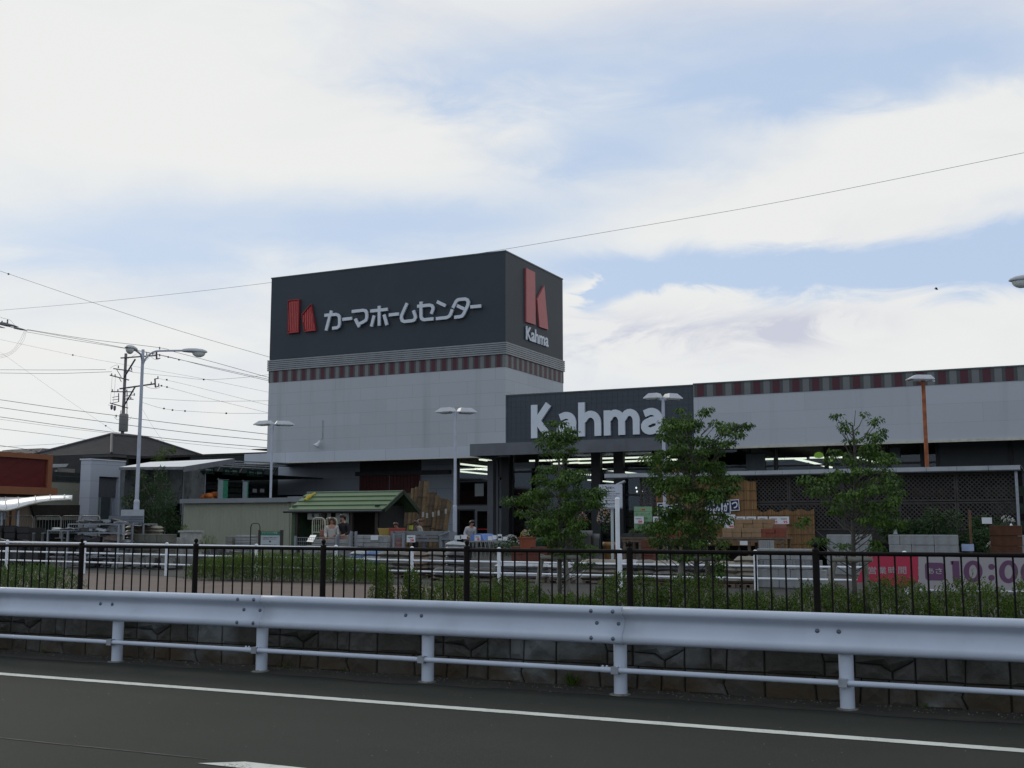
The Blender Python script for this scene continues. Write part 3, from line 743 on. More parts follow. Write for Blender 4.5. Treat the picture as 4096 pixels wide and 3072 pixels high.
# glazing: mullions, transoms, panes
glass = glass_mat('shop_glass', (.62, .68, .70), .9)
frame_m = M('window_frame_grey', (.15, .165, .18), .4, .1, 2.)
frame_d = M('window_frame_dark', (.030, .033, .037), .4, .1, 2.)
def X_at(px, D=Yg, y=2000): return PY(px, y, D).x
def Z_at(py, px, D=Yg): return PY(px, py, D).z
def bay(x0, x1, z0, z1, fm, rows=(), fw=.10, pane=True):
    o = MB()
    o.box(x0, x0 + fw, Yg - .06, Yg + .06, z0, z1); o.box(x1 - fw, x1, Yg - .06, Yg + .06, z0, z1)
    o.box(x0 + fw, x1 - fw, Yg - .055, Yg + .055, z0, z0 + fw); o.box(x0 + fw, x1 - fw, Yg - .055, Yg + .055, z1 - fw, z1)
    for z in rows: o.box(x0 + fw, x1 - fw, Yg - .055, Yg + .055, z - fw / 2, z + fw / 2)
    f = o.build('window_frame', fm, st)
    if pane: MB().box(x0 + fw, x1 - fw, Yg - .008, Yg + .004, z0 + fw, z1 - fw).build('pane', glass, f)
    return f
# left part of the lower front: panels, dark red sliding doors, dark doorway
pm_low = panel_mat('low_wall_panels', C(140, 146, 154, 1.25), 3.6, .73, .012, .6, .3)  # panel colour lowered to carry the shade under the soffit
xs = [-45.5, X_at(1110), X_at(1212), X_at(1437), X_at(1684), X_at(1822)]
MB().box(-54, xs[1], Yg, Yg + .3, GZ, 6.3).build('lower_wall', M('annex_shade', (.018, .024, .023), .9, .3), st)  # near-black colour stands in for the shade inside the annex
MB().box(xs[1], xs[2], Yg, Yg + .3, 3.6, 6.3).build('lower_wall', pm_low, st)
MB().box(xs[1], xs[2], Yg + .25, Yg + .35, GZ, 3.6).build('doorway', black, st)
MB().box(xs[2], xs[3], Yg, Yg + .3, GZ, 6.3).build('lower_wall', pm_low, st)
MB().box(xs[4], xs[5] + .15, Yg, Yg + .3, GZ, 6.3).build('lower_wall', pm_low, st)
MB().box(xs[3], xs[4], Yg + .02, Yg + .3, 5.0, 6.3).build('lower_wall', M('shutter_box', (.03, .03, .033), .6, .2), st)
dr = M('sliding_door_red', (.085, .018, .016), .55, .2, 1.5)
nd = 2
for i in range(nd):
    x0 = xs[3] + (xs[4] - xs[3]) * i / nd; x1 = xs[3] + (xs[4] - xs[3]) * (i + 1) / nd - .03
    d_ = MB().box(x0, x1, Yg - .02, Yg + .04, GZ + .02, 4.95)
    for k in range(1, 9): xx = x0 + (x1 - x0) * k / 9; d_.box(xx, xx + .03, Yg - .045, Yg - .019, GZ + .1, 4.9)
    do = d_.build('sliding_door', dr, st)
    MB().box(x1, x1 + .028, Yg - .05, Yg + .03, GZ + .02, 4.97).build('door_edge', galv, do)
MB().box(xs[3] - .2, X_at(1805), Yg - .22, Yg - .002, 4.72, 4.98).build('door_track', dark_metal, st)
# soffit over the recess
MB().box(-45.3, XW, YF + .26, Yg + .3, 6.30, 6.34).build('soffit', M('soffit_dark', (.05, .05, .055), .85, .15), st)
# glazed entrance
xe = [X_at(1822) + .15, X_at(1975), X_at(2032)]
zT = Z_at(2024, 1900); zD = Z_at(2040, 1920)
bay(xe[0], xe[1], zT, 6.3, frame_d, (4.25,), .09)
MB().box(xe[0], xe[1], Yg - .10, Yg + .06, zD + .05, zT + .02).build('transom', frame_m, st)
f = bay(xe[0], X_at(1903), GZ, zD + .05, frame_d, (), .08)
f = bay(X_at(1903), xe[1], GZ, zD + .05, frame_m, (), .12)
MB().box(X_at(1912), X_at(1966), Yg - .012, Yg - .009, 1.35, 1.40).build('door_stripe', red_ink, st)
for z0, z1 in ((GZ, 2.6), (2.75, 4.3), (4.45, 6.3)):
    MB().box(xe[1] + .35, xe[2] - .25, Yg - .02, Yg + .05, z0, z1).build('side_panel', M('side_panel', (.20, .215, .235), .6, .08), st)
MB().box(xe[1] + .0, xe[1] + .35, Yg - .12, Yg + .1, GZ, 6.3).build('pillar', frame_m, st)
MB().box(xe[2] - .25, xe[2] + .25, Yg - .4, Yg + .1, GZ, 5.8).build('pillar', frame_d, st)
MB().box(xe[2] + .25, xe[2] + .62, Yg - 3.2, Yg - 2.8, GZ, 5.27).build('pillar', M('entrance_column', (.09, .095, .105), .6, .12), st)
MB().box(X_at(1900), X_at(1935), Yg - .03, Yg - .01, 3.35, 3.85 + .25).build('notice', M('notice_paper', (.34, .38, .38), .6, .05), st)
xr = [xe[2] + .25] + [X_at(p_) for p_ in (2150, 2260, 2395, 2485, 2620, 2720, 2870, 3000, 3110, 3310, 3420, 3560, 3700, 3760)]
for i in range(len(xr) - 1):
    zz = 3.9 if i > 0 else 3.3
    hasg = i != 99
    bay(xr[i] + .01, xr[i + 1] - .01, GZ, 6.3, frame_d, (3.3, 4.75), .08 if i % 2 else .12)
for px in (2395, 2485):
    x = X_at(px); MB().box(x - .28, x + .28, Yg - .45, Yg - .07, GZ, 6.29).build('pillar', frame_d, st)
MB().box(X_at(2040), X_at(2140), Yg - .05, Yg - .02, 4.95, 5.3).build('notice', M('notice_paper', (.34, .38, .38)), st)
shut = M('grey_shutter', (.085, .095, .105), .5, .08, 1.)
x0 = X_at(3760)
while x0 < XW:
    mb = MB().box(x0 + .05, x0 + 3.3, Yg - .03, Yg + .1, GZ, 6.3)
    mb.build('shutter', shut, st)
    MB().box(x0 - .1, x0 + .05, Yg - .12, Yg + .1, GZ, 6.3).build('pillar', frame_d, st); x0 += 3.4
# dark fixtures in front of the wing glazing at the left of the shutters
for (xa, xb, ya, yb_) in ((2985, 3060, 1815, 1895), (3560, 3600, 1790, 1830)):
    pa, pb_ = PY(xa, yb_, Yg - .1), PY(xb, ya, Yg - .1)
    MB().box(pa.x, pb_.x, Yg - .1, Yg - .07, pa.z, pb_.z).build('window_screen', M('window_screen', (.17, .20, .22), .6, .1), st)
for (xa, xb, ya, yb_) in ((2985, 3052, 1812, 1892), (3062, 3108, 1845, 1892), (3130, 3236, 1850, 1892), (3400, 3470, 1800, 1812), (3475, 3552, 1798, 1812)):
    pa, pb_ = PY(xa, yb_, Yg + .5), PY(xb, ya, Yg + .5)
    MB().box(pa.x, pb_.x, Yg + .5, Yg + .54, pa.z, pb_.z).build('pane_lightener', M('pane_lightener', (.30, .32, .33), .8, .12, 2.), st)  # pale sheets added behind the glass to lighten the dark bays
# two green pendant lamps behind the glass
for (px, py, r_) in ((3275, 1823, .26), (3330, 1842, .14)):
    p_ = PY(px, py, 62.); mb = MB(); mb.lathe((p_.x, 62, p_.z - r_ * .5), [(r_ * .2, 0), (r_ * .8, r_ * .15), (r_, r_ * .5), (r_ * .8, r_), (r_ * .2, r_ * 1.3)], 14)
    mb.build('pendant_lamp', emis('green_lamp', (.50, .80, .12), .45), st)
# loudspeaker on the tower wall with its conduit
p_ = PY(1272, 1772, YF - .25)
sp_ = thing('wall_speaker', 'small white horn loudspeaker fixed to the white wall of the tower', 'loudspeaker', (p_.x, YF - .2, p_.z))
mb = MB(); mb.lathe((p_.x + .12, YF - .22, p_.z + .12), [(.07, 0), (.08, .16), (.13, .28), (.21, .40), (.19, .41)], 14, (-.45, -.35, -.8)); mb.build('horn', white_board, sp_)
mb = MB(); mb.tube([(p_.x + .15, YF - .03, 7.9), (p_.x + .15, YF - .03, p_.z + .3), (p_.x + .13, YF - .12, p_.z + .2)], .02, 6); mb.build('conduit', galv, sp_)
#@@PLANTS
# ------------------------------------------------------------------ trees and shrubs
leaf_a = leaf_mat('glossy_leaves', (.010, .038, .008), (.105, .195, .024))
leaf_b = leaf_mat('fresh_shoots', (.012, .038, .005), (.120, .185, .016))
leaf_d = leaf_mat('dark_leaves', (.012, .035, .012), (.045, .09, .025))
bark = M('bark', (.085, .080, .068), .9, .3, 12., .5)
def leaf(mb, c, d, up, L, W, fold=.25):
    d = d.normalized(); s_ = d.cross(up)
    if s_.length < 1e-4: s_ = d.cross(Vector((1, 0, 0)))
    s_.normalize(); n = s_.cross(d).normalized()
    m_ = c + d * L * .5 - n * L * .04
    mb.add([c, m_ + s_ * W / 2 + n * W * fold, c + d * L - n * L * .12, m_ - s_ * W / 2 + n * W * fold], [(0, 1, 2), (0, 2, 3)])
def rv(r_): return Vector((r_.gauss(0, 1), r_.gauss(0, 1), r_.gauss(0, 1))).normalized()
def clump_tree(loc, clumps, trunk, label, seed, leafm=leaf_a, dens=190):
    """young tree: slender trunk, limbs to each pad of drooping leaves. clumps = [(photo x, photo y, radius m)] on plane loc.y"""
    r_ = random.Random(seed); root = thing('broadleaf_tree', label, 'tree', loc, 'young trees behind the railing')
    Y = loc[1]; base = Vector(loc); mt = MB()
    zt = trunk[-1][2] if trunk else loc[2] + 2.5
    tp = [Vector(t) for t in trunk]
    mt.tube(tp, [.027 * (1 - .8 * i / (len(tp) - 1)) + .004 for i in range(len(tp))], 9)
    cr = MB(); brr = MB()
    def trunk_at(z):
        for a, b_ in zip(tp, tp[1:]):
            if b_.z >= z: return a.lerp(b_, max(0, (z - a.z) / (b_.z - a.z)))
        return tp[-1]
    for (px, py, rr) in clumps:
        c0 = PY(px, py, Y); dy = r_.uniform(-.42, .42) * min(1., .35 + rr * 6); dy *= .9
        # keep the pad on its line of sight while giving the crown depth
        c = PY(px, py, Y + dy)
        t0_ = trunk_at(c.z - .10 - .55 * (c - trunk_at(c.z)).length)
        md_ = t0_.lerp(c, .55) + Vector((0, 0, -.05)); brr.tube([t0_, md_, c - Vector((0, 0, rr * .3))], [.0065, .005, .003], 5, False)
        nl_ = int(dens * (rr / .12) ** 2 * r_.uniform(.7, 1.15))
        for i in range(nl_):
            o_ = rv(r_); o_.z *= .62
            p_ = c + o_ * rr * r_.uniform(.35, 1.05)
            d = Vector((o_.x, o_.y, -.35 - r_.random() * .75)) + rv(r_) * .35
            leaf(cr, p_, d, Vector((0, 0, 1)) + rv(r_) * .35, r_.uniform(.034, .058), r_.uniform(.018, .030))
    for i in range(40):                       # bare twigs
        px, py, rr = r_.choice(clumps); c = PY(px + r_.uniform(-40, 40), py + r_.uniform(-40, 40), Y + r_.uniform(-.3, .3))
        t0_ = trunk_at(c.z - .3); brr.tube([t0_.lerp(c, .4), c], [.005, .003], 4, False)
    mt.build('trunk', bark, root); brr.build('limbs', bark, root); cr.build('crown', leafm, root)
    return root
def stakes(Y, items, label, xbar):
    """wooden tripod support: list of (top px, top py, bottom px, bottom py)"""
    a = PY(items[0][2], items[0][3], Y); root = thing('tree_stake', label, 'tree support', (a.x, Y, GZ), 'wooden tree supports')
    sm = M('stake_wood', (.20, .195, .165), .9, .25, 7., .3)
    for k, (x0, y0, x1, y1) in enumerate(items):
        yy = Y + (-.12, .14, .02)[k % 3]
        t = PY(x0, y0, yy); b_ = PY(x1, y1, yy); d = (b_ - t); b_ = t + d * ((t.z - GZ) / (t.z - b_.z))
        MB().tube([t, b_], .032, 9).build('leg', sm, root)
    p_, q_ = PY(xbar[0], xbar[2], Y - .14), PY(xbar[1], xbar[2], Y - .14)
    MB().tube([p_, q_], .028, 9).build('crossbar', sm, root)
rt = random.Random(3)
def pads(rows):
    """rows of (y, x0, x1, n, radius): spread pads evenly with jitter"""
    o = []
    for (y, x0, x1, n, rr) in rows:
        for i in range(n):
            o.append((x0 + (x1 - x0) * (i + .5) / n + rt.uniform(-16, 16), y + rt.uniform(-14, 14), rr * rt.uniform(.8, 1.15)))
    return o
Y1 = 13.4
T1 = pads([(1690, 2200, 2262, 2, .085), (1725, 2190, 2285, 3, .11), (1765, 2170, 2300, 4, .12), (1800, 2165, 2300, 3, .08), (1830, 2190, 2290, 2, .06), (1880, 2150, 2330, 4, .10),
           (1925, 2130, 2330, 4, .115), (1965, 2085, 2200, 3, .12), (1975, 2260, 2420, 4, .125), (2010, 2040, 2180, 4, .13), (2015, 2250, 2410, 4, .12), (2050, 2070, 2330, 6, .13),
           (2095, 2110, 2340, 6, .13), (2130, 2140, 2330, 5, .12), (2165, 2170, 2330, 4, .10), (2210, 2230, 2400, 4, .10), (2245, 2280, 2370, 2, .08)])
def trk(pts, Y): return [PY(x, y, Y) for x, y in pts]
def tree(pts, Y, clumps, label, seed, **k):
    tr = trk(pts, Y); tr[0].z = GZ; tr[0].x = tr[1].x
    return clump_tree((tr[0].x, Y, GZ), clumps, tr, label, seed, **k)
tree([(2240, 2420), (2238, 2250), (2238, 2100), (2240, 1980), (2236, 1850), (2232, 1700)], Y1, T1, 'young tree with a narrow top in front of the entrance, nearest the notice board', 11, dens=165)
T2 = pads([(1640, 2790, 2845, 2, .075), (1650, 2718, 2765, 2, .07), (1680, 2650, 2790, 5, .11), (1700, 2850, 2990, 4, .085), (1690, 2975, 2990, 1, .10), (1715, 2640, 2800, 5, .12), (1735, 2860, 2970, 3, .085),
           (1755, 2650, 2820, 5, .12), (1770, 2830, 2950, 4, .09), (1800, 2620, 2900, 7, .11), (1845, 2590, 2880, 7, .11), (1880, 2620, 2900, 7, .12), (1920, 2580, 2960, 9, .115),
           (1960, 2640, 2950, 8, .12), (2000, 2680, 2900, 6, .11), (2045, 2620, 2880, 7, .115), (2085, 2620, 2920, 7, .12), (2120, 2580, 2860, 7, .12), (2165, 2620, 2900, 7, .125), (2215, 2650, 2920, 5, .12), (2260, 2850, 2890, 2, .10), (2290, 2860, 2880, 1, .09)])
tree([(2788, 2420), (2784, 2250), (2782, 2100), (2778, 1980), (2770, 1850), (2755, 1700)], 13.2, T2, 'bushiest young tree, standing in front of the straw screens', 12, dens=150)
T3 = pads([(1650, 3340, 3360, 1, .07), (1648, 3440, 3465, 1, .07), (1685, 3360, 3390, 1, .06), (1690, 3480, 3525, 2, .07), (1715, 3360, 3420, 2, .07), (1725, 3500, 3545, 2, .07), (1750, 3380, 3430, 2, .06), (1740, 3455, 3530, 2, .08),
           (1780, 3450, 3520, 3, .09), (1815, 3330, 3400, 2, .08), (1820, 3450, 3550, 4, .10), (1850, 3310, 3610, 6, .09), (1890, 3300, 3590, 7, .09), (1925, 3210, 3600, 9, .10), (1965, 3250, 3600, 8, .10), (2010, 3300, 3600, 7, .10),
           (2050, 3300, 3590, 6, .10), (2085, 3190, 3240, 2, .09), (2090, 3420, 3600, 4, .10), (2160, 3230, 3290, 3, .08), (2170, 3490, 3530, 1, .08), (2195, 3340, 3400, 2, .07), (2200, 3470, 3530, 2, .08)])
tree([(3418, 2420), (3414, 2250), (3412, 2100), (3418, 1980), (3422, 1850), (3410, 1700)], 13.0, T3, 'sparse young tree with bare top twigs beside the lattice screen', 13, dens=125)
stakes(Y1, [(2170, 2218, 2150, 2340), (2238, 2215, 2238, 2400), (2258, 2220, 2282, 2420)], 'wooden stake tripod holding up the tree in front of the entrance', (2160, 2320, 2230))
stakes(13.2, [(2733, 2230, 2710, 2350), (2828, 2235, 2845, 2400)], 'wooden stake support holding up the bushiest young tree', (2715, 2850, 2235))
stakes(13.0, [(3340, 2238, 3312, 2380), (3460, 2238, 3470, 2400)], 'wooden stake support holding up the sparse young tree beside the pink banner', (3325, 3490, 2238))

def shrub_geo(mb, wd, dp, ht, n, r_, sprig=.6):
    for i in range(n):
        u = r_.uniform(-1, 1); v_ = r_.uniform(-1, 1)
        edge = max(0, 1 - (abs(u) ** 3) * .35 - abs(v_) ** 3 * .25)
        z = ht * edge * (r_.random() ** .8); 
        c = Vector((u * wd / 2, v_ * dp / 2, z))
        k = 5
        up = Vector((r_.uniform(-.5, .5), r_.uniform(-.5, .5), 1)).normalized()
        for j in range(k):
            d = (up * .9 + rv(r_) * .8); leaf(mb, c + up * j * .014, d, rv(r_), r_.uniform(.018, .034), r_.uniform(.011, .019), .2)
        if r_.random() < .05 * sprig and z > ht * .7:
            for j in range(10):
                d = up + rv(r_) * .6; leaf(mb, c + up * j * .018, d, rv(r_), .035, .014, .2)
    return mb
def shrub(x, y, wd, dp, ht, n, seed, label, name='shrub', cat='shrub', group=None, mat=leaf_b, rot=0., z=GZ):
    r_ = random.Random(seed); root = thing(name, label, cat, (x, y, z), group)
    root.rotation_euler = (0, 0, rot); BASE[root.name] = Vector((0, 0, 0))
    shrub_geo(MB(), wd, dp, ht, n, r_).build('foliage', mat, root)
    sm_ = MB()
    for i in range(max(3, int(wd * 6))):
        u = r_.uniform(-.42, .42) * wd; v_ = r_.uniform(-.3, .3) * dp
        sm_.tube([(u, v_, 0), (u + r_.uniform(-.08, .08), v_ + r_.uniform(-.08, .08), ht * .75)], [.009, .004], 4, False)
    sm_.build('stems', bark, root); return root
# single shrubs, then the hedge behind the railing
for (px, wpx_, ytop, lab, sd_) in ((1530, 90, 2268, 'tall separate green shrub on the pavement, leftmost in front of the cement bags', 21), (1650, 85, 2288, 'separate green shrub right of the tallest single shrub behind the railing', 22)):
    t_ = PY(px, ytop, 12.9); wdm = wpx_ * 12.9 / F / .93
    shrub(t_.x, 12.9, wdm * 1.1, wdm, t_.z - GZ, 900, sd_, lab, group='shrubs behind the railing')
hs, he = PY(1775, 2300, 13).x, 5.5
nh = 17; hw = (he - hs) / nh
for i in range(nh):
    x = hs + hw * (i + .5)
    hh = (.78 if i > 8 else .70) + rt.uniform(-.11, .09) - (.1 if i == 0 else 0)
    if i in (2, 5, 12): hh -= .13
    near = ['left end of the row', 'second from the left end', 'just left of the entrance tree', 'under the entrance tree', 'left of the white pipe post',
            'right of the white pipe post', 'left of the bushiest tree', 'under the bushiest tree', 'right of the bushiest tree', 'before the grey block wall', 'left of the sparse tree',
            'under the sparse tree', 'below the pink banner end', 'below the banner\'s purple square', 'below the banner\'s figure 10', 'below the banner\'s last digits', 'past the banner\'s right end'][i]
    shrub(x, 12.75 + rt.uniform(-.08, .08), hw * 1.15, .8, hh, 1900, 30 + i, 'green clipped shrub behind the railing, ' + near, group='row of clipped shrubs behind the railing')
p_ = PY(110, 2250, 14.6)
shrub(p_.x, 14.6, 2.1, 1.0, .66, 3200, 61, 'dark green low bush behind the railing at the left edge', mat=leaf_mat('bush_leaves', (.03, .07, .015), (.10, .17, .03)))
# hedge beside the curved pavement
a, b_ = PZ(735, 2322, GZ), PZ(1480, 2338, GZ); L = (b_ - a).length; mid = (a + b_) / 2
ang = math.atan2(b_.y - a.y, b_.x - a.x)
shrub(mid.x - math.sin(ang) * .5, mid.y + math.cos(ang) * .5, L, 1.1, .66, 11000, 62, 'long low hedge along the curved brown pavement, in front of the white fence', 'hedge', 'hedge', rot=ang, mat=leaf_mat('hedge_leaves', (.018, .048, .006), (.13, .195, .018)))

def leafy_tree(name, label, cat, loc, ht, blobs, seed, mat, n=1, stem=.05):
    r_ = random.Random(seed); root = thing(name, label, cat, loc); L_ = Vector(loc)
    mt = MB(); mt.tube([L_, L_ + Vector((.05, 0, ht * .45)), L_ + Vector((0, .05, ht * .85))], [stem, stem * .7, stem * .3], 8)
    cr = MB()
    for (dx, dy, dz, rr, k) in blobs:
        c = L_ + Vector((dx, dy, dz)); mt.tube([L_ + Vector((0, 0, max(.2, dz * .6))), c], [stem * .4, stem * .15], 5, False)
        for i in range(k):
            o_ = rv(r_); p_ = c + Vector((o_.x * rr, o_.y * rr, o_.z * rr * 1.1)) * (r_.random() ** .4)
            leaf(cr, p_, o_ + Vector((0, 0, -.3)) + rv(r_) * .6, rv(r_), r_.uniform(.08, .15), r_.uniform(.03, .06))
    mt.build('trunk', bark, root); cr.build('crown', mat, root); return root
# dark bushy tree beside the netted yard
p0 = PY(620, 2150, 39); r5 = random.Random(5); bl = []
for (px, py, rr) in ((560, 1905, .30), (640, 1890, .28), (580, 1950, .45), (650, 1950, .45), (540, 1990, .30), (600, 2000, .5), (660, 2010, .5), (510, 2010, .28), (560, 2040, .4), (640, 2060, .55), (600, 2090, .5), (680, 2080, .45), (590, 2130, .5), (660, 2140, .5), (700, 2120, .3)):
    q_ = PY(px, py, 39 + r5.uniform(-.5, .5)); bl.append((q_.x - p0.x, q_.y - 39, q_.z - GZ, rr, int(420 * (rr / .4) ** 2)))
leafy_tree('bushy_tree', 'dark bushy evergreen tree between the tall lamp post and the cream wall', 'tree', (p0.x, 39, GZ), 3.6, bl, 71, leaf_d)
p0 = PY(640, 1900, 56)
bl = []
for (px, py, rr) in ((640, 1825, .35), (655, 1805, .3), (625, 1845, .4), (690, 1800, .2), (650, 1860, .5)):
    q_ = PY(px, py, 56); bl.append((q_.x - p0.x, 0, q_.z - GZ, rr, 160))
leafy_tree('garden_tree', 'light green treetop showing above the sloping white roof', 'tree', (p0.x, 56, GZ), 6.2, bl, 72, leaf_b)
#@@LAMPS
# ------------------------------------------------------------------ parking lot lamps
def flat_head(mb, c, d, L=1.05, W=.52, t=.16, tilt=0.):
    """low box lantern with a sloping hood, reaching out along d from c"""
    c = Vector(c); d = Vector(d).normalized(); s_ = d.cross(UZ).normalized(); up = (UZ + d * tilt).normalized(); d2 = s_.cross(up) * -1
    if d2.dot(d) < 0: d2 = -d2
    def P_(a, b_, z): return c + d2 * a * L + s_ * b_ * W + up * z
    b0 = [P_(.02, -.5, -.03), P_(1, -.5, -.03), P_(1, .5, -.03), P_(.02, .5, -.03)]
    b1 = [P_(0, -.5, .0), P_(1.02, -.5, .0), P_(1.02, .5, .0), P_(0, .5, .0)]
    b2 = [P_(.12, -.3, t), P_(.72, -.3, t), P_(.72, .3, t), P_(.12, .3, t)]
    mb.add(b0 + b1 + b2, [(3, 2, 1, 0), (0, 1, 5, 4), (1, 2, 6, 5), (2, 3, 7, 6), (3, 0, 4, 7), (4, 5, 9, 8), (5, 6, 10, 9), (6, 7, 11, 10), (7, 4, 8, 11), (8, 9, 10, 11)])
hood = M('lantern_hood', (.46, .48, .50), .45, .1, 4.); lens = M('lantern_lens', (.62, .64, .60), .2, .05, 3.)
rust = M('rusty_pole', (.30, .10, .045), .9, .45, 5., .4)
def lot_lamp(px, ptop, Y, label, dirs, pole_m=grey_pole, sleeve=True, r_=.055, extra=(), L=1.0):
    t = PY(px, ptop, Y); loc = (t.x, Y, GZ); root = thing('lot_lamp', label, 'street lamp', loc, 'low lamps with flat lanterns in the shop yard')
    mb = MB(); zs = 2.3
    if sleeve:
        mb.tube([(t.x, Y, GZ), (t.x, Y, zs)], .078, 14); mb.lathe((t.x, Y, zs), [(.078, 0), (.074, .03), (r_, .05)], 14)
    mb.tube([(t.x, Y, GZ if not sleeve else zs), (t.x, Y, t.z - .05)], r_, 14); mb.build('pole', pole_m, root)
    for k, d in enumerate(dirs):
        d = Vector(d).normalized(); hc = Vector((t.x, Y, t.z)) + d * .10 + Vector((0, 0, -.02 * k))
        ar = MB(); ar.beam((t.x, Y, t.z - .07), hc + d * .2 + Vector((0, 0, -.02)), .07, .07); ar.build('arm', pole_m if pole_m is not rust else hood, root)
        hm = MB(); flat_head(hm, hc, d, L); h_ = hm.build('lantern', hood, root)
        lm = MB(); s_ = d.cross(UZ); q_ = hc + d * .5 * L + Vector((0, 0, -.045)); lm.obox(q_, d, s_, UZ, .7 * L, .36, .03); lm.build('lens', lens, h_)
    return root
dl = (-1, .12, 0); dr_ = (.75, .66, 0)
lot_lamp(1822, 1645, 38, 'grey double headed lamp post in front of the glazed entrance', (dl, (.80, .9, 0)), L=.70)
lot_lamp(1090, 1695, 42, 'grey double headed lamp post behind the cream wall', (dl, (.80, .9, 0)), L=.88)
lot_lamp(2652, 1590, 36.5, 'white double headed lamp post over the bushiest tree, before the big shop name', (dl, (.8, .9, 0)), L=.52)
lot_lamp(3692, 1517, 46, 'single headed lamp on a rusty orange pole above the lattice roof', ((-.85, -.5, 0),), rust, False, .075, L=.95)
_o = [o for o in COL.objects if o.get('label', '').startswith('single headed')][0]
for ch in kids(_o):                            # the lantern of the rusty lamp is centred over its pole
    if ch.name.startswith('lantern') or ch.name.startswith('arm'): ch.location = (.40, .24, 0)
# the tall road lamps with cobra heads
def cobra(mb, lb, c, d, L=.75):
    c = Vector(c); d = Vector(d).normalized(); s_ = d.cross(UZ).normalized()
    rings = [(-.02, .05, .05), (.06, .10, .075), (.25, .135, .10), (.55, .14, .11), (.82, .12, .09), (.96, .07, .05), (1.0, .02, .02)]
    vs = []; n = 12; fs = []
    for (t, hw, hh) in rings:
        for k in range(n):
            a = 2 * math.pi * k / n; z = math.sin(a); z = z * (1. if z > 0 else .35)
            vs.append(c + d * t * L + s_ * math.cos(a) * hw * L / .75 + UZ * z * hh * L / .75)
    for i in range(len(rings) - 1):
        for k in range(n): fs.append((i * n + k, i * n + (k + 1) % n, (i + 1) * n + (k + 1) % n, (i + 1) * n + k))
    mb.add(vs, fs, True)
    vs = []; fs = []; cc = c + d * .66 * L - UZ * .03 * L
    for j in range(6):
        ph = j / 5 * math.pi / 2
        for k in range(14):
            a = 2 * math.pi * k / 14
            vs.append(cc + d * math.cos(a) * math.cos(ph) * .27 * L + s_ * math.sin(a) * math.cos(ph) * .15 * L - UZ * math.sin(ph) * .20 * L)
    for j in range(5):
        for k in range(14): fs.append((j * 14 + k, j * 14 + (k + 1) % 14, (j + 1) * 14 + (k + 1) % 14, (j + 1) * 14 + k))
    lb.add(vs, fs, True)
bowl = M('lamp_bowl', (.60, .63, .60), .15, .05, 3.)
def road_lamp(x, Y, zt, label, arms, base_z=GZ):
    root = thing('street_lamp', label, 'street lamp', (x, Y, base_z), 'tall street lamps')
    mb = MB(); mb.tube([(x, Y, base_z), (x, Y, 1.35)], .085, 14); mb.tube([(x, Y, 1.35), (x, Y, 2.45)], .105, 14); mb.lathe((x, Y, 2.45), [(.105, 0), (.09, .06), (.07, .08)], 14)
    mb.tube([(x, Y, 2.45), (x, Y, zt)], [.072, .055], 14); mb.build('pole', grey_pole, root)
    for d, al, rise, L in arms:
        d = Vector(d).normalized(); b0 = Vector((x, Y, zt - .75)); pts = []
        for i in range(9):
            t = i / 8; pts.append(b0 + d * (al * .42) * (1 - math.cos(t * math.pi / 2)) + UZ * rise * math.sin(t * math.pi / 2))
        pts.append(b0 + d * al + UZ * (rise + .04))
        am = MB(); am.tube(pts, .036, 8); am.build('arm', grey_pole, root)
        hm = MB(); lb = MB(); cobra(hm, lb, b0 + d * al + UZ * (rise + .02), d + UZ * -.02, L)
        h_ = hm.build('lamp_head', hood, root); lb.build('lamp_bowl', bowl, h_)
bl_ = PY(540, 2172, 31.6); zt = PY(553, 1400, 31.6).z
road_lamp(bl_.x, 31.6, zt, 'tall grey street lamp with two arms left of the shop', (((.80, .62, 0), 1.42, .72, .92), ((.45, -.9, 0), .9, .55, .92)))
t_ = PY(4125, 1175, 27.)
road_lamp(t_.x + 2.3, 27., t_.z + .3, 'street lamp whose head reaches in at the right edge of the sky', (((-1, -.1, 0), 1.95, .72, .8),))

# ------------------------------------------------------------------ utility pole and wires
YP = 80.; pb_ = PY(485, 1845, YP); pt_ = PY(493, 1415, YP)
conc_pole = M('concrete_pole', (.20, .19, .19), .9, .15, 2., .1)
up_ = thing('utility_pole', 'concrete utility pole with crossarms and a transformer behind the tiled house', 'utility pole', (pb_.x, YP, 0))
MB().tube([(pb_.x, YP, 0), (pb_.x, YP, pt_.z)], [.20, .13], 16).build('pole', conc_pole, up_)
def up(x, y, dy=0): return PY(380 + x * .19891, 1380 + y * .19891, YP + dy)
steel_d = M('pole_hardware', (.05, .05, .065), .5, .2, 6.)
ins_m = M('porcelain', (.12, .12, .15), .3, .1, 6.)
for (a, b_, wd) in (((520, 262), (1245, 210), .12), ((375, 475), (745, 528), .11), ((305, 608), (680, 705), .11), ((500, 880), (1215, 778), .13), ((330, 938), (770, 942), .10), ((305, 1168), (660, 1268), .10),
                    ((585, 650), (810, 285), .12), ((580, 1230), (815, 825), .11), ((1235, 110), (1240, 285), .12), ((1240, 280), (1310, 265), .08), ((1205, 680), (1215, 850), .11), ((1200, 683), (1275, 672), .08), ((1215, 850), (1290, 825), .08),
                    ((475, 970), (475, 1145), .07), ((585, 1085), (770, 1092), .09), ((350, 1055), (470, 1030), .05), ((350, 1105), (470, 1090), .05), ((435, 490), (530, 650), .05), ((490, 665), (530, 740), .05), ((330, 1172), (475, 1142), .05), ((585, 1030), (800, 1000), .05)):
    MB().beam(up(*a, dy=-.2), up(*b_, dy=-.2), wd, wd * .9).build('crossarm', steel_d, up_)
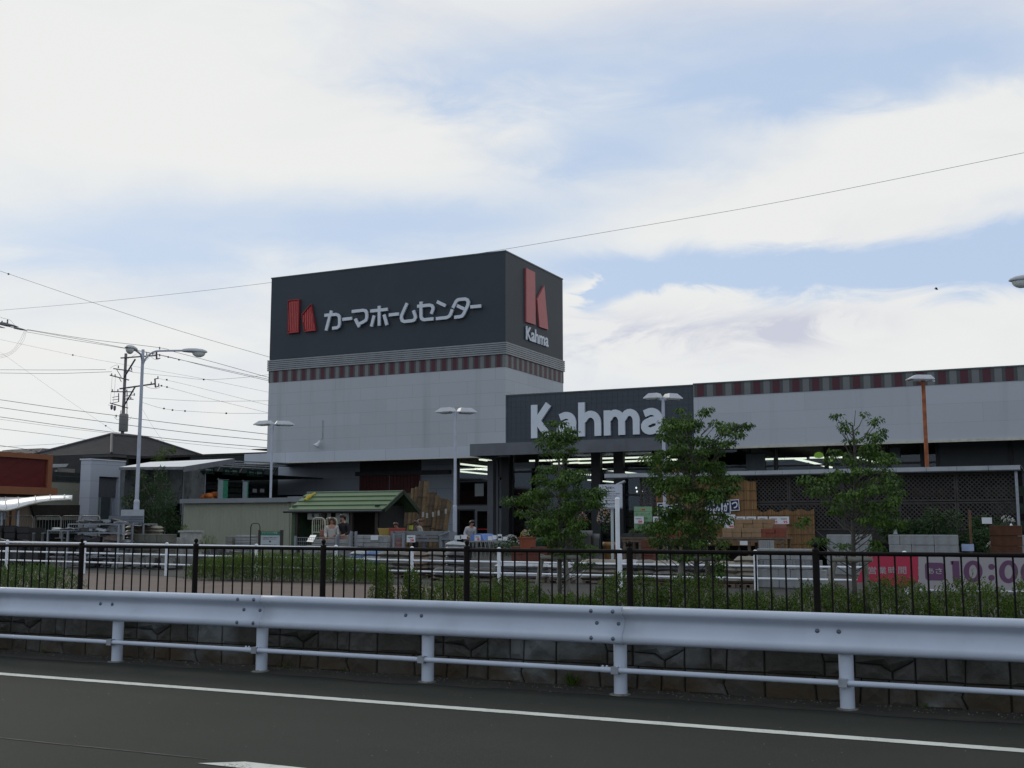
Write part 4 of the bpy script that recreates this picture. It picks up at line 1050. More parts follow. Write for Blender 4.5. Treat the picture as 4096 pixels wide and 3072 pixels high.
for (x, y) in ((470, 440), (735, 480), (1040, 185), (1160, 170), (1300, 65), (1300, 205), (1265, 655), (1280, 800), (335, 595), (405, 615), (350, 915), (460, 915), (640, 920), (645, 990), (1130, 765), (425, 1430), (790, 995), (720, 1070)):
    p_ = up(x, y, -.25); MB().lathe(p_ - Vector((0, 0, .12)), [(.04, 0), (.07, .05), (.04, .09), (.07, .13), (.04, .17), (.06, .22), (.02, .26)], 8).build('insulator', ins_m, up_)
for (x, y) in ((335, 1245), (395, 1265)):
    p_ = up(x, y, -.3); MB().lathe(p_ - Vector((0, 0, .28)), [(.03, 0), (.10, .08), (.12, .2), (.13, .42), (.05, .5)], 10).build('fuse_cutout', ins_m, up_)
p_ = up(575, 1560, -.35); tm = MB(); tm.lathe((p_.x, p_.y, p_.z - .85), [(.40, 0), (.42, .05), (.42, 1.55), (.36, 1.68), (.1, 1.72)], 18)
for k in range(3): tm.tube([(p_.x - .2 + .2 * k, p_.y - .2, p_.z + .85), (p_.x - .2 + .2 * k, p_.y - .2, p_.z + 1.15)], .04, 6)
tm.build('transformer', M('transformer_tank', (.16, .155, .15), .6, .12, 2.), up_)
MB().tube([up(645, 920, -.3), up(642, 1450, -.3)], .035, 6).build('conduit', steel_d, up_)
for (pts) in (((300, 470), (380, 405), (460, 400)), ((960, 255), (990, 300), (1080, 250)), ((930, 350), (1020, 335), (1090, 250)), ((1130, 235), (1200, 320), (1290, 285)), ((1020, 830), (1180, 910), (1310, 850)), ((345, 640), (325, 900), (310, 1165)), ((410, 640), (400, 900), (370, 1150)),
              ((385, 1440), (430, 1520), (500, 1500)), ((730, 1440), (710, 1510), (650, 1500)), ((265, 1200), (290, 1215), (350, 1230)), ((600, 300), (660, 280), (835, 180))):
    P_ = [up(x, y, -.25) for x, y in pts]; q_ = [P_[0] * (1 - t) ** 2 + P_[1] * 2 * t * (1 - t) + P_[2] * t * t for t in [i / 8 for i in range(9)]]
    MB().tube(q_, .014, 4, False).build('jumper_wire', wire_m, up_)

wires = [  # label, distance, radius, photo points, beads
 ('long thin cable crossing the whole sky behind the sign tower', 78, .014, [(-150, 1252), (0, 1241), (365, 1210), (740, 1171), (1085, 1130), (1520, 1072), (1944, 1009), (2407, 931), (3148, 802), (4096, 611), (4400, 545)], []),
 ('thin cable slanting down from the upper left edge to the tower', 72, .016, [(-120, 1045), (0, 1084), (368, 1209), (720, 1324), (1077, 1428), (1180, 1455)], [(34, 1096)]),
 ('uppermost of the three cables from the insulators to the tower', 84, .022, [(109, 1318), (350, 1356), (632, 1390), (700, 1408), (860, 1450), (1072, 1509), (1180, 1535)], []),
 ('middle one of the three cables from the insulators to the tower', 84, .022, [(109, 1320), (340, 1361), (547, 1402), (716, 1438), (860, 1470), (1072, 1517), (1180, 1540)], [(673, 1428), (716, 1439)]),
 ('lowest of the three cables from the insulators to the tower', 84, .020, [(104, 1327), (280, 1358), (447, 1385), (636, 1418), (860, 1474), (1072, 1523), (1180, 1550)], []),
 ('faint cable with a bead below the three insulator cables', 88, .011, [(-100, 1340), (0, 1358), (291, 1420), (480, 1455), (795, 1512), (1070, 1568), (1180, 1590)], [(291, 1420)]),
 ('upper cable running level from the left edge to the pole crossarm', 80, .020, [(-150, 1480), (0, 1479), (220, 1480), (423, 1478)], []),
 ('second level cable from the left edge to the pole crossarm', 80, .020, [(-150, 1490), (0, 1492), (220, 1494), (447, 1487)], []),
 ('thick cable passing the pole above its transformer', 76, .026, [(-150, 1580), (0, 1599), (240, 1634), (477, 1664), (547, 1675), (800, 1706), (1069, 1737), (1180, 1748)], []),
 ('thick cable crossing the pole transformer', 75, .026, [(-150, 1608), (0, 1630), (240, 1664), (477, 1695), (547, 1705), (800, 1736), (1069, 1762), (1180, 1772)], []),
 ('thick cable running just above the tiled roof ridge', 74, .026, [(-150, 1648), (25, 1671), (250, 1703), (477, 1732), (760, 1764), (1069, 1791), (1180, 1800)], []),
 ('thin cable hanging under the thick one above the roof ridge', 74, .013, [(-150, 1658), (0, 1677), (250, 1711), (497, 1740), (760, 1775), (1069, 1804), (1180, 1815)], []),
 ('cable running from the left edge to the tiled roof', 70, .018, [(-150, 1697), (0, 1715), (200, 1739), (348, 1759)], []),
 ('short cable low at the left edge above the orange building', 62, .020, [(-150, 1758), (0, 1782), (80, 1793), (150, 1806)], []),
 ('level cable meeting the left slope of the tiled roof', 66, .012, [(-150, 1790), (0, 1787), (130, 1781), (259, 1774)], []),
 ('cable dropping along the right slope of the tiled roof', 73, .020, [(696, 1809), (780, 1822), (870, 1833), (985, 1847), (1100, 1860)], [(780, 1822)]),
 ('sagging cable from the pole hardware to the white tower wall', 86, .014, [(557, 1590), (700, 1600), (845, 1605), (1072, 1603), (1180, 1600)], []),
 ('dipping cable with a bead just below the striped band', 86, .014, [(527, 1489), (700, 1506), (815, 1518), (950, 1512), (1072, 1499), (1180, 1485)], [(815, 1518)]),
 ('dotted cable falling from the lower bracket of the pole', 82, .012, [(636, 1541), (716, 1561), (850, 1597), (1072, 1651), (1180, 1675)], [(646, 1543), (668, 1548)]),
 ('thin cable falling from the upper bracket of the pole', 82, .011, [(636, 1514), (740, 1537), (900, 1577), (1072, 1621), (1180, 1648)], [(667, 1519)]),
 ('beaded cable sagging between pole and white tower wall', 83, .013, [(557, 1606), (656, 1635), (760, 1645), (905, 1653), (1072, 1653), (1180, 1650)], [(656, 1634), (690, 1640), (740, 1644), (905, 1653)]),
 ('faint guy line slanting down behind the pole at the left', 90, .009, [(0, 1407), (200, 1550), (423, 1703), (470, 1735)], [(423, 1703)]),
 ('faint guy line slanting down right of the tall lamp', 90, .008, [(558, 1616), (620, 1720), (690, 1810)], [])]
def smooth(P, k=5):
    o = []
    for i in range(len(P) - 1):
        a, b_ = P[i], P[i + 1]; m0 = (P[i + 1] - P[i - 1]) / 2 if i else b_ - a; m1 = (P[i + 2] - P[i]) / 2 if i + 2 < len(P) else b_ - a
        for j in range(k):
            t = j / k; o.append(a * (2 * t ** 3 - 3 * t * t + 1) + m0 * (t ** 3 - 2 * t * t + t) + b_ * (3 * t * t - 2 * t ** 3) + m1 * (t ** 3 - t * t))
    return o + [P[-1]]
for (lb_, D, rr, pts, beads) in wires:
    P_ = smooth([PY(x, y, D) for x, y in pts])
    if beads:
        root = thing('overhead_wire', lb_, 'cable', P_[0]); MB().tube(P_, rr, 5, False).build('cable', wire_m, root)
        for (x, y) in beads: MB().lathe(PY(x, y, D) - Vector((0, 0, .09)), [(.02, 0), (.08, .04), (.10, .09), (.08, .14), (.02, .18)], 8).build('spacer', steel_d, root)
    else: single(MB().tube(P_, rr, 5, False), 'overhead_wire', wire_m, lb_, 'cable', P_[0])
# insulator cluster at the left edge (end of the line strung to a pole outside the frame)
cl = thing('insulator_string', 'cluster of line insulators with drooping leads at the left edge', 'insulators', PY(0, 1295, 84))
for i, (x0, y0, x1, y1) in enumerate(((-30, 1285, 45, 1298), (-20, 1292, 60, 1305), (-60, 1275, 30, 1306), (0, 1290, 75, 1308), (30, 1305, 109, 1322), (-80, 1290, 20, 1312))):
    a, b_ = PY(x0, y0, 84), PY(x1, y1, 84); MB().tube([a, a.lerp(b_, .3), a.lerp(b_, .35), a.lerp(b_, .7), b_], [.04, .05, .12, .11, .03], 8).build('insulator', ins_m, cl)
for (x, y) in ((8, 1290), (30, 1285)): MB().lathe(PY(x, y, 84) - Vector((0, 0, .25)), [(.05, 0), (.10, .1), (.05, .18), (.10, .28), (.04, .45)], 8).build('insulator', ins_m, cl)
for k in range(3):
    P_ = [PY(x, y, 84) for x, y in ((106 - 4 * k, 1322), (90 - 6 * k, 1370 - 4 * k), (40, 1420 - 6 * k), (-40, 1440 - 7 * k))]
    MB().tube(smooth(P_), .012, 4, False).build('lead', wire_m, cl)
MB().tube(smooth([PY(x, y, 84) for x, y in ((0, 1268), (20, 1275), (40, 1280), (58, 1300))]), .014, 4, False).build('lead', wire_m, cl)
b_ = PY(3745, 1156, 60.); bd = MB(); bd.lathe(b_, [(.01, -.10), (.03, -.04), (.045, .0), (.03, .05), (.01, .10)], 8, (1, .2, -.3))
bd.add([b_ + Vector((-.02, 0, .02)), b_ + Vector((-.04, .17, .06)), b_ + Vector((.04, .15, .05)), b_ + Vector((.07, 0, .02))], [(0, 1, 2, 3)]); bd.add([b_ + Vector((-.02, 0, .02)), b_ + Vector((-.04, -.17, .06)), b_ + Vector((.04, -.15, .05)), b_ + Vector((.07, 0, .02))], [(3, 2, 1, 0)])
single(bd, 'bird', black, 'tiny dark bird flying in the blue gap of the sky', 'bird', b_)
#@@LEFT
# ------------------------------------------------------------------ tiled house behind on the left
hs_ = thing('tiled_house', 'two storey house with a dark hipped tile roof behind the white porch', 'house', (-68, 68, 0))
tile = M('roof_tiles', (.060, .058, .062), .7, .2, 1.5)
def tile_roof(mb, A, B, R0, R1, n=22):
    """a roof plane from eave A-B up to ridge R0-R1, laid in stepped courses"""
    A, B, R0, R1 = map(Vector, (A, B, R0, R1)); nn = (B - A).cross(R0 - A).normalized()
    if nn.z < 0: nn = -nn
    for i in range(n):
        t0_, t1_ = i / n, (i + 1) / n
        a0, b0, a1, b1 = A.lerp(R0, t0_), B.lerp(R1, t0_), A.lerp(R0, t1_), B.lerp(R1, t1_)
        mb.add([a0 + nn * .05, b0 + nn * .05, b1 + nn * .005, a1 + nn * .005, a0 - nn * .02, b0 - nn * .02], [(0, 1, 2, 3), (4, 5, 1, 0)])
ze, zr = 6.95, 8.85
eA, eB, eC, eD = (-72.9, 63, ze), (-63.9, 63, ze), (-63.9, 75.5, ze), (-72.9, 75.5, ze); r0, r1 = (-68.4, 67.4, zr), (-68.4, 71.2, zr)
rm = MB(); tile_roof(rm, eA, eB, r0, r0); tile_roof(rm, eB, eC, r0, r1); tile_roof(rm, eC, eD, r1, r1); tile_roof(rm, eD, eA, r1, r0)
ro = rm.build('roof', tile, hs_)
for a, b2 in ((eB, r0), (eA, r0), (eC, r1), (r0, r1)): MB().tube([Vector(a) + Vector((0, 0, .06)), Vector(b2) + Vector((0, 0, .08))], .11, 8).build('ridge_tile', tile, ro)
MB().box(-72.9, -63.9, 63.0, 63.06, ze - .22, ze - .03).build('gutter', dark_metal, ro)
MB().box(-63.96, -63.9, 63.061, 75.5, ze - .22, ze - .03).build('gutter', dark_metal, ro)
MB().box(-72.8, -64, 63.1, 75.4, ze - .10, ze - .04).build('eave_board', M('eave_board', (.06, .055, .05), .8), ro)
stuc = M('house_render', (.30, .30, .26), .85, .1, 1., streak=.3)
MB().box(-72, -64.8, 63.9, 74.6, 0, ze - .04).build('wall', stuc, hs_)
MB().box(-64.79, -64.7, 64.3, 66.8, 4.6, 6.2).build('window', frame_d, hs_)
MB().box(-72.4, -70, 63.0, 63.85, 4.4, 4.5).build('balcony', stuc, hs_)
MB().box(-90, -80, 70, 78, 0, 7.4).build('wall', stuc, tag(thing('low_roof_house', 'distant house with a low grey roof above the orange building', 'house', (-85, 74, 0)), group=None))
_h = [o for o in COL.objects if o.name == 'low_roof_house'][0]
rm = MB(); q0 = [(-91, 69, 7.3), (-79, 69, 7.3), (-79, 79, 7.3), (-91, 79, 7.3)]
tile_roof(rm, q0[0], q0[1], (-87, 73.5, 8.6), (-83, 73.5, 8.6), 8); tile_roof(rm, q0[1], q0[2], (-83, 73.5, 8.6), (-83, 74.5, 8.6), 8); tile_roof(rm, q0[3], q0[0], (-87, 74.5, 8.6), (-87, 73.5, 8.6), 8)
rm.build('roof', tile, _h)
# cream house wall with balcony and washing between orange building and porch
XH = -50.5
def quadX(X, pts, mb=None, th=.12):
    mb = mb or MB(); mb.prism([PXc(x, y, X) for x, y in pts], (-th, 0, 0)); return mb
ch_ = thing('balcony_house', 'cream house wall with a cluttered balcony left of the white porch', 'house', PXc(260, 2050, XH))
quadX(XH, [(150, 1925), (320, 1930), (318, 2080), (150, 2080)], th=3.).build('wall', M('cream_siding', (.235, .24, .19), .8, .08, 1., streak=.2), ch_)
quadX(XH - 3.2, [(180, 1820), (330, 1824), (330, 1940), (180, 1936)], th=.2).build('upper_wall', M('upper_wall_dark', (.05, .05, .05), .9, .2, 2.), ch_)
quadX(XH + .04, [(212, 1922), (322, 1926), (322, 1930), (212, 1926)], th=.1).build('balcony_rail', dark_metal, ch_)
bb = MB()
for i in range(14): x = 214 + i * 8; bb.tube([PXc(x, 1905, XH + .02), PXc(x, 1926, XH + .02)], .012, 4)
bb.tube([PXc(212, 1904, XH + .02), PXc(322, 1908, XH + .02)], .02, 5); bb.build('baluster_panel', dark_metal, ch_)
quadX(XH - 1.5, [(232, 1872), (300, 1876), (298, 1915), (240, 1912)], th=.05).build('sunshade', M('dim_wall', (.20, .19, .17), .9, .15), ch_)
quadX(XH - .5, [(205, 1858), (275, 1855), (264, 1868), (203, 1870)], th=1.).build('awning', M('awning_pale', (.36, .38, .38), .6, .1), ch_)
cloth_cols = [(.30, .31, .33), (.05, .05, .06), (.24, .24, .25), (.13, .10, .10)]
for i, (x0, x1, y0, y1) in enumerate(((236, 245, 1903, 1921), (248, 262, 1893, 1922), (266, 276, 1900, 1919), (284, 300, 1903, 1921), (222, 230, 1880, 1915))):
    tag(quadX(XH - .6, [(x0, y0), (x1, y0), (x1 - 1, y1), (x0 + 1, y1)], th=.06).build('laundry', M('laundry_%d' % (i % 4), cloth_cols[i % 4], .95, .1), None, PXc(x0, y1, XH - .6)),
        ('white cloth hanging on the house balcony, leftmost but one', 'dark cloth hanging on the house balcony', 'grey cloth hanging on the house balcony beside the dark cloth', 'brownish cloth at the right end of the house balcony', 'narrow white cloth at the left end of the house balcony')[i], 'laundry')
# orange and red building
XO = -45.
ob_ = thing('orange_building', 'orange framed building with a dark red louvred sign wall at the left edge', 'building', PXc(100, 2060, XO))
orange = M('orange_render', (.23, .088, .042), .75, .12, 1., streak=.3)
oa = PXc(0, 1805, XO); ob2 = PXc(213, 1822, XO)
y0_, y1_ = 24.0, ob2.y
zt_, zb_ = oa.z, PXc(190, 1952, XO).z
fr = MB(); zr1 = PXc(185, 1838, XO).z; yr1 = PXc(191, 1900, XO).y
fr.box(XO - .3, XO, y0_, y1_, zr1, zt_); fr.box(XO - .3, XO, yr1, y1_, zb_, zr1); fr.box(XO - 6, XO - .301, y0_, y1_, zb_, zt_); fr.build('frame', orange, ob_)
lo = MB(); nlv = 26
for i in range(nlv): z = zb_ + (zr1 - zb_) * i / nlv; lo.box(XO - .28, XO - .12, y0_, yr1 - .002, z, z + (zr1 - zb_) / nlv * .72)
lo.build('louvre_panel', M('dark_red_louvre', (.13, .016, .014), .55, .15, 3.), ob_)
zl = PXc(200, 1982, XO).z
MB().box(XO - 6, XO + .55, y0_, PXc(230, 1965, XO + .55).y, zl, zb_ - .01).build('eave', orange, ob_)
brown = M('restaurant_wall', (.16, .125, .09), .85, .2, 1.)
MB().box(XO - 6, XO - .4, y0_, y1_ - .5, GZ, zl - .01).build('wall', brown, ob_)
MB().prism([PXc(x, y, XO - .2) for x, y in ((125, 2020), (320, 2020), (318, 2068), (140, 2068))], (-.1, 0, 0)).build('open_front', M('dark_interior', (.02, .016, .012), .9, .3), ob_)
for i, (x0, x1) in enumerate(((28, 38), (48, 62))): MB().prism([PXc(x0, 2030, XO - .1), PXc(x1, 2030, XO - .1), PXc(x1 - 3, 2130, XO - .1), PXc(x0 - 3, 2130, XO - .1)], (-.2, 0, 0)).build('post', M('timber_post', (.20, .12, .07), .8, .2, 5.), ob_)
# curved white canopy in front of it
cc = thing('curved_canopy', 'curved white translucent canopy roof at the lower left edge', 'canopy', PY(60, 2100, 33))
cm_ = M('canopy_sheet', (.62, .64, .66), .3, .08, 1.5); vs = []; nc = 14
edge0 = [(-120, 2012), (0, 2037), (50, 2035), (120, 2015), (180, 2003), (240, 1997), (288, 1995)]
edge1 = [(-120, 1985), (0, 1989), (50, 1989), (120, 1990), (180, 1990.5), (240, 1991.5), (290, 1993.5)]
P0_ = smooth([PY(x, y, 31.5) for x, y in edge0], 3); P1_ = smooth([PY(x, y, 36.) for x, y in edge1], 3)
for a, b2 in zip(P0_, P1_): vs += [a, a.lerp(b2, .5) + Vector((0, 0, .14)), b2]
n3 = len(vs) // 3; fs = []
for i in range(n3 - 1):
    for k in range(2): a = i * 3 + k; fs.append((a, a + 3, a + 4, a + 1))
o = MB().add(vs, fs, True).build('roof_sheet', cm_, cc); md = o.modifiers.new('Solidify', 'SOLIDIFY'); md.thickness = .03
for j in (0, 4, 7, 10, 13, 16):
    MB().tube([vs[3 * j] + Vector((0, 0, .02)), vs[3 * j + 1] + Vector((0, 0, .02)), vs[3 * j + 2] + Vector((0, 0, .02))], .025, 5).build('rib', galv, cc)
MB().tube([p + Vector((0, -.02, -.03)) for p in P0_], .045, 6).build('edge_trim', M('cream_trim', (.42, .40, .34), .6), cc)
for x in (10, 75): q_ = PY(x, 2040, 31.7); MB().tube([(q_.x, 31.7, GZ), (q_.x, 31.7, q_.z)], .05, 8).build('post', galv, cc)
MB().box(PY(-60, 2040, 34.5).x, PY(20, 2078, 34.5).x, 34.5, 34.56, PY(10, 2078, 34.5).z, PY(10, 2040, 34.5).z).build('side_screen', M('pale_screen', (.42, .47, .52), .5, .05), cc)
# white porch block
XP = -48.
ph = thing('porch_block', 'pale grey panelled porch block with a dark recessed doorway', 'building', PXc(420, 2060, XP))
pm_porch = panel_mat('porch_panels', C(176, 182, 192, .98), 40., .93, .012, .62, .25)
zt_ = PXc(360, 1838, XP).z; ya, yb2 = PXc(362, 1900, XP).y, PXc(500, 1900, XP).y; yd0, yd1 = PXc(395, 1950, XP).y, PXc(474, 1950, XP).y; zd = PXc(430, 1907, XP).z
xw = PY(322, 1900, ya).x
pw = MB(); pw.box(xw, XP, ya, yd0, GZ, zt_); pw.box(xw, XP, yd0, yd1, zd, zt_); pw.box(xw, XP, yd1, yb2, GZ, zt_); pw.box(xw, XP - .301, yd0, yd1, GZ, zd)
pw.build('wall', pm_porch, ph); MB().box(xw - .05, XP + .06, ya - .06, yb2, zt_, zt_ + .06).build('coping', white_board, ph)
MB().box(XP - .30, XP - .20, yd0, yd1, PXc(430, 1989, XP).z, zd).build('recess_panel', M('recess_panel', (.085, .09, .095), .7, .08), ph)  # dark colour carries the shade of a deeper, covered recess
dz = PXc(430, 1990, XP).z
MB().box(XP - .28, XP - .18, PXc(408, 2020, XP).y, PXc(452, 2020, XP).y, GZ, dz).build('glass_door', M('door_glass', (.06, .075, .08), .15, .2, 2.), ph)
MB().box(XP - .28, XP - .17, PXc(395, 2020, XP).y, PXc(407, 2020, XP).y, GZ, dz).build('side_light', M('green_poster', (.20, .32, .24), .5, .3, 6.), ph)
for x in (407, 453): MB().box(XP - .28, XP - .12, PXc(x, 2020, XP).y - .05, PXc(x, 2020, XP).y + .05, GZ, dz).build('door_frame', galv, ph)

# ------------------------------------------------------------------ garden annex: sloping white roof, netting, signs
an = thing('garden_annex', 'open garden centre annex with sloping white roof, grey netting and green signs', 'annex', PXc(800, 2050, -42))
rp = MB(); XA = -43.
A_ = PY(478, 1868, 42.5); B_ = PY(735, 1866, 42.5); C2 = PY(937, 1834, 46.5); D_ = PY(600, 1848, 50.)
o = MB().add([A_, B_, C2, D_], [(0, 1, 2, 3)]).build('roof_sheet', M('white_roof_sheet', (.66, .68, .68), .35, .1, .8), an); md = o.modifiers.new('Solidify', 'SOLIDIFY'); md.thickness = .05; md.offset = -1
MB().beam(B_ - Vector((0, 0, .13)), C2 - Vector((0, 0, .13)), .08, .26).build('roof_edge', M('roof_edge', (.16, .165, .18), .5), an)
MB().beam(A_ - Vector((0, 0, .08)), B_ - Vector((0, 0, .08)), .08, .14).build('roof_edge', MC['roof_edge'], an)
for (a, b2) in (((930, 1845), (1150, 1853)), ((880, 1852), (1130, 1862)), ((860, 1857), (1100, 1868)), ((835, 1863), (1080, 1876))):
    MB().beam(PXc(*a, XA + .5), PXc(*b2, XA + .5), .5, .05).build('roof_sheet', M('dull_roof_sheet', (.30, .32, .33), .5, .2, 1.), an)
for i in range(7):
    x = 850 + i * 44; MB().beam(PXc(x, 1848 + i * 2.5, XA + .55), PXc(x - 22, 1882 + i * 2.5, XA - 2.5), .06, .08).build('rafter', dark_metal, an)
def netting(name, base, alpha):
    m = bpy.data.materials.new(name); m.use_nodes = True; q = N(m.node_tree); p = m.node_tree.nodes['Principled BSDF']
    v = q.new('ShaderNodeTexCoord').outputs['Object']; mp = q.new('ShaderNodeMapping'); q.link(v, mp.inputs[0]); mp.inputs['Scale'].default_value = (1, 1, .25)
    q.link(q.mix(q.rng(q.noise(mp.outputs[0], 1.6, 5, .6), .3, .7), tuple(c * .6 for c in base) + (1,), tuple(c * 1.25 for c in base) + (1,)), p.inputs['Base Color'])
    q.link(q.rng(q.noise(v, 2.5, 4, .6), .3, .7, alpha - .18, alpha + .15), p.inputs['Alpha']); p.inputs['Roughness'].default_value = .95
    return m
net = netting('shade_net', (.22, .235, .23), .72)
nb_ = MB()
npt = [(480, 1872), (560, 1874), (640, 1874), (720, 1876), (822, 1880)]
for (a, b2) in zip(npt, npt[1:]):
    nb_.add([PXc(a[0], a[1], XA), PXc(b2[0], b2[1], XA), PXc(b2[0], 2010, XA), PXc(a[0], 2060, XA)], [(0, 1, 2, 3)])
nb_.build('netting', net, an)
for x in (482, 560, 620, 668, 735, 822): MB().tube([PXc(x, 1876, XA + .04), Vector((XA + .04, PXc(x, 1876, XA + .04).y, GZ))], .035, 6).build('post', galv, an)
MB().box(XA - 8, XA - 7.8, PXc(480, 1900, XA).y, Yg, GZ, 4.6).build('rear_wall', M('annex_shade', (.018, .024, .023), .9, .3), an)
MB().box(XA - 8, XA + .3, PXc(800, 1900, XA).y, Yg - .2, 4.60, 4.64).build('inner_roof', M('annex_shade', (.028, .034, .034)), an)  # underside coloured near-black to paint in the dark void
green_s = M('sign_green', (.010, .060, .040), .6, .1)
for i, (x0, x1, yt, yb3, tx) in enumerate(((815, 858, 1868, 1897, '肥料'), (892, 956, 1872, 1902, '用土・肥料'), (988, 1055, 1878, 1908, '用土・肥料'))):
    a, b2 = PXc(x0, yt, XA + .1), PXc(x1, yb3, XA + .1); d = thing('hanging_sign', ('green 肥料 sign, leftmost of the signs hung in the garden annex', 'green 用土・肥料 sign, middle one of the garden annex', 'green 用土・肥料 sign nearest the shop wall')[i], 'sign', (XA + .1, a.y, b2.z), 'green signs hung in the garden annex')
    MB().box(XA + .06, XA + .10, a.y, b2.y, b2.z, a.z).build('board', green_s, d)
    tb = MB(); w_ = b2.y - a.y; h_ = a.z - b2.z; text(tb, tx, (XA + .10, a.y + w_ * (.12 if i else .15), b2.z + h_ * .22), UY, UZ, w_ * (.76 if i else .7), h_ * .56, .012, .02); tb.build('lettering', M('sign_white', (.40, .44, .42), .6, .05), d)
# things standing in the annex
for i, (x0, x1, y0, y1, c) in enumerate(((815, 868, 1925, 1960, (.05, .055, .06)), (905, 965, 1925, 1995, (.035, .045, .035)), (1000, 1066, 1935, 2000, (.022, .024, .028)), (815, 870, 1965, 2000, (.02, .02, .02)))):
    a, b2 = PXc(x0, y0, XA - 2), PXc(x1, y1, XA - 2); mb = MB()
    for k in range(3): mb.box(XA - 2.8, XA - 2, a.y, b2.y, b2.z + (a.z - b2.z) * k / 3 + .02, b2.z + (a.z - b2.z) * (k + .85) / 3)
    mb.box(XA - 2.85, XA - 2.81, a.y, b2.y, GZ, a.z)
    single(mb, 'display_rack', M('rack_%d' % i, c, .8, .4, 4.), ('dark stocked rack under the leftmost annex sign', 'green stocked rack between the two tall banners', 'black stocked rack carrying two white cards', 'black lower rack behind the orange heap')[i], 'rack', (XA - 2, a.y, GZ))
for x in (1012, 1042):
    a, b2 = PXc(x, 1955, XA - 1.95), PXc(x + 15, 1970, XA - 1.95)
    single(MB().box(XA - 1.98, XA - 1.95, a.y, b2.y, b2.z, a.z), 'price_card', white_board, ('left' if x < 1030 else 'right') + ' one of the two white cards on the black rack', 'card', (XA - 1.95, a.y, b2.z))
a = PXc(850, 2000, XA + .3); mb = MB()
r_ = random.Random(4)
for i in range(9): mb.lathe((XA + .2 + r_.uniform(-.2, .2), a.y + r_.uniform(-.45, .45), a.z + r_.uniform(-.2, .15)), [(.05, 0), (.22, .08), (.27, .2), (.2, .33), (.04, .38)], 9)
single(mb, 'orange_heap', M('orange_netting', (.55, .16, .04), .7, .25, 8.), 'heap of orange nets behind the cream wall, under the leftmost sign', 'heap', (a.x, a.y, GZ))
for i, (x0, x1, yt, yb3) in enumerate(((873, 910, 1919, 2000), (972, 992, 1926, 2000))):
    a, b2 = PXc(x0, yt, XA + .8), PXc(x1, yb3, XA + .8); d = thing('banner_flag', ('wide' if i == 0 else 'narrow') + ' pale and green tall banner flag in the garden annex', 'banner', (XA + .8, a.y, GZ))
    ym = a.y + (b2.y - a.y) * (.5 if i == 0 else .8)
    MB().box(XA + .78, XA + .80, a.y, ym, b2.z, a.z).build('cloth', M('banner_pale', (.28, .36, .36), .8, .1), d); MB().box(XA + .78, XA + .80, ym, b2.y, b2.z, a.z - .02).build('cloth', M('banner_green', (.04, .22, .13), .8, .15, 6.), d)
    MB().tube([(XA + .83, a.y - .03, GZ), (XA + .83, a.y - .03, a.z + .1)], .02, 6).build('pole', galv, d); MB().tube([(XA + .83, a.y - .15, a.z + .03), (XA + .83, b2.y + .05, a.z + .03)], .014, 5).build('crossbar', galv, d)

# ------------------------------------------------------------------ cream wall (row of store sheds) and green roofed hut
cw = thing('cream_shed', 'long cream ribbed steel shed with a grey edged flat roof', 'shed', PY(1050, 2150, 38))
a, b2 = PY(735, 2010, 38), PY(1160, 2010, 38); zc = PY(900, 2012, 38).z; mb = MB(); n = 30
for i in range(n):
    x0 = a.x + (b2.x - a.x) * i / n; x1 = a.x + (b2.x - a.x) * (i + 1) / n; m_ = x1 - .07
    mb.add([(x0, 38, GZ), (m_, 38, GZ), (m_, 38, zc), (x0, 38, zc)], [(0, 1, 2, 3)])
    mb.add([(m_, 38, GZ), (m_ + .015, 38.010, GZ), (x1 - .015, 38.010, GZ), (x1, 38, GZ), (m_, 38, zc), (m_ + .015, 38.010, zc), (x1 - .015, 38.010, zc), (x1, 38, zc)], [(0, 1, 5, 4), (1, 2, 6, 5), (2, 3, 7, 6)])
mb.box(a.x, b2.x, 38.04, 40.5, GZ, zc)
mb.build('wall', M('cream_steel', (.26, .27, .205), .6, .06, 1., streak=.3), cw)
c0 = PY(725, 1998, 37.9); MB().box(c0.x, b2.x + .05, 37.8, 40.6, zc, c0.z + .02).build('roof_edge', M('zinc_edge', (.19, .20, .21), .5, .1, 2.), cw)
c1 = PY(1215, 1994, 37.9); MB().box(b2.x + .06, c1.x, 37.75, 37.95, zc + .02, c0.z + .06).build('gutter', M('zinc_edge', (.19, .20, .21)), cw)
ht = thing('green_hut', 'small hut with a green metal gable roof and open front', 'hut', PY(1400, 2150, 35))
Ye, Yr, Yb2 = 34., 35.2, 36.32; zev, zrd = 2.14, 2.81; xl, xr2 = -25.6, -21.43
gm_ = M('green_metal_roof', (.060, .115, .048), .5, .1, 1.5)
mb = MB(); nst = 4
for i in range(nst):
    t0_, t1_ = i / nst, (i + 1) / nst
    y0, y1 = Ye + (Yr - Ye) * t0_, Ye + (Yr - Ye) * t1_; z0, z1 = zev + (zrd - zev) * t0_, zev + (zrd - zev) * t1_
    mb.prism([(xl, y0 - .03, z0 + .02), (xr2, y0 - .03, z0 + .02), (xr2, y1, z1 - .005), (xl, y1, z1 - .005)], (0, .012, -.035))
mb.prism([(xl, Yb2, 2.1), (xr2, Yb2, 2.1), (xr2, Yr, zrd - .01), (xl, Yr, zrd - .01)], (0, 0, -.04)); mb.build('roof', gm_, ht)
MB().tube([(xl - .05, Yr, zrd), (xr2 + .03, Yr, zrd)], .035, 8).build('ridge_cap', M('green_ridge', (.10, .15, .10), .5), ht)
for (y0, z0, y1, z1) in ((Ye - .06, zev - .03, Yr, zrd - .02), (Yb2 + .06, 2.06, Yr, zrd - .02)):
    MB().beam((xr2 + .03, y0, z0), (xr2 + .03, y1, z1), .05, .15).build('bargeboard', M('green_barge', (.018, .035, .018), .5), ht)
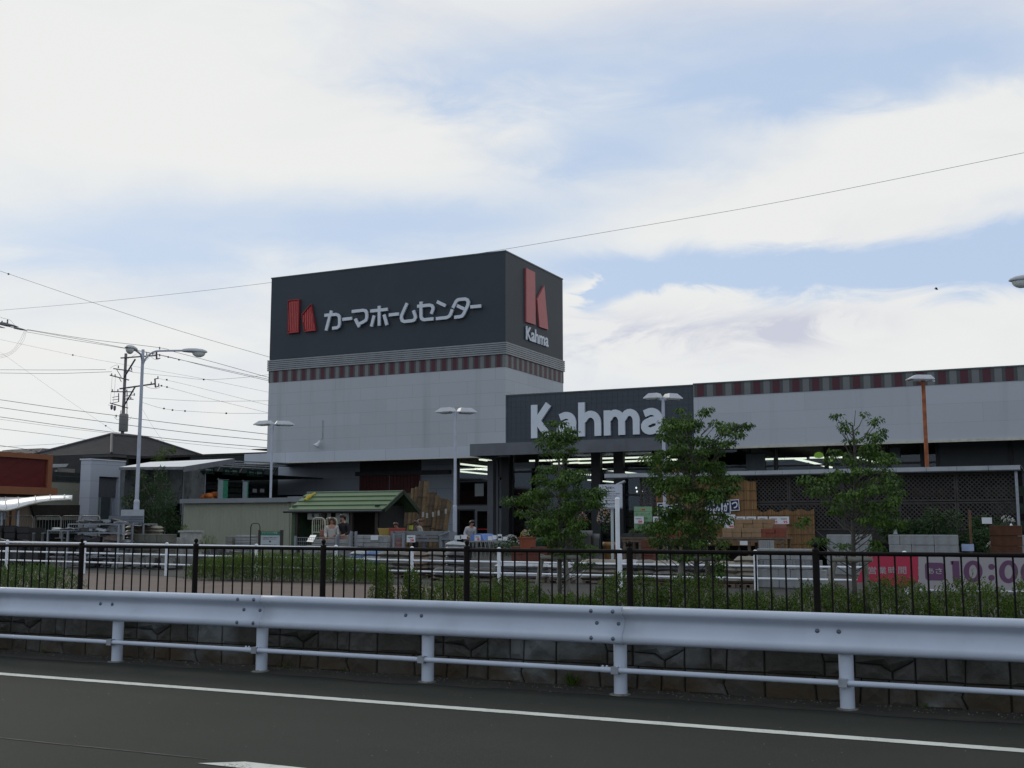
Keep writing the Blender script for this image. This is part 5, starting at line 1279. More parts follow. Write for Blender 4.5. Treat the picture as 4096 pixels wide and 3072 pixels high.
MB().tube([(xl - .15, Ye - .08, zev - .06), (xr2 - .05, Ye - .08, zev - .06)], .045, 8).build('gutter', dark_metal, ht)
hm_ = M('hut_wall', (.035, .028, .022), .9, .3, 3.)
MB().box(xl + .1, xr2 - .45, 35.9, 35.98, GZ, 2.4).build('rear_wall', hm_, ht); MB().box(xr2 - .5, xr2 - .35, 34.15, 35.9, GZ, 2.3).build('side_wall', black, ht)
MB().box(xl + .05, xl + .2, 34.15, 35.9, GZ, 2.3).build('side_wall', M('hut_side', (.05, .085, .045), .8, .3), ht)
for x in (xl + .3, -24.1, -22.9, xr2 - .4): MB().box(x - .05, x + .05, 34.1, 34.2, GZ, 2.1).build('post', hm_, ht)
# calculator counter notice under the eave
a, b2 = PY(1230, 2053, 34.25), PY(1322, 2078, 34.25); d = thing('counter_sign', 'long white notice with a yen mark under the green roof', 'sign', (a.x, 34.25, b2.z))
MB().box(a.x, b2.x, 34.25, 34.28, b2.z, a.z).build('board', M('aged_white', (.30, .31, .28), .7, .08), d)
tb = MB(); text(tb, '¥', (a.x + .18, 34.25, b2.z + .07), UX, UZ, .14, .17, .008, .02); text(tb, '見積計算', (a.x + .50, 34.25, b2.z + .09), UX, UZ, .36, .13, .008, .015); tb.build('lettering', black_ink, d)
for i, (x0, x1) in enumerate(((1343, 1361), (1372, 1395))):
    a, b2 = PY(x0, 2052, 34.3), PY(x1, 2098, 34.3); single(MB().box(a.x, b2.x, 34.3, 34.33, b2.z, a.z), 'hanging_sheet', M('aged_white', (.3, .31, .28)), ('narrow pale sheet behind the long haired person' if i == 0 else 'pale sheet behind the person in black'), 'sheet', (a.x, 34.3, b2.z))
#@@RIGHT
# ------------------------------------------------------------------ lattice screened sales area
YL = 38.; xl0, xl1 = PY(2440, 1908, YL).x, PY(4062, 1868, YL).x
la = thing('lattice_screen', 'long grey lattice screened lean-to with a thin white roof edge', 'lattice shelter', ((xl0 + xl1) / 2, YL, GZ))
zr = 3.40
n = 15
for i in range(n):
    x0 = xl0 - .1 + (xl1 + .25 - xl0) * i / n; x1 = xl0 - .1 + (xl1 + .25 - xl0) * (i + 1) / n
    MB().box(x0, x1 - .012, YL - .30, YL - .26, zr - .13, zr).build('roof_edge', M('roof_edge_white', (.34, .36, .38), .5, .12, 3.), la)
MB().box(xl0 - .1, xl1 + .15, YL - .259, YL + 5., zr - .02, zr + .01).build('roof_sheet', M('lean_to_roof', (.14, .15, .16), .5, .1), la)
MB().box(xl0 - .1, xl1 + .15, YL - .32, YL + .0, zr - .17, zr - .131).build('gutter', dark_metal, la)
lat = M('lattice_wood', (.064, .058, .053), .9, .25, 5.)
def lattice(x0, x1, z0, z1, sp=.098, wd=.034):
    mb = MB(); W, H_ = x1 - x0, z1 - z0
    for sgn in (1, -1):
        c = -H_ if sgn > 0 else 0
        end = W if sgn > 0 else W + H_
        while c < end:
            # line x = c + t (sgn>0) or x = c - t, z = t
            if sgn > 0: ta, tb_ = max(0, -c), min(H_, W - c); a = (x0 + c + ta, z0 + ta); b2 = (x0 + c + tb_, z0 + tb_)
            else: ta, tb_ = max(0, c - W), min(H_, c); a = (x0 + c - ta, z0 + ta); b2 = (x0 + c - tb_, z0 + tb_)
            if tb_ - ta > .03: mb.beam((a[0], YL + .012 * sgn, a[1]), (b2[0], YL + .012 * sgn, b2[1]), .010, wd, up=(0, 1, 0)) if 0 else mb.prism(
                [(a[0] - wd * .707, YL + .012 * sgn, a[1]), (a[0] + wd * .707, YL + .012 * sgn, a[1]), (b2[0] + wd * .707, YL + .012 * sgn, b2[1]), (b2[0] - wd * .707, YL + .012 * sgn, b2[1])], (0, .012, 0))
            c += sp * 1.414
    mb.box(x0, x0 + .045, YL - .02, YL + .04, z0, z1); mb.box(x1 - .045, x1, YL - .02, YL + .04, z0, z1)
    mb.box(x0 + .045, x1 - .045, YL - .018, YL + .038, z0, z0 + .04); mb.box(x0 + .045, x1 - .045, YL - .018, YL + .038, z1 - .04, z1)
    return mb
npn = 7; pw_ = (xl1 - PY(2560, 1900, YL).x) / npn
for i in range(npn):
    x0 = PY(2560, 1900, YL).x + i * pw_
    for z0, z1 in ((2.335, 3.22), (1.42, 2.305)): lattice(x0 + .01, x0 + pw_ - .01, z0, z1).build('lattice_panel', lat, la)
    MB().box(x0 - .035, x0 + .035, YL + .05, YL + .12, GZ, 3.22).build('post', lat, la)
MB().box(xl1 - .03, xl1 + .05, YL - .2, YL - .1, GZ, zr - .14).build('post', galv, la)
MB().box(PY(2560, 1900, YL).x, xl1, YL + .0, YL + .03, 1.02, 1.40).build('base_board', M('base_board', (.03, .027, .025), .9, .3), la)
MB().box(xl0 + 2., xl1 + .1, YL + 3.0, YL + 3.1, GZ, 3.36).build('dark_backing', M('rear_dark', (.016, .017, .018), .95, .5, 1.), la)  # added dark backing, keeps the space behind the lattice dark
r_ = random.Random(9)
for i in range(5):   # vague stock seen through the lattice
    x = xl0 + 3 + i * 2.3; mb = MB()
    for k in range(5): mb.box(x + r_.uniform(0, .5), x + 1.4 + r_.uniform(0, .4), YL + 1.4, YL + 2., .3 + k * .55, .62 + k * .55)
    mb.build('stocked_shelf', M('stock_%d' % (i % 3), ((.05, .035, .03), (.03, .045, .03), (.06, .06, .06))[i % 3], .9, .6, 4.), la)
for k, (px, py) in enumerate(((2545, 1955), (2565, 1955), (2548, 1970), (2568, 1968), (2618, 1953))):
    p_ = PY(px, py, YL + 1.2); MB().lathe(p_, [(.01, 0), (.03, .02), (.03, .05), (.01, .07)], 8).build('small_lamp', emis('warm_spot', (.9, 1., .95), 1.0), la)
# down pipe elbow at the left end of the roof edge
MB().tube(smooth([PY(2500, 1925, YL - .35), PY(2478, 1935, YL - .35), PY(2466, 1940, YL - .35)]), .05, 8).build('downpipe', MC['roof_edge_white'], la)
# reed screens
reed = bpy.data.materials.new('reed'); reed.use_nodes = True; q = N(reed.node_tree); p = reed.node_tree.nodes['Principled BSDF']; p.inputs['Roughness'].default_value = .85
v = q.new('ShaderNodeTexCoord').outputs['Object']; mp = q.new('ShaderNodeMapping'); q.link(v, mp.inputs[0]); mp.inputs['Scale'].default_value = (28, 28, .5)
c = q.mix(q.rng(q.noise(mp.outputs[0], 1., 3, .6), .35, .65), (.11, .056, .022, 1), (.26, .145, .056, 1)); c = q.mix(q.rng(q.noise(v, .8, 4, .6), .4, .7, 0., .5), c, (.14, .08, .04, 1))
q.link(c, p.inputs['Base Color'])
def reed_screen(x0, x1, yt0, yt1, zb, label, seed):
    a = PY(x0, yt0, YL - .12); b2 = PY(x1, yt1, YL - .12); r_ = random.Random(seed); n_ = 60; mb = MB(); vs = []
    for i in range(n_ + 1):
        x = a.x + (b2.x - a.x) * i / n_; zt = a.z + (b2.z - a.z) * i / n_ + .04 * math.sin(i * .4 + seed) + r_.uniform(-.015, .015); y = YL - .12 + .02 * math.sin(i * .55)
        vs += [(x, y, zb), (x, y, zt)]
    mb.add(vs, [(2 * i, 2 * i + 2, 2 * i + 3, 2 * i + 1) for i in range(n_)])
    for z in [zb + .25 + k * .32 for k in range(9)]:
        if z < min(a.z, b2.z) - .1: mb.tube([(a.x, YL - .145, z), (b2.x, YL - .145, z)], .004, 4, False)
    o = single(mb, 'reed_screen', reed, label, 'reed screen', ((a.x + b2.x) / 2, YL - .12, zb), 'reed screens hung on the lattice'); md = o.modifiers.new('Solidify', 'SOLIDIFY'); md.thickness = .015
reed_screen(2622, 3024, 1862, 1924, .9, 'larger and taller straw coloured reed screen behind the bushiest tree', 1)
reed_screen(3027, 3256, 2045, 2040, .4, 'smaller lower reed screen right of the price cards', 2)
navy = M('navy_cloth', (.012, .018, .065), .8, .15)
for i, (x0, y0, x1, y1, tx, tilt) in enumerate(((2630, 2011, 2659, 2063, 'う', 0), (2668, 2019, 2698, 2066, 'ら', 0), (2699, 2016, 2732, 2066, '大', 0), (2822, 2003, 2854, 2054, 'れ', 0), (2856, 2003, 2887, 2054, 'ん', 0), (2889, 2002, 2921, 2055, 'が', 0), (2923, 1999, 2958, 2044, 'つ', .06))):
    a, b2 = PY(x0, y1, YL - .19), PY(x1, y0, YL - .19); U = Vector((math.cos(tilt), 0, math.sin(tilt))); V = Vector((-math.sin(tilt), 0, math.cos(tilt))); w_, h_ = b2.x - a.x, b2.z - a.z
    where = ('leftmost of the left three', 'middle of the left three', 'right one of the left three', 'leftmost of the right four', 'second of the right four', 'third of the right four', 'tilted, at the right end')[i]
    d = thing('navy_poster', 'navy poster with white character %s on the reed screen, %s' % (tx, where), 'poster', a, 'navy posters on the reed screen')
    mb = MB(); mb.prism([a, a + U * w_, a + U * w_ + V * h_, a + V * h_], (0, .01, 0)); mb.build('border', white_board, d)
    m2 = .025; s0 = a + U * m2 + V * m2 + Vector((0, -.004, 0)); mb = MB(); mb.prism([s0, s0 + U * (w_ - 2 * m2), s0 + U * (w_ - 2 * m2) + V * (h_ - 2 * m2), s0 + V * (h_ - 2 * m2)], (0, .003, 0)); mb.build('field', navy, d)
    mb = MB(); text(mb, tx, s0 + U * .03 + V * .05 + Vector((0, -.001, 0)), U, V, w_ - 2 * m2 - .06, h_ - 2 * m2 - .10, .004, .03); mb.build('lettering', white_board, d)
gp = thing('green_poster', 'pale green poster with fruit mark hung on the lattice', 'poster', PY(2573, 2120, YL - .2))
a, b2 = PY(2537, 2122, YL - .2), PY(2608, 2026, YL - .2); MB().box(a.x, b2.x, YL - .2, YL - .19, a.z, b2.z).build('sheet', M('poster_green', (.20, .34, .20), .7, .1, 4.), gp)
w_, h_ = b2.x - a.x, b2.z - a.z
MB().box(a.x, b2.x, YL - .204, YL - .2, a.z + h_ * .79, a.z + h_ * .80).build('rule', M('poster_dark_green', (.03, .10, .05), .7), gp)
tb = MB(); text(tb, 'ガーデニング', (a.x + .06, YL - .2, a.z + h_ * .62), UX, UZ, w_ * .8, h_ * .11, .004, .01); text(tb, '用品', (a.x + w_ * .5, YL - .2, a.z + h_ * .47), UX, UZ, w_ * .25, h_ * .1, .004, .01); tb.build('lettering', MC['poster_dark_green'], gp)
MB().box(a.x + w_ * .52, b2.x, YL - .206, YL - .2, a.z + h_ * .27, a.z + h_ * .37).build('photo_strip', M('poster_photo', (.05, .06, .03), .7, .4, 20.), gp)
for k, cc2 in enumerate(((.45, .25, .02), (.5, .04, .03), (.45, .03, .03))):
    MB().lathe((a.x + w_ * (.40 + .09 * k), YL - .200, a.z + h_ * .87), [(.03, 0), (.03, .006)], 8, (0, -1, 0)).build('fruit_mark', M('fruit_%d' % k, cc2, .6), gp)
def price_card(x0, y0, x1, y1, num, Y, label, two=None):
    a, b2 = PY(x0, y1, Y), PY(x1, y0, Y); d = thing('price_card', label, 'price card', a, 'white price cards with red figures'); w_, h_ = b2.x - a.x, b2.z - a.z
    MB().box(a.x, b2.x, Y, Y + .008, a.z, b2.z).build('card', white_board, d)
    for k, (nm, f0, f1) in enumerate(((num, .0, 1. if not two else .5),) + (((two, .5, 1.),) if two else ())):
        tb = MB(); ww = w_ * (f1 - f0); text(tb, nm, (a.x + w_ * f0 + ww * .42, Y, a.z + h_ * .10), UX, UZ, ww * .42, h_ * .34, .004, .03); tb.build('figures', red_ink, d)
        tb = MB(); text(tb, '特価商品', (a.x + w_ * f0 + ww * .15, Y, a.z + h_ * .60), UX, UZ, ww * .62, h_ * .17, .004, .0); tb.build('lettering', black_ink, d)
    return d
YC = YL - .35
for (x0, y0, x1, y1, n_, t_, lb_) in ((2537, 2066, 2575, 2094, '88', None, 'white price card reading 88 over the green poster'), (2612, 2066, 2650, 2094, '58', None, 'white price card reading 58 left of the bushiest tree trunk'),
        (2826, 2064, 2898, 2093, '198', '198', 'wide white price card reading 198 twice'), (2905, 2058, 2941, 2086, '98', None, 'white price card reading 98, above another card'), (2898, 2087, 2940, 2112, '48', None, 'lower white price card reading 48, under the 98 card'),
        (2945, 2066, 2981, 2093, '48', None, 'cream price card reading 48 in the upper row'), (2986, 2066, 3024, 2093, '78', None, 'white price card reading 78, left of the cream box'), (3031, 2066, 3070, 2093, '78', None, 'cream price card reading 78, right of the larger reed screen'), (3077, 2066, 3156, 2096, '95', '95', 'wide white price card reading 95 twice')):
    price_card(x0, y0, x1, y1, n_, YC, lb_, t_)

# ------------------------------------------------------------------ sales tables with bricks and pots
def table(x0, x1, ytop, Y, label, dep=1.1, th=.10):
    a, b2 = PY(x0, ytop, Y), PY(x1, ytop, Y); d = thing('sales_table', label, 'table', ((a.x + b2.x) / 2, Y, GZ), 'wooden sales tables'); zt = a.z
    MB().box(a.x, b2.x, Y, Y + dep, zt - .05, zt).build('tabletop', wood, d); MB().box(a.x + .03, b2.x - .03, Y + .03, Y + .08, zt - .05 - th, zt - .051).build('apron', wood, d)
    for x in (a.x + .1, (a.x + b2.x) / 2, b2.x - .1):
        for y in (Y + .1, Y + dep - .1): MB().box(x - .04, x + .04, y - .04, y + .04, GZ, zt - .052).build('leg', wood, d)
    return a.x, b2.x, zt
t1 = table(2482, 2632, 2149, 34., 'wooden sales table left of the bushiest tree')
t2 = table(2640, 2800, 2149, 34., 'wooden sales table behind the bushiest tree')
t3 = table(2850, 3140, 2149, 34., 'wooden sales table of bricks right of the bushiest tree')
PRO = {}
def proto_box(key, sx, sy, sz, mat, bev=.008):
    if key in PRO: return PRO[key]
    me = bpy.data.meshes.new(key); x, y, z = sx / 2, sy / 2, sz; b_ = bev
    mb = MB(); mb.add([(-x + b_, -y, b_), (x - b_, -y, b_), (x - b_, -y, z - b_), (-x + b_, -y, z - b_)], [(0, 1, 2, 3)])
    vs = []
    for (zz, ins) in ((0, b_), (b_, 0), (z - b_, 0), (z, b_)):
        for (a, c_) in ((-x + ins, -y + ins), (x - ins, -y + ins), (x - ins, y - ins), (-x + ins, y - ins)): vs.append((a, c_, zz))
    fs = [(3, 2, 1, 0), (12, 13, 14, 15)]
    for r_ in range(3):
        for k in range(4): fs.append((r_ * 4 + k, r_ * 4 + (k + 1) % 4, r_ * 4 + 4 + (k + 1) % 4, r_ * 4 + 4 + k))
    me.from_pydata(vs, [], fs); me.materials.append(mat); me.update(); PRO[key] = me; return me
def put(me, name, loc, label, cat, group, rotz=0., sc=(1, 1, 1)):
    o = bpy.data.objects.new(name, me); COL.objects.link(o); o.location = loc; o.rotation_euler = (0, 0, rotz); o.scale = sc; BASE[o.name] = Vector(loc)
    return tag(o, label, cat, group)
rg = random.Random(15)
tan_b = M('tan_brick', (.25, .165, .092), .9, .15, 6., .3); red_b = M('red_brick', (.19, .055, .034), .9, .2, 6., .3); pink_b = M('pink_brick', (.22, .105, .078), .9, .2, 6., .3)
Ys = 34.25
def stack(name, me, sx, sz, x0, cols, rows, Y, z0, what, cat, group, jit=.01, off=False, lr=None):
    for r_ in range(rows):
        for c_ in range(cols):
            x = x0 + sx * (c_ + .5) + (sx * .5 if off and r_ % 2 else 0)
            row = 'top row' if r_ == rows - 1 else 'bottom row' if r_ == 0 else nth(rows - 1 - r_) + ' row down'
            pos = 'left end' if c_ == 0 else 'right end' if c_ == cols - 1 else nth(c_) + ' from left'
            if cols == 1: pos = 'single file'
            if rows == 1: row = 'only row'
            put(me, name, (x + rg.uniform(-jit, jit), Y + rg.uniform(-jit, jit) * 2, z0 + sz * r_), '%s, %s, %s' % (what, row, pos), cat, group, rg.uniform(-1, 1) * jit * 1.5)
xa = PY(2895, 2147, Ys).x
stack('brick', proto_box('tan_brick_block', .29, .35, .135, tan_b), .30, .137, xa, 4, 2, Ys, t3[2] + .001, 'tan brick on the right table', 'brick', 'tan bricks on the right table')
xa = PY(3035, 2147, Ys).x
stack('brick', proto_box('red_brick_block', .26, .3, .13, red_b), .265, .132, xa, 3, 2, Ys, t3[2] + .001, 'dark red brick on the right table', 'brick', 'red bricks on the right table')
xa = PY(2940, 2110, Ys + .4).x
stack('brick', proto_box('tan_brick_block', .29, .35, .135, tan_b), .30, .137, xa, 4, 4, Ys + .42, t3[2] + .001, 'rear tan brick under the price cards', 'brick', 'rear tan bricks on the right table')
xa = PY(3070, 2110, Ys + .4).x
stack('brick', proto_box('pink_brick_block', .27, .3, .13, pink_b), .28, .132, xa, 2, 3, Ys + .42, t3[2] + .001, 'pink brick behind the red bricks', 'brick', 'pink bricks on the right table')
xa = PY(2640, 2147, Ys).x
stack('brick', proto_box('flat_tile_brick', .24, .3, .06, red_b), .245, .061, xa, 3, 4, Ys, t2[2] + .001, 'flat terracotta paver beside the tree trunk', 'paver', 'terracotta pavers on the middle table', .02)
for i, (px, wd) in enumerate(((2515, .42), (2565, .4))):
    a = PY(px, 2148, Ys); mb = MB(); mb.box(a.x - wd / 2, a.x + wd / 2, Ys - .2, Ys + .3, t1[2] + .001, t1[2] + .06); mb.box(a.x - wd / 2 + .04, a.x + wd / 2 - .06, Ys - .15, Ys + .25, t1[2] + .062, t1[2] + .12)
    mb.tube([(a.x, Ys, t1[2] + .12), (a.x + .12, Ys, t1[2] + .2)], .02, 6)
    single(mb, 'garden_tray', M('dark_tray', (.03, .035, .035), .7, .3), ('left' if i == 0 else 'right') + ' dark garden tray on the left sales table', 'tray', (a.x, Ys, t1[2]))
a = PY(2560, 2147, 34.7); shrub(a.x, 34.75, .7, .3, .28, 160, 91, 'small leafy plants on the left sales table', 'potted_plants', 'plants', z=t1[2])
for i, (px, py, c) in enumerate(((2960, 2180, 'white'), (3045, 2185, 'grey'), (2810, 2176, 'white'))):
    a, b2 = PY(px, py, 33.8), PY(px + 30, py - 16, 33.8); single(MB().box(a.x, b2.x, 33.8, 33.81, a.z, b2.z), 'price_ticket', white_board, ('small white ticket under the right table', 'small pale ticket by the standing tiles under the right table', 'small white ticket under the gap between two tables')[i], 'ticket', a)

# bags
def bag_mesh(key, L, W, T, mat, seed, lump=.012):
    if key in PRO: return PRO[key]
    r_ = random.Random(seed); nx, ny = 10, 7; vs = []; fs = []
    ph = [r_.uniform(0, 6) for _ in range(6)]
    for side in (1, -1):
        for i in range(nx + 1):
            for j in range(ny + 1):
                u, v_ = 2 * i / nx - 1, 2 * j / ny - 1
                th = (1 - abs(u) ** 6) ** .5 * (1 - abs(v_) ** 4) ** .5
                x = u * L / 2 * (1 - .05 * v_ * v_) ; y = v_ * W / 2 * (1 - .06 * u * u)
                z = side * T / 2 * th + lump * (math.sin(3.1 * u + ph[0]) * math.cos(2.3 * v_ + ph[1]) + .5 * math.sin(9 * u + ph[2]) * math.sin(7 * v_ + ph[3])) * (.4 + th * .6)
                vs.append((x, y, z + T / 2))
    o = (nx + 1) * (ny + 1)
    for i in range(nx):
        for j in range(ny):
            a = i * (ny + 1) + j; fs.append((a, a + ny + 1, a + ny + 2, a + 1)); fs.append((o + a, o + a + 1, o + a + ny + 2, o + a + ny + 1))
    me = bpy.data.meshes.new(key); me.from_pydata(vs, [], fs); me.polygons.foreach_set('use_smooth', [True] * len(fs)); me.materials.append(mat); me.update(); PRO[key] = me; return me
def bagm(n_, c): return M('bag_' + n_, c, .6, .22, 7., .25, bscale=40)
BM = {'grey': bagm('grey', (.14, .13, .115)), 'dark': bagm('dark', (.05, .05, .053)), 'white': bagm('white', (.33, .34, .35)), 'blue': bagm('blue', (.09, .15, .27)), 'beige': bagm('beige', (.20, .18, .145)), 'brown': bagm('brown', (.15, .115, .09))}
def bags(x0, x1, ytop, Y, kinds, place, cat='bag', L=.52, T=.115, W=.36, rows=None, zmax=None):
    a, b2 = PY(x0, ytop, Y), PY(x1, ytop, Y); n_ = max(1, round((b2.x - a.x) / L)); z = GZ + .08
    R_ = rows or max(1, int((a.z - z) / T))
    # pallet underneath
    pm = MB()
    for k in range(4): pm.box(a.x, b2.x, Y - W / 2 + k * W / 3.5, Y - W / 2 + k * W / 3.5 + .07, GZ + .055, GZ + .075)
    pm.box(a.x, a.x + .08, Y - W / 2, Y + W / 2, GZ, GZ + .054); pm.box(b2.x - .08, b2.x, Y - W / 2, Y + W / 2, GZ, GZ + .054); pm.box((a.x + b2.x) / 2 - .04, (a.x + b2.x) / 2 + .04, Y - W / 2, Y + W / 2, GZ, GZ + .054)
    single(pm, 'pallet', wood, 'low wooden pallet under the bags, ' + place, 'pallet', ((a.x + b2.x) / 2, Y, GZ), 'pallets under the bags')
    for r_ in range(R_):
        for c_ in range(n_):
            k = kinds[min(len(kinds) - 1, int(c_ / n_ * len(kinds)))]
            if isinstance(k, tuple): k = k[(R_ - 1 - r_) % len(k)]
            me = bag_mesh('bag_%s_%d' % (k, (r_ + c_) % 3), L * 1.06, W, T * 1.22, BM[k], hash((k, (r_ + c_) % 3)) % 1 + (r_ + c_) % 3 + len(k))
            row = 'top layer' if r_ == R_ - 1 else 'bottom layer' if r_ == 0 else nth(R_ - 1 - r_) + ' layer down'
            pos = ', left end' if c_ == 0 else ', right end' if c_ == n_ - 1 else ', %s from left' % nth(c_)
            if n_ == 1: pos = ''
            x = a.x + (b2.x - a.x) * (c_ + .5) / n_ + rg.uniform(-.03, .03)
            o = put(me, 'bag', (x, Y + rg.uniform(-.03, .03), z + r_ * T), '%s bag %s, %s%s' % (k, place, row, pos), cat, 'bags ' + place, rg.uniform(-.06, .06))
            o.rotation_euler = (rg.uniform(-.05, .05), rg.uniform(-.05, .05), rg.uniform(-.06, .06))
bags(1345, 1415, 2230, 26.4, ('dark',), 'behind the hedge end')
bags(1420, 1520, 2196, 26.2, (('white', 'blue', 'dark'), ('blue', 'white')), 'below the pale block stack')
bags(1528, 1700, 2205, 26., ('grey', 'grey', 'brown'), 'below the 298 price card')
bags(1705, 1870, 2208, 26.3, ('grey', 'dark', 'grey'), 'left of the first lamp post')
bags(1735, 1985, 2256, 25., ('dark', 'dark', 'dark'), 'in the low dark row')
bags(1990, 2190, 2252, 25.3, (('white', 'dark'), ('white', 'dark'), ('white', 'dark')), 'left of the entrance tree')
bags(2200, 2290, 2240, 25.2, (('white', 'dark'),), 'behind the entrance tree stakes')
bags(2340, 2470, 2222, 25.4, (('beige', 'grey'), ('beige', 'grey')), 'left of the white pipe')
bags(2490, 2620, 2228, 25.4, (('white', 'dark', 'grey'), ('grey', 'dark')), 'right of the white pipe')
bags(2630, 2850, 2230, 25.2, (('beige', 'dark', 'grey'), ('grey', 'dark')), 'behind the bushiest tree stakes')
bags(2870, 2945, 2244, 25.2, ('beige',), 'low beside the sandbags')
bags(2948, 3018, 2222, 25.25, ('beige',), 'right of the stakes, in the sandbag pile')
bags(520, 640, 2098, 29.5, ('beige', 'beige'), 'in the tall pile behind the street lamp')
bags(585, 660, 2150, 28.7, ('beige',), 'in front of the tall beige pile')
bags(380, 520, 2150, 28.2, (('dark', 'white'), ('white', 'grey')), 'inside the steel rack')

# concrete blocks
def block_mesh(key, sx, sy, sz, mat=block_grey): return proto_box(key, sx, sy, sz, mat, .012)
a = PY(1428, 2190, 30.)
stack('concrete_block', block_mesh('light_block', .285, .2, .118), .29, .120, a.x, 3, 9, 30., GZ, 'pale block in the stack behind the 298 card', 'concrete block', 'pale blocks behind the bags', .008)
a = PY(1516, 2190, 30.)
stack('concrete_block', block_mesh('tall_block', .17, .2, .21), .175, .213, a.x, 2, 5, 30., GZ, 'upright pale block left of the wire cage', 'concrete block', 'upright pale blocks', .008)
a = PY(3560, 2205, 33.); 
stack('concrete_block', block_mesh('big_block', .292, .4, .276), .296, .280, a.x, 6, 4, 33., GZ, 'big grey block in the right block wall', 'concrete block', 'big blocks in the right wall', .008)
a = PY(3312, 2205, 33.)
stack('concrete_block', block_mesh('big_block', .292, .4, .276), .296, .280, a.x, 4, 4, 33., GZ, 'big grey block in the wall behind the sparse tree', 'concrete block', 'big blocks behind the sparse tree', .008)
a = PY(3028, 2300, 25.3)
stack('concrete_block', block_mesh('slab_block', .245, .3, .20), .25, .203, a.x, 6, 2, 25.4, GZ, 'grey block low behind the third railing bay', 'concrete block', 'grey blocks behind the white fence', .006)
stack('standing_tile', proto_box('standing_tile', .062, .3, .20, M('tile_dark_grey', (.20, .205, .21), .9, .2, 6.), .006), .066, .2, a.x + .02, 21, 1, 25.4, GZ + .408, 'thin grey tile standing on the grey blocks', 'tile', 'thin tiles standing on the grey blocks', .004)
stack('concrete_block', block_mesh('slab_block2', .245, .3, .24), .25, .2, a.x, 5, 1, 25.45, GZ + .612, 'grey block on top of the standing tiles', 'concrete block', 'grey blocks on the tiles', .006)
a = PY(3040, 2200, 31.)
stack('standing_tile', proto_box('pale_tile', .055, .3, .24, block_grey, .006), .06, .24, a.x, 6, 4, 31., GZ, 'pale upright tile under the right table edge', 'tile', 'pale tiles before the right table', .004)
a = PY(955, 2190, 30.5)
stack('concrete_block', block_mesh('flat_block', .62, .4, .085), .63, .088, a.x, 1, 12, 30.5, GZ, 'flat grey slab stacked left of the green notice', 'concrete slab', 'flat slabs left of the green notice', .012)
a = PY(912, 2190, 30.5)
stack('concrete_block', block_mesh('small_dark_block', .28, .3, .2, M('dark_block', (.17, .17, .15), .95, .2, 5.)), .29, .204, a.x, 1, 5, 30.5, GZ, 'dark small block beside the flat slabs', 'concrete block', 'dark small blocks', .008)
a = PY(1258, 2190, 30.2)
stack('concrete_block', block_mesh('kerb_block', .42, .3, .13, M('kerb_grey', (.26, .26, .25), .95, .2, 5.)), .43, .133, a.x, 3, 7, 30.2, GZ, 'grey kerb stone before the two shoppers', 'kerb stone', 'grey kerb stones before the shoppers', .01)
a = PY(1255, 2190, 31.2)
stack('brick', proto_box('pink_pot_block', .33, .3, .2, pink_b, .02), .36, .205, a.x + .3, 3, 6, 31.2, GZ, 'pinkish paver behind the kerb stones', 'paver', 'pinkish pavers left of the shoppers', .015)
a = PY(560, 2190, 28.6)
stack('concrete_block', block_mesh('green_grey_block', .48, .4, .27, M('mossy_block', (.115, .115, .095), .95, .25, 5.)), .49, .274, a.x - .1, 3, 4, 28.6, GZ, 'mossy grey block right of the street lamp', 'concrete block', 'mossy blocks by the street lamp', .01)
# red brown stacks and pots in the middle
a = PY(2055, 2270, 27.5)
stack('brick', proto_box('red_brown_block', .3, .3, .2, M('red_brown_brick', (.11, .036, .024), .9, .2, 9., .3)), .305, .203, a.x, 3, 4, 27.5, GZ, 'red brown brick block below the terracotta trough', 'brick block', 'red brown blocks left of the entrance tree', .006)
a = PY(2575, 2240, 27.5)
stack('brick', proto_box('red_brown_block', .3, .3, .2, MC['red_brown_brick']), .305, .203, a.x, 1, 5, 27.5, GZ, 'red brown brick block left of the bushiest tree', 'brick block', 'red brown blocks by the bushiest tree', .006)
terra = M('terracotta', (.22, .062, .030), .85, .15, 5., .2); glaze = M('brown_glaze', (.12, .075, .035), .35, .25, 5.); dgreen = M('green_glaze', (.03, .075, .05), .4, .25, 5.); greyp = M('grey_pot', (.12, .12, .115), .8, .2, 5.)
def pot(px, py_top, Y, r_, h_, mat, label, name='plant_pot', lip=True, z0=None):
    a = PY(px, py_top, Y); z1 = a.z; zb = z1 - h_ if z0 is None else z0
    mb = MB(); mb.lathe((a.x, Y, zb), [(r_ * .72, 0), (r_ * .95, (z1 - zb) * .86), (r_ * 1.06, (z1 - zb) * .87), (r_ * 1.06, z1 - zb), (r_ * .92, z1 - zb), (r_ * .88, (z1 - zb) * .9), (.01, (z1 - zb) * .88)], 16)
    return single(mb, name, mat, label, 'plant pot', (a.x, Y, zb))
bx = MB(); a = PY(2111, 2194, 28.); 
def trough(px, pyt, Y, wd, h_, mat, label):
    a = PY(px, pyt, Y); z1 = a.z; z0 = z1 - h_; x, w2 = a.x, wd / 2; mb = MB()
    mb.add([(x - w2 * .85, Y - .16, z0), (x + w2 * .85, Y - .16, z0), (x + w2 * .85, Y + .16, z0), (x - w2 * .85, Y + .16, z0), (x - w2, Y - .2, z1), (x + w2, Y - .2, z1), (x + w2, Y + .2, z1), (x - w2, Y + .2, z1)], [(0, 3, 2, 1), (0, 1, 5, 4), (1, 2, 6, 5), (2, 3, 7, 6), (3, 0, 4, 7)])
    mb.box(x - w2 - .02, x + w2 + .02, Y - .22, Y + .22, z1, z1 + .035); return single(mb, 'planter', mat, label, 'planter', (x, Y, z0))
trough(2111, 2153, 27.5, .33, .30, terra, 'orange terracotta planter standing right of the wire flower rack')
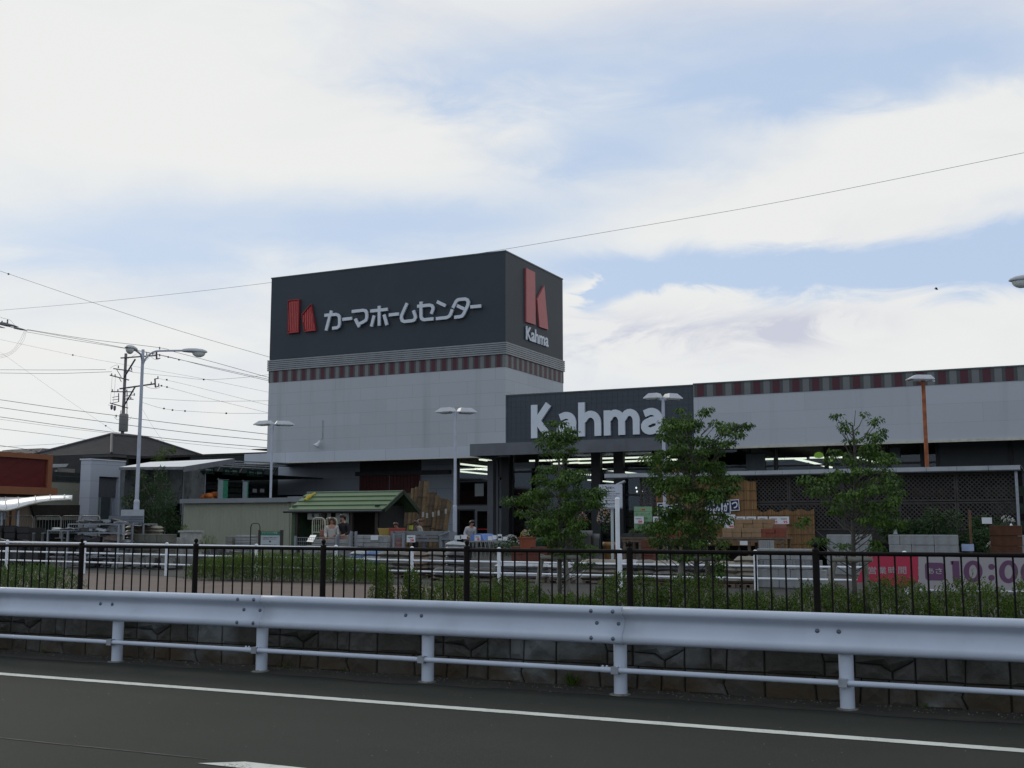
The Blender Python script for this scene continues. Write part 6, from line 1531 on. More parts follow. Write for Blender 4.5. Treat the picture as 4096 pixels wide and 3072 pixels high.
for i, (px, py, rr, hh, mt, nm) in enumerate(((2160, 2150, .17, .4, dgreen, 'dark green pot right of the orange planter'), (2196, 2158, .16, .4, glaze, 'brown glazed pot behind the entrance tree trunk'), (2262, 2110, .2, .9, greyp, 'tall dull brown pot, highest behind the entrance tree'),
        (2325, 2122, .3, .85, greyp, 'wide dark grey pot right of the tall dull pot'), (2380, 2135, .12, .6, greyp, 'narrow grey pot left of the notice board pole'), (2440, 2168, .2, .35, M('ochre_pot', (.22, .12, .04), .6, .2), 'ochre pot at the foot of the notice board'), (2605, 2180, .2, .3, glaze, 'brown pot under the left sales table'))):
    pot(px, py, 30. + .3 * (i % 3), rr, hh, mt, nm, z0=GZ)
trough(2100, 2219, 26.6, .5, .22, M('dark_red_planter', (.20, .05, .035), .8, .2), 'dark red planter row behind the white fence') if 0 else None
a = PY(4018, 2206, 33.)
stack('planter_box', proto_box('rust_box', .78, .4, .27, M('rust_brown', (.075, .030, .014), .9, .3, 4.), .01), .8, .275, PY(3962, 2200, 33.).x, 1, 5, 33., GZ, 'rusty brown box stacked right of the plants', 'box', 'rusty boxes at the right edge', .012)
stack('concrete_block', block_mesh('big_block', .292, .4, .276), .296, .280, PY(4075, 2200, 33.).x, 3, 4, 33., GZ, 'big grey block at the right edge of the photo', 'concrete block', 'big blocks at the right edge', .008)
# flowers
def flowers(px, py, Y, wd, ht_, cols, label, seed, n=90, green=220):
    a = PY(px, py, Y); r_ = random.Random(seed); root = thing('flowering_plant', label, 'plant', (a.x, Y, a.z - ht_))
    mb = MB(); c0 = Vector((a.x, Y, a.z - ht_ * .55))
    for i in range(green): o_ = rv(r_); leaf(mb, c0 + Vector((o_.x * wd / 2, o_.y * wd / 2, o_.z * ht_ * .45)) * r_.random() ** .4, o_ + rv(r_), rv(r_), .06, .03)
    mb.tube([(a.x, Y, a.z - ht_), (a.x, Y, a.z - ht_ * .3)], .015, 5); mb.build('foliage', leaf_d, root)
    for k, c in enumerate(cols):
        fb = MB()
        for i in range(n // len(cols)):
            o_ = rv(r_); p_ = c0 + Vector((o_.x * wd / 2, -abs(o_.y) * wd / 2, abs(o_.z) * ht_ * .55))
            for j in range(4): leaf(fb, p_, rv(r_), rv(r_), .035, .025)
        fb.build('blossoms', M('petal_%02d' % int(sum(c) * 100), c, .7, .15), root)
flowers(2322, 2045, 33., .5, .6, ((.40, .36, .38), (.35, .03, .06)), 'red and white pinwheel flowers right of the entrance tree', 5)
flowers(2418, 2030, 33., .45, .8, ((.50, .46, .50), (.45, .28, .36), (.5, .3, .04)), 'pale pink and white flowers left of the notice board pole', 6)
flowers(2045, 2140, 31., .6, .5, ((.46, .46, .44),), 'white flowering plants left of the orange planter', 7)
flowers(2110, 2118, 30., .4, .35, ((.48, .47, .40), (.45, .33, .08)), 'white and yellow flowers in the orange planter', 8, 60)
flowers(2025, 2160, 29.5, .9, .45, ((.20, .26, .18),), 'low leafy plants right of the wire flower rack', 9, 30, 500)
for i, (px, py, wd, hh) in enumerate(((3790, 2060, 1.1, 1.3), (3745, 2130, .9, .8), (3900, 2110, 1.2, 1.0), (3590, 2085, 1.2, .5), (3650, 2105, .8, .5), (3960, 2085, .8, .5))):
    a = PY(px, py, 35 + .2 * i); bl = [(r_.uniform(-wd / 2.5, wd / 2.5), r_.uniform(-.3, .3), a.z - GZ - r_.uniform(.1, hh * .8), .28, 260) for _ in range(int(wd * 5))]
    leafy_tree('nursery_plant', ('tall dark nursery plant before the lattice', 'dark nursery plant right of the right block wall', 'dark plant behind the thin wooden post', 'dark foliage above the two block walls', 'low dark foliage above the right block wall', 'dark plant behind the small white card')[i], 'plant', (a.x, a.y, GZ), a.z, bl, 80 + i, leaf_d, stem=.02)
p0, p1 = PY(3878, 2040, 34.3), PY(3892, 2205, 34.3); single(MB().tube([(p0.x, 34.3, GZ), (p0.x, 34.3, p0.z)], .035, 8), 'wooden_post', M('raw_timber', (.12, .07, .04), .9, .3, 6.), 'thin upright wooden post among the dark nursery plants', 'post', (p0.x, 34.3, GZ))
for i, (x0, y0, x1, y1, m_, lb_) in enumerate(((3928, 2070, 3967, 2095, white_board, 'small white card among the nursery plants'), (3847, 2176, 3895, 2204, M('blue_white_card', (.38, .46, .66), .6), 'pale blue white card right of the block wall'))):
    a, b2 = PY(x0, y1, 33.2), PY(x1, y0, 33.2); single(MB().box(a.x, b2.x, 33.2, 33.21, a.z, b2.z), 'white_card', m_, lb_, 'card', a)
flowers(4028, 2062, 33.6, .35, .3, ((.52, .52, .50),), 'white flower head near the lattice end post', 12, 40, 60)
flowers(3975, 2165, 33.2, .4, .35, ((.42, .42, .38),), 'white streaked leaves left of the rusty boxes', 13, 30, 120)
a = PY(4046, 2130, 33.); single(MB().lathe((a.x, 33., a.z), [(.10, 0), (.08, .1), (.03, .2), (.01, .24)], 10), 'garden_ornament', white_board, 'small white ornament on top of the rusty boxes', 'ornament', a)
a = PY(3582, 2136, 33.); single(MB().lathe((a.x, 33., a.z), [(.06, 0), (.04, .06), (.05, .1), (.03, .16), (.01, .18)], 10), 'garden_ornament', M('grey_stone_ornament', (.25, .27, .27), .8), 'small grey ornament on top of the right block wall', 'ornament', a)
#@@MIDDLE
# ------------------------------------------------------------------ straw mats rolled and leaned by the shop wall
rw = random.Random(21)
rolls = [(1562, 2050, 12), (1582, 2038, 12), (1600, 2030, 13), (1620, 2010, 13), (1640, 1975, 14), (1655, 1955, 13), (1672, 1950, 13), (1690, 1925, 14), (1706, 1926, 13), (1720, 1972, 13), (1735, 1970, 13), (1750, 1985, 12), (1766, 1995, 12), (1782, 1998, 11), (1797, 2005, 9)]
for i, (px, py, r_) in enumerate(rolls):
    a = PY(px, py, 41.); mb = MB(); rr = .13 + rw.uniform(-.02, .02); lean = rw.uniform(-.05, .05)
    P_ = [Vector((a.x - lean * 2, 40.3, GZ)), Vector((a.x - lean, 40.7, (GZ + a.z) / 2)), Vector((a.x, 41., a.z))]; mb.tube(P_, [rr, rr * .98, rr * .95], 12)
    for t in (.2, .5, .8): mb.tube([P_[0].lerp(P_[2], t) - Vector((0, 0, .02)), P_[0].lerp(P_[2], t) + Vector((0, 0, .02))], rr * 1.05, 12)
    single(mb, 'reed_roll', M('reed_roll_%d' % (i % 3), ((.10, .065, .034), (.070, .048, .030), (.13, .088, .045))[i % 3], .9, .35, 9., .5), 'rolled brown reed mat leaning by the shop wall, %s from left' % nth(i), 'reed mat', P_[0], 'reed mat rolls leaning by the shop wall')
for i, (px, py) in enumerate(((1688, 2048), (1704, 2052), (1728, 2048), (1750, 2042), (1779, 2035))):
    a, b2 = PY(px, py + 20, 40.3), PY(px + 8, py, 40.3); single(MB().box(a.x, b2.x, 40.3, 40.31, a.z, b2.z), 'price_tag', M('tag_grey_white', (.30, .30, .28), .7), 'pale tag hung on the reed rolls, %s from left' % nth(i), 'tag', a, 'tags on the reed rolls')
# grey steel stock rack, cages, wheelbarrow tray etc
sr = thing('stock_rack', 'long grey steel stock rack of beams behind the bags', 'rack', PY(1690, 2190, 30.5))
for (x0, x1, y0, y1) in ((1575, 1790, 2125, 2140), (1575, 1760, 2143, 2152), (1650, 1760, 2157, 2166)):
    a, b2 = PY(x0, y1, 30.5), PY(x1, y0, 30.5); MB().box(a.x, b2.x, 30.4, 30.9, a.z, b2.z).build('beam', M('dull_steel', (.15, .16, .17), .6, .2, 4.), sr)
for px in (1570, 1616, 1765, 1795): a = PY(px, 2125, 30.35); MB().box(a.x - .04, a.x + .04, 30.3, 30.39, GZ, a.z).build('upright', M('dull_steel', (.15, .16, .17)), sr)
price_card(1627, 2141, 1661, 2169, '298', 29.9, 'white price card with large red 298 on the stock rack')
a, b2 = PY(1483, 2160, 29.8), PY(1512, 2142, 29.8); single(MB().box(a.x, b2.x, 29.8, 29.81, a.z, b2.z), 'white_card', white_board, 'small white card on the pale block stack', 'card', a)
def cage(x0, x1, y0, Y, label, nx=10, nz=5):
    a, b2 = PY(x0, y0, Y), PY(x1, y0, Y); root = thing('wire_cage', label, 'wire cage', ((a.x + b2.x) / 2, Y, GZ)); zt = a.z
    for x in (a.x, b2.x): MB().box(x - .03, x + .03, Y - .03, Y + .03, GZ, zt + .05).build('post', M('cage_steel', (.20, .22, .24), .5, .15), root)
    mb = MB()
    for i in range(nx + 1): x = a.x + (b2.x - a.x) * i / nx; mb.tube([(x, Y, GZ), (x, Y, zt)], .006, 4, False)
    for k in range(nz + 1): z = zt - k * .12; mb.tube([(a.x, Y, z), (b2.x, Y, z)], .007, 4, False)
    mb.build('mesh', M('cage_steel', (.2, .22, .24)), root); return root
cage(1352, 1400, 2142, 29., 'tall wire cage in front of the person in black', 7)
cage(1405, 1424, 2132, 29.2, 'narrow wire cage right of the person in black', 3)
cage(1576, 1614, 2140, 29.2, 'wire cage between the upright blocks and the 298 card', 8)
cage(1182, 1345, 2150, 28.9, 'long low wire cage in front of the two shoppers', 20)
wt = MB(); a = PY(1795, 2140, 29.5); wt.prism([PY(x, y, 29.5) for x, y in ((1757, 2144), (1795, 2128), (1797, 2160), (1760, 2160))], (0, .5, 0)); wt.beam(PY(1757, 2142, 29.4), PY(1797, 2126, 29.4), .08, .05)
for px in (1768, 1792): q_ = PY(px, 2160, 29.6); wt.box(q_.x - .04, q_.x + .04, 29.55, 29.65, GZ, q_.z)
single(wt, 'feed_hopper', M('hopper_grey', (.16, .18, .20), .5, .12), 'grey sloping metal hopper left of the first lamp post', 'hopper', (a.x, 29.5, GZ))
def basket(px, py, n_, col, label):
    a = PY(px, py, 30.9); mb = MB()
    for i in range(n_): mb.lathe((a.x + i * .065, 30.9, a.z - .28), [(.10, 0), (.13, .14), (.16, .26), (.17, .28), (.15, .28), (.09, .02)], 12)
    mb.box(a.x - .1, a.x + n_ * .065, 30.85, 31., GZ, a.z - .281); single(mb, 'stacked_buckets', col, label, 'buckets', (a.x, 30.9, GZ))
basket(1532, 2113, 4, M('ochre_plastic', (.36, .25, .07), .5, .15), 'row of ochre buckets behind the block stack'); basket(1574, 2112, 5, M('red_plastic', (.34, .07, .05), .5, .15), 'row of red buckets right of the ochre ones')
mb = MB(); a = PY(1905, 2138, 31.)
mb.prism([PY(x, y, 31.) for x, y in ((1878, 2162), (1884, 2140), (1905, 2135), (1925, 2136), (1936, 2162))], (0, .8, 0)); single(mb, 'blue_tarpaulin', M('blue_tarp', (.10, .20, .48), .5, .2, 5., .3), 'blue tarpaulin cover before the glass doors', 'tarpaulin', a)
price_card(1898, 2141, 1922, 2163, '38', 30.6, 'small grey card with red 38 on the blue tarpaulin')
fr2 = thing('flower_rack', 'low wire rack of seed trays before the glass doors', 'rack', PY(1950, 2190, 29.6))
a, b2 = PY(1868, 2166, 29.6), PY(2000, 2164, 29.6)
mb = MB(); mb.beam((a.x, 29.6, a.z), (b2.x, 29.6, b2.z), .4, .04)
for i in range(17):
    x = a.x + (b2.x - a.x) * i / 16; mb.tube([(x, 29.4, a.z), (x + .05 * (-1) ** i, 29.4, a.z - .25), (x, 29.4, a.z - .5)], .012, 5)
mb.box(a.x, b2.x, 29.45, 29.6, GZ, a.z - .55); mb.build('wire_frame', M('rack_wire', (.22, .22, .20), .5, .2), fr2)
for i, (px, py) in enumerate(((1818, 2147), (1840, 2145), (1952, 2150), (1970, 2146), (1992, 2150), (1990, 2142), (2012, 2152))):
    a, b2 = PY(px, py + 11, 29.5), PY(px + (26 if i < 2 else 16), py - 5, 29.5); single(MB().box(a.x, b2.x, 29.5, 29.52, a.z, b2.z), 'shelf_card', white_board, 'small white card before the glass doors, %s from left' % nth(i), 'card', a, 'small cards before the glass doors')
bags(1800, 1850, 2165, 28.5, ('white',), 'at the foot of the first lamp post')
# counter goods near the hut
for i, (x0, y0, x1, y1, c) in enumerate(((1245, 2098, 1310, 2112, (.03, .06, .03)), (1280, 2080, 1330, 2125, (.10, .06, .035)))):
    a, b2 = PY(x0, y1, 33.6), PY(x1, y0, 33.6); mb = MB()
    for k in range(5): xx = a.x + (b2.x - a.x) * k / 5; mb.box(xx + .01, xx + (b2.x - a.x) / 5 - .01, 33.6, 33.9, a.z, b2.z - .02 * (k % 2))
    mb.box(a.x, b2.x, 33.62, 33.88, GZ, a.z - .005); single(mb, 'goods_bin', M('bin_%d' % i, c, .9, .3), ('dark green goods bin under the hut eave', 'brown bin of timber offcuts under the hut eave')[i], 'goods bin', (a.x, 33.6, GZ))
def barrier(x0, x1, ytop, Y, label, bars=9, h_=.95, mat=galv):
    a, b2 = PY(x0, ytop, Y), PY(x1, ytop, Y); root = thing('crowd_barrier', label, 'barrier', ((a.x + b2.x) / 2, Y, a.z - h_), 'steel crowd barriers'); zt = a.z; zb = zt - h_; c = .12; mb = MB()
    xa, xb = a.x, b2.x
    mb.tube([(xa, Y, zb), (xa, Y, zt - c), (xa + c * .3, Y, zt - c * .3), (xa + c, Y, zt), (xb - c, Y, zt), (xb - c * .3, Y, zt - c * .3), (xb, Y, zt - c), (xb, Y, zb)], .022, 8); mb.build('frame', mat, root)
    mb = MB()
    for i in range(1, bars): x = xa + (xb - xa) * i / bars; mb.tube([(x, Y, zb + .2), (x, Y, zt)], .010, 5, False)
    mb.tube([(xa, Y, zb + .2), (xb, Y, zb + .2)], .015, 6); mb.build('bars', mat, root)
    for x in (xa, xb): MB().box(x - .02, x + .02, Y - .25, Y + .25, zb - .03, zb).build('foot', mat, root)
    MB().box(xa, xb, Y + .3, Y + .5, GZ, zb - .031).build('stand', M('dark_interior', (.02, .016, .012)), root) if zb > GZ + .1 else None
sil = M('barrier_silver', (.34, .34, .32), .4, .15, 6.)
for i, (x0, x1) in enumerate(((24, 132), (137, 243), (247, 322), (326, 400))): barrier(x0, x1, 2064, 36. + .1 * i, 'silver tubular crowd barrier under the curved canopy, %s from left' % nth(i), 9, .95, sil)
for i, (x0, x1) in enumerate(((1251, 1299), (1303, 1348))): barrier(x0, x1, 2072, 33., ('left' if i == 0 else 'right') + ' cream tubular rack before the green hut', 6, .7, M('cream_tube', (.36, .36, .28), .5))
# ------------------------------------------------------------------ left yard: racks of hardware
def rack(x0, x1, ytop, Y, label, levels, dep=.6):
    a, b2 = PY(x0, ytop, Y), PY(x1, ytop, Y); root = thing('steel_rack', label, 'rack', ((a.x + b2.x) / 2, Y, GZ)); zt = a.z
    for x in (a.x, b2.x):
        for y in (Y, Y + dep): MB().box(x - .025, x + .025, y - .025, y + .025, GZ, zt).build('upright', MC['cage_steel'], root)
    for l in levels: MB().box(a.x, b2.x, Y - .03, Y + dep + .03, GZ + (zt - GZ) * l - .04, GZ + (zt - GZ) * l).build('shelf', MC['cage_steel'], root)
    return a.x, b2.x, zt
rl = random.Random(33)
def clutter(x0, x1, Y, z, label, n_, cols, hmax=.2):
    mb = [MB() for _ in cols]; root = thing('stacked_goods', label, 'goods', ((x0 + x1) / 2, Y, z))
    for i in range(n_):
        w_ = rl.uniform(.12, .5); x = rl.uniform(x0, max(x0 + .01, x1 - w_)); h_ = rl.uniform(.03, hmax); y = Y + rl.uniform(-.1, .25); zz = z + rl.uniform(0, hmax * .4)
        t = rl.uniform(-.2, .2); m_ = mb[rl.randrange(len(cols))]; m_.obox((x + w_ / 2, y, zz + h_ / 2), (math.cos(t), 0, math.sin(t)), (0, 1, 0), (-math.sin(t), 0, math.cos(t)), w_, rl.uniform(.1, .3), h_)
    for k, m_ in enumerate(mb):
        if m_.v: m_.build('pieces', M('goods_%02d' % int(sum(cols[k]) * 200), cols[k], .6, .35, 8.), root)
dkc = ((.015, .015, .017), (.05, .052, .055), (.22, .23, .24)); 
x0, x1, zt = rack(276, 476, 2094, 27.6, 'grey steel rack of hardware left of the street lamp', (.25, .55, .80, 1.0))
clutter(x0, x1, 27.8, zt + .002, 'dark and silver offcuts on top of the hardware rack', 26, dkc, .09); clutter(x0 + .1, x1 - .1, 27.8, GZ + (zt - GZ) * .8 + .002, 'metal parts on the upper shelf of the hardware rack', 30, dkc + ((.4, .41, .42),), .14)
clutter(x0 + .1, x1 - .1, 27.8, GZ + (zt - GZ) * .55 + .002, 'small boxes on the middle shelf of the hardware rack', 34, dkc + ((.12, .09, .07),), .22); clutter(x0 + .1, x1 - .1, 27.8, GZ + (zt - GZ) * .25 + .002, 'dark goods on the lowest shelf of the hardware rack', 30, dkc, .3)
clutter(x0, x1, 27.7, GZ, 'dark goods on the ground under the hardware rack', 26, dkc, .28)
x0, x1, zt = rack(478, 574, 2094, 28.9, 'short grey steel rack behind the street lamp', (.4, 1.0))
clutter(x0, x1, 29.1, GZ + (zt - GZ) * .4, 'dark boxes on the rack behind the street lamp', 16, dkc, .3)
x0, x1, zt = rack(193, 272, 2120, 27.2, 'low grey rack with a white sheet on top, left of the hardware rack', (.3, .62, 1.0))
clutter(x0, x1, 27.4, zt + .002, 'white sheet and flat parts on the low rack', 10, ((.4, .42, .42), (.05, .05, .05)), .05); clutter(x0, x1, 27.4, GZ + (zt - GZ) * .3, 'black goods inside the low rack', 26, ((.012, .012, .013), (.03, .03, .03)), .4)
a, b2 = PY(-60, 2165, 29.5), PY(118, 2098, 29.5)
for k, (xx0, xx1) in enumerate(((-60, 10), (14, 62), (66, 118))):
    a, b2 = PY(xx0, 2165, 29.5), PY(xx1, 2100 + 4 * k, 29.5); mb = MB()
    for j in range(6): mb.box(a.x + .02, b2.x - .02, 29.5 - .02 * (j % 2), 30.2, GZ + (b2.z - GZ) * j / 6 + .01, GZ + (b2.z - GZ) * (j + .86) / 6)
    mb.box(a.x + .04, b2.x - .04, 29.54, 30.15, GZ, b2.z - .02); single(mb, 'black_crates', M('black_plastic', (.012, .012, .013), .6, .3, 5.), 'stack of black crates at the left edge, %s from left' % nth(k), 'crates', (a.x, 29.5, GZ), 'black crate stacks at the left edge')
for i, px in enumerate((135, 171)): a = PY(px, 2135, 27.5); single(MB().lathe((a.x, 27.5, GZ), [(.045, 0), (.045, a.z - GZ), (.05, a.z - GZ), (.05, a.z - GZ + .03)], 12), 'pipe_offcut', M('grey_plastic_pipe', (.26, .27, .27), .5), ('left' if i == 0 else 'right') + ' short grey pipe standing left of the low rack', 'pipe', (a.x, 27.5, GZ))
for i in range(3): clutter(PY(-40 + i * 75, 2200, 27.3).x, PY(25 + i * 75, 2200, 27.3).x, 27.3, GZ, 'dark ground clutter behind the white fence, %s heap from left' % nth(i), 22, ((.013, .013, .014), (.04, .042, .045), (.02, .02, .02)), .75)
for i in range(4): clutter(PY(480 + i * 55, 2200, 27.5).x, PY(530 + i * 55, 2200, 27.5).x, 27.6, GZ, 'grey block heap below the lamp foot, %s from left' % nth(i), 16, ((.10, .10, .09), (.15, .15, .14), (.05, .05, .05)), .35)
for i in range(3): clutter(PY(790 + i * 60, 2200, 29.).x, PY(850 + i * 60, 2200, 29.).x, 29., GZ, 'grey stone pieces behind the long hedge, %s heap from left' % nth(i), 18, ((.17, .17, .16), (.28, .28, .27), (.06, .06, .06)), .5)
for i in range(3): clutter(PY(1145 + i * 65, 2200, 28.).x, PY(1205 + i * 65, 2200, 28.).x, 28., GZ, 'grey bags and stones before the wire cage, %s heap from left' % nth(i), 18, ((.13, .13, .13), (.24, .24, .24), (.05, .05, .055)), .6)
mb = MB(); a = PY(430, 2092, 28.3); b2 = PY(522, 2062, 28.3)
for j in range(3): mb.box(a.x, b2.x, 28.3 + j * .02, 28.9, a.z + (b2.z - a.z) * j / 3, a.z + (b2.z - a.z) * (j + .9) / 3)
single(mb, 'louvre_panels', M('blue_grey_panel', (.10, .115, .14), .5, .12), 'flat stack of blue grey louvre panels on the hardware rack', 'panels', a)
a, b2 = PY(482, 2092, 30.2), PY(574, 2038, 30.2); mb = MB().box(a.x, b2.x, 30.2, 30.24, a.z, b2.z); mb.box(a.x + .1, a.x + .16, 30.2, 30.26, GZ, a.z); mb.box(b2.x - .16, b2.x - .1, 30.2, 30.26, GZ, a.z); single(mb, 'upright_sheet', M('pale_panel', (.33, .36, .39), .6, .1), 'pale upright panel behind the street lamp foot', 'panel', (a.x, 30.2, GZ))
# stone planter pillars
for i, (px0, px1, yt, lb_) in enumerate(((716, 780, 2122, 'square grey stone planter pillar before the cream shed'),)):
    a, b2 = PY(px0, yt, 29.8), PY(px1, yt, 29.8); mb = MB(); mb.box(a.x + .05, b2.x - .05, 29.8, 30.2, GZ, a.z - .06); mb.box(a.x, b2.x, 29.75, 30.25, a.z - .06, a.z); single(mb, 'stone_planter', concrete, lb_, 'planter', (a.x, 30., GZ))
a = PY(736, 2121, 30.); shrub(a.x, 30., .2, .2, .18, 50, 95, 'tiny plant on top of the stone planter pillar', 'potted_plant', 'plant', z=a.z - .01)
a, b2 = PY(660, 2150, 29.6), PY(722, 2150, 29.6); mb = MB().box(a.x, b2.x, 29.6, 30., GZ, a.z); single(mb, 'stone_trough', concrete, 'low grey stone trough left of the planter pillar', 'planter', (a.x, 29.6, GZ))
a = PY(835, 2150, 30.2); shrub(a.x, 30.2, .75, .4, a.z - GZ + .06, 500, 96, 'green potted shrub before the cream shed', 'potted_shrub', 'plant')
# hand truck, green notice board, letter tops
tr_ = MB(); a, b2 = PY(1003, 2105, 30.), PY(1040, 2105, 30.); zt = PY(1020, 2093, 30.).z
tr_.tube([(a.x, 30., GZ), (a.x, 30., zt - .12), (a.x + .04, 30., zt - .03), (a.x + .1, 30., zt), (b2.x - .1, 30., zt), (b2.x - .04, 30., zt - .03), (b2.x, 30., zt - .12), (b2.x, 30., GZ)], .018, 8)
for z in (.6, .9, 1.2): tr_.tube([(a.x, 30., z), (b2.x, 30., z)], .013, 6)
tr_.box(a.x, b2.x, 29.75, 30., GZ + .02, GZ + .04)
for x in (a.x, b2.x): tr_.lathe((x, 30.03, GZ + .1), [(.02, -.02), (.1, -.02), (.1, .02), (.02, .02)], 12, (1, 0, 0))
single(tr_, 'hand_truck', M('truck_black_green', (.03, .035, .025), .4), 'upright hand truck leaning before the cream shed', 'hand truck', (a.x, 30., GZ))
nb2 = thing('green_notice', 'small notice board with a green header between two dark posts', 'notice board', PY(1085, 2190, 27.2))
a, b2 = PY(1042, 2187, 27.2), PY(1120, 2124, 27.2); MB().box(a.x, b2.x, 27.2, 27.23, a.z, b2.z).build('board', M('notice_white', (.36, .40, .41), .6, .05), nb2); h_ = b2.z - a.z; w_ = b2.x - a.x
MB().box(a.x, b2.x, 27.194, 27.199, b2.z - h_ * .27, b2.z - .01).build('header', M('notice_green', (.02, .15, .09), .6), nb2); MB().box(a.x - .01, b2.x + .01, 27.19, 27.24, b2.z, b2.z + .025).build('rim', M('brass_rim', (.25, .20, .10), .5), nb2)
tb = MB(); text(tb, 'クリーンリング事業', (a.x + .04, 27.193, b2.z - h_ * .17), UX, UZ, w_ * .82, h_ * .11, .003, .01); tb.build('header_lettering', MC['notice_white'], nb2)
tb = MB(); text(tb, 'この商品はお客様ご自身で', (a.x + .03, 27.199, a.z + h_ * .56), UX, UZ, w_ * .86, h_ * .06, .003); text(tb, 'お持ち帰りください', (a.x + .08, 27.199, a.z + h_ * .46), UX, UZ, w_ * .7, h_ * .06, .003)
text(tb, '●', (a.x + w_ * .45, 27.199, a.z + h_ * .28), UX, UZ, w_ * .09, h_ * .12, .003); text(tb, 'ご協力をお願いします', (a.x + .06, 27.199, a.z + h_ * .10), UX, UZ, w_ * .76, h_ * .06, .003); tb.build('lettering', black_ink, nb2)
for px in (1038, 1126): q_ = PY(px, 2120, 27.2); MB().box(q_.x - .03, q_.x + .03, 27.18, 27.26, GZ, q_.z).build('post', M('post_brown', (.035, .028, .024), .7), nb2)
# white customer notice board, spare pole
nw = thing('customer_notice', 'white customer notice board on a pale pole left of the bushiest tree', 'notice board', (PY(2450, 2160, 27).x, 27., GZ))
a, b2 = PY(2398, 2028, 27.), PY(2489, 1937, 27.); MB().box(a.x, b2.x, 26.97, 27.0, a.z, b2.z).build('board', M('notice_board_white', (.46, .49, .54), .5, .04), nw); MB().box(a.x, b2.x, 26.95, 27.01, a.z - .04, a.z - .001).build('lower_rim', galv, nw); w_, h_ = b2.x - a.x, b2.z - a.z
tb = MB(); text(tb, 'お客様へ', (a.x + w_ * .30, 26.97, b2.z - h_ * .20), UX, UZ, w_ * .38, h_ * .10, .003, .03)
for k, (tx, x0, ww) in enumerate((('駐車場内での', .30, .42), ('事故・盗難等につきましては、当店では', .10, .80), ('一切の責任を負いかねます。', .18, .64), ('あらかじめご了承', .28, .42), ('お願い申し上げます', .27, .46))):
    text(tb, tx, (a.x + w_ * x0, 26.97, b2.z - h_ * (.34 + .10 * k)), UX, UZ, w_ * ww, h_ * .055, .003, .01)
text(tb, '駐車場をご利用のお客様へ', (a.x + w_ * .27, 26.97, a.z + h_ * .13), UX, UZ, w_ * .44, h_ * .035, .003); text(tb, 'ご協力ください', (a.x + w_ * .32, 26.97, a.z + h_ * .07), UX, UZ, w_ * .34, h_ * .035, .003); tb.build('lettering', black_ink, nw)
q_ = PY(2449, 2100, 27.06); MB().tube([(q_.x, 27.06, GZ), (q_.x, 27.06, b2.z)], .036, 10).build('pole', M('pale_blue_pole', (.38, .44, .46), .5, .1, 4.), nw)
q_ = PY(2469, 1998, 22.6); mb = MB(); mb.tube([(q_.x, 22.6, GZ), (q_.x, 22.6, q_.z)], .047, 12); mb.lathe((q_.x, 22.6, q_.z), [(.052, 0), (.052, .03), (.02, .045)], 12); single(mb, 'pipe_post', white_pipe, 'tall bare white pipe post in front of the notice board', 'post', (q_.x, 22.6, GZ))
# ------------------------------------------------------------------ banner on the white fence
bn = thing('hours_banner', 'long opening hours banner with a crimson end, hung on the white pipe fence', 'banner', (PY(3700, 2290, 24).x, 23.93, PY(3700, 2360, 24).z))
YBn = 23.93
def bpt(x, y): return PY(x, y, YBn)
crim = M('banner_crimson', (.42, .028, .066), .6, .08, 1.5); blanc = M('banner_white', (.34, .32, .325), .65, .05, 2.); purp = M('banner_purple', (.13, .055, .12), .65, .05, 2.)
def sheet(poly, m_, name, dy=0., parent=None):
    mb = MB(); vs = [bpt(*p_) + Vector((0, dy, 0)) for p_ in poly]; mb.prism(vs, (0, .006, 0)); return mb.build(name, m_, bn)
e0 = sheet([(3478, 2212), (3673, 2213), (3673, 2330), (3640, 2338), (3625, 2353), (3600, 2345), (3540, 2345), (3530, 2328), (3424, 2330), (3450, 2270)], crim, 'red_end')
e1 = sheet([(3675, 2213), (4500, 2222), (4500, 2372), (3675, 2360)], blanc, 'white_field')
MB().tube([bpt(3675, 2361), bpt(4500, 2373)], .02, 6).build('hem', white_board, bn)
tb = MB()
for k, chx in enumerate('営業時間'):
    a = bpt(3474 + k * 40, 2296); b2 = bpt(3474 + k * 40 + 31, 2267); text(tb, chx, a + Vector((0, -.001, 0)), UX, UZ, b2.x - a.x, b2.z - a.z, .004, .012)
tb.build('lettering', blanc, bn)
a, b2 = bpt(3702, 2321), bpt(3776, 2251); rr = .06; mb = MB(); pts = []
for (cx_, cz_, a0) in ((b2.x - rr, a.z + rr, -90), (b2.x - rr, b2.z - rr, 0), (a.x + rr, b2.z - rr, 90), (a.x + rr, a.z + rr, 180)):
    for i in range(5): t = R(a0 + 90 * i / 4); pts.append((cx_ + rr * math.cos(t), YBn - .004, cz_ + rr * math.sin(t)))
mb.prism(pts, (0, .003, 0)); mb.build('purple_square', purp, bn)
tb = MB()
for k, chx in enumerate('あさ'): a = bpt(3709 + k * 34, 2296); b2 = bpt(3709 + k * 34 + 26, 2272); text(tb, chx, a + Vector((0, -.005, 0)), UX, UZ, b2.x - a.x, b2.z - a.z, .004, .015)
tb.build('lettering', blanc, bn)
tb = MB()
def bar(x0, x1, y0, y1): a, b2 = bpt(x0, y1), bpt(x1, y0); tb.box(a.x, b2.x, YBn - .004, YBn - .001, a.z, b2.z)
def ring(cx_, cy_, rx, ry, ix, iy, n_=28):
    vs = []
    for i in range(n_): t = 2 * math.pi * i / n_; a, b2 = bpt(cx_ + rx * math.cos(t), cy_ + ry * math.sin(t)), bpt(cx_ + ix * math.cos(t), cy_ + iy * math.sin(t)); vs += [(a.x, YBn - .004, a.z), (b2.x, YBn - .004, b2.z)]
    tb.add(vs, [(2 * i, 2 * ((i + 1) % n_), 2 * ((i + 1) % n_) + 1, 2 * i + 1) for i in range(n_)])
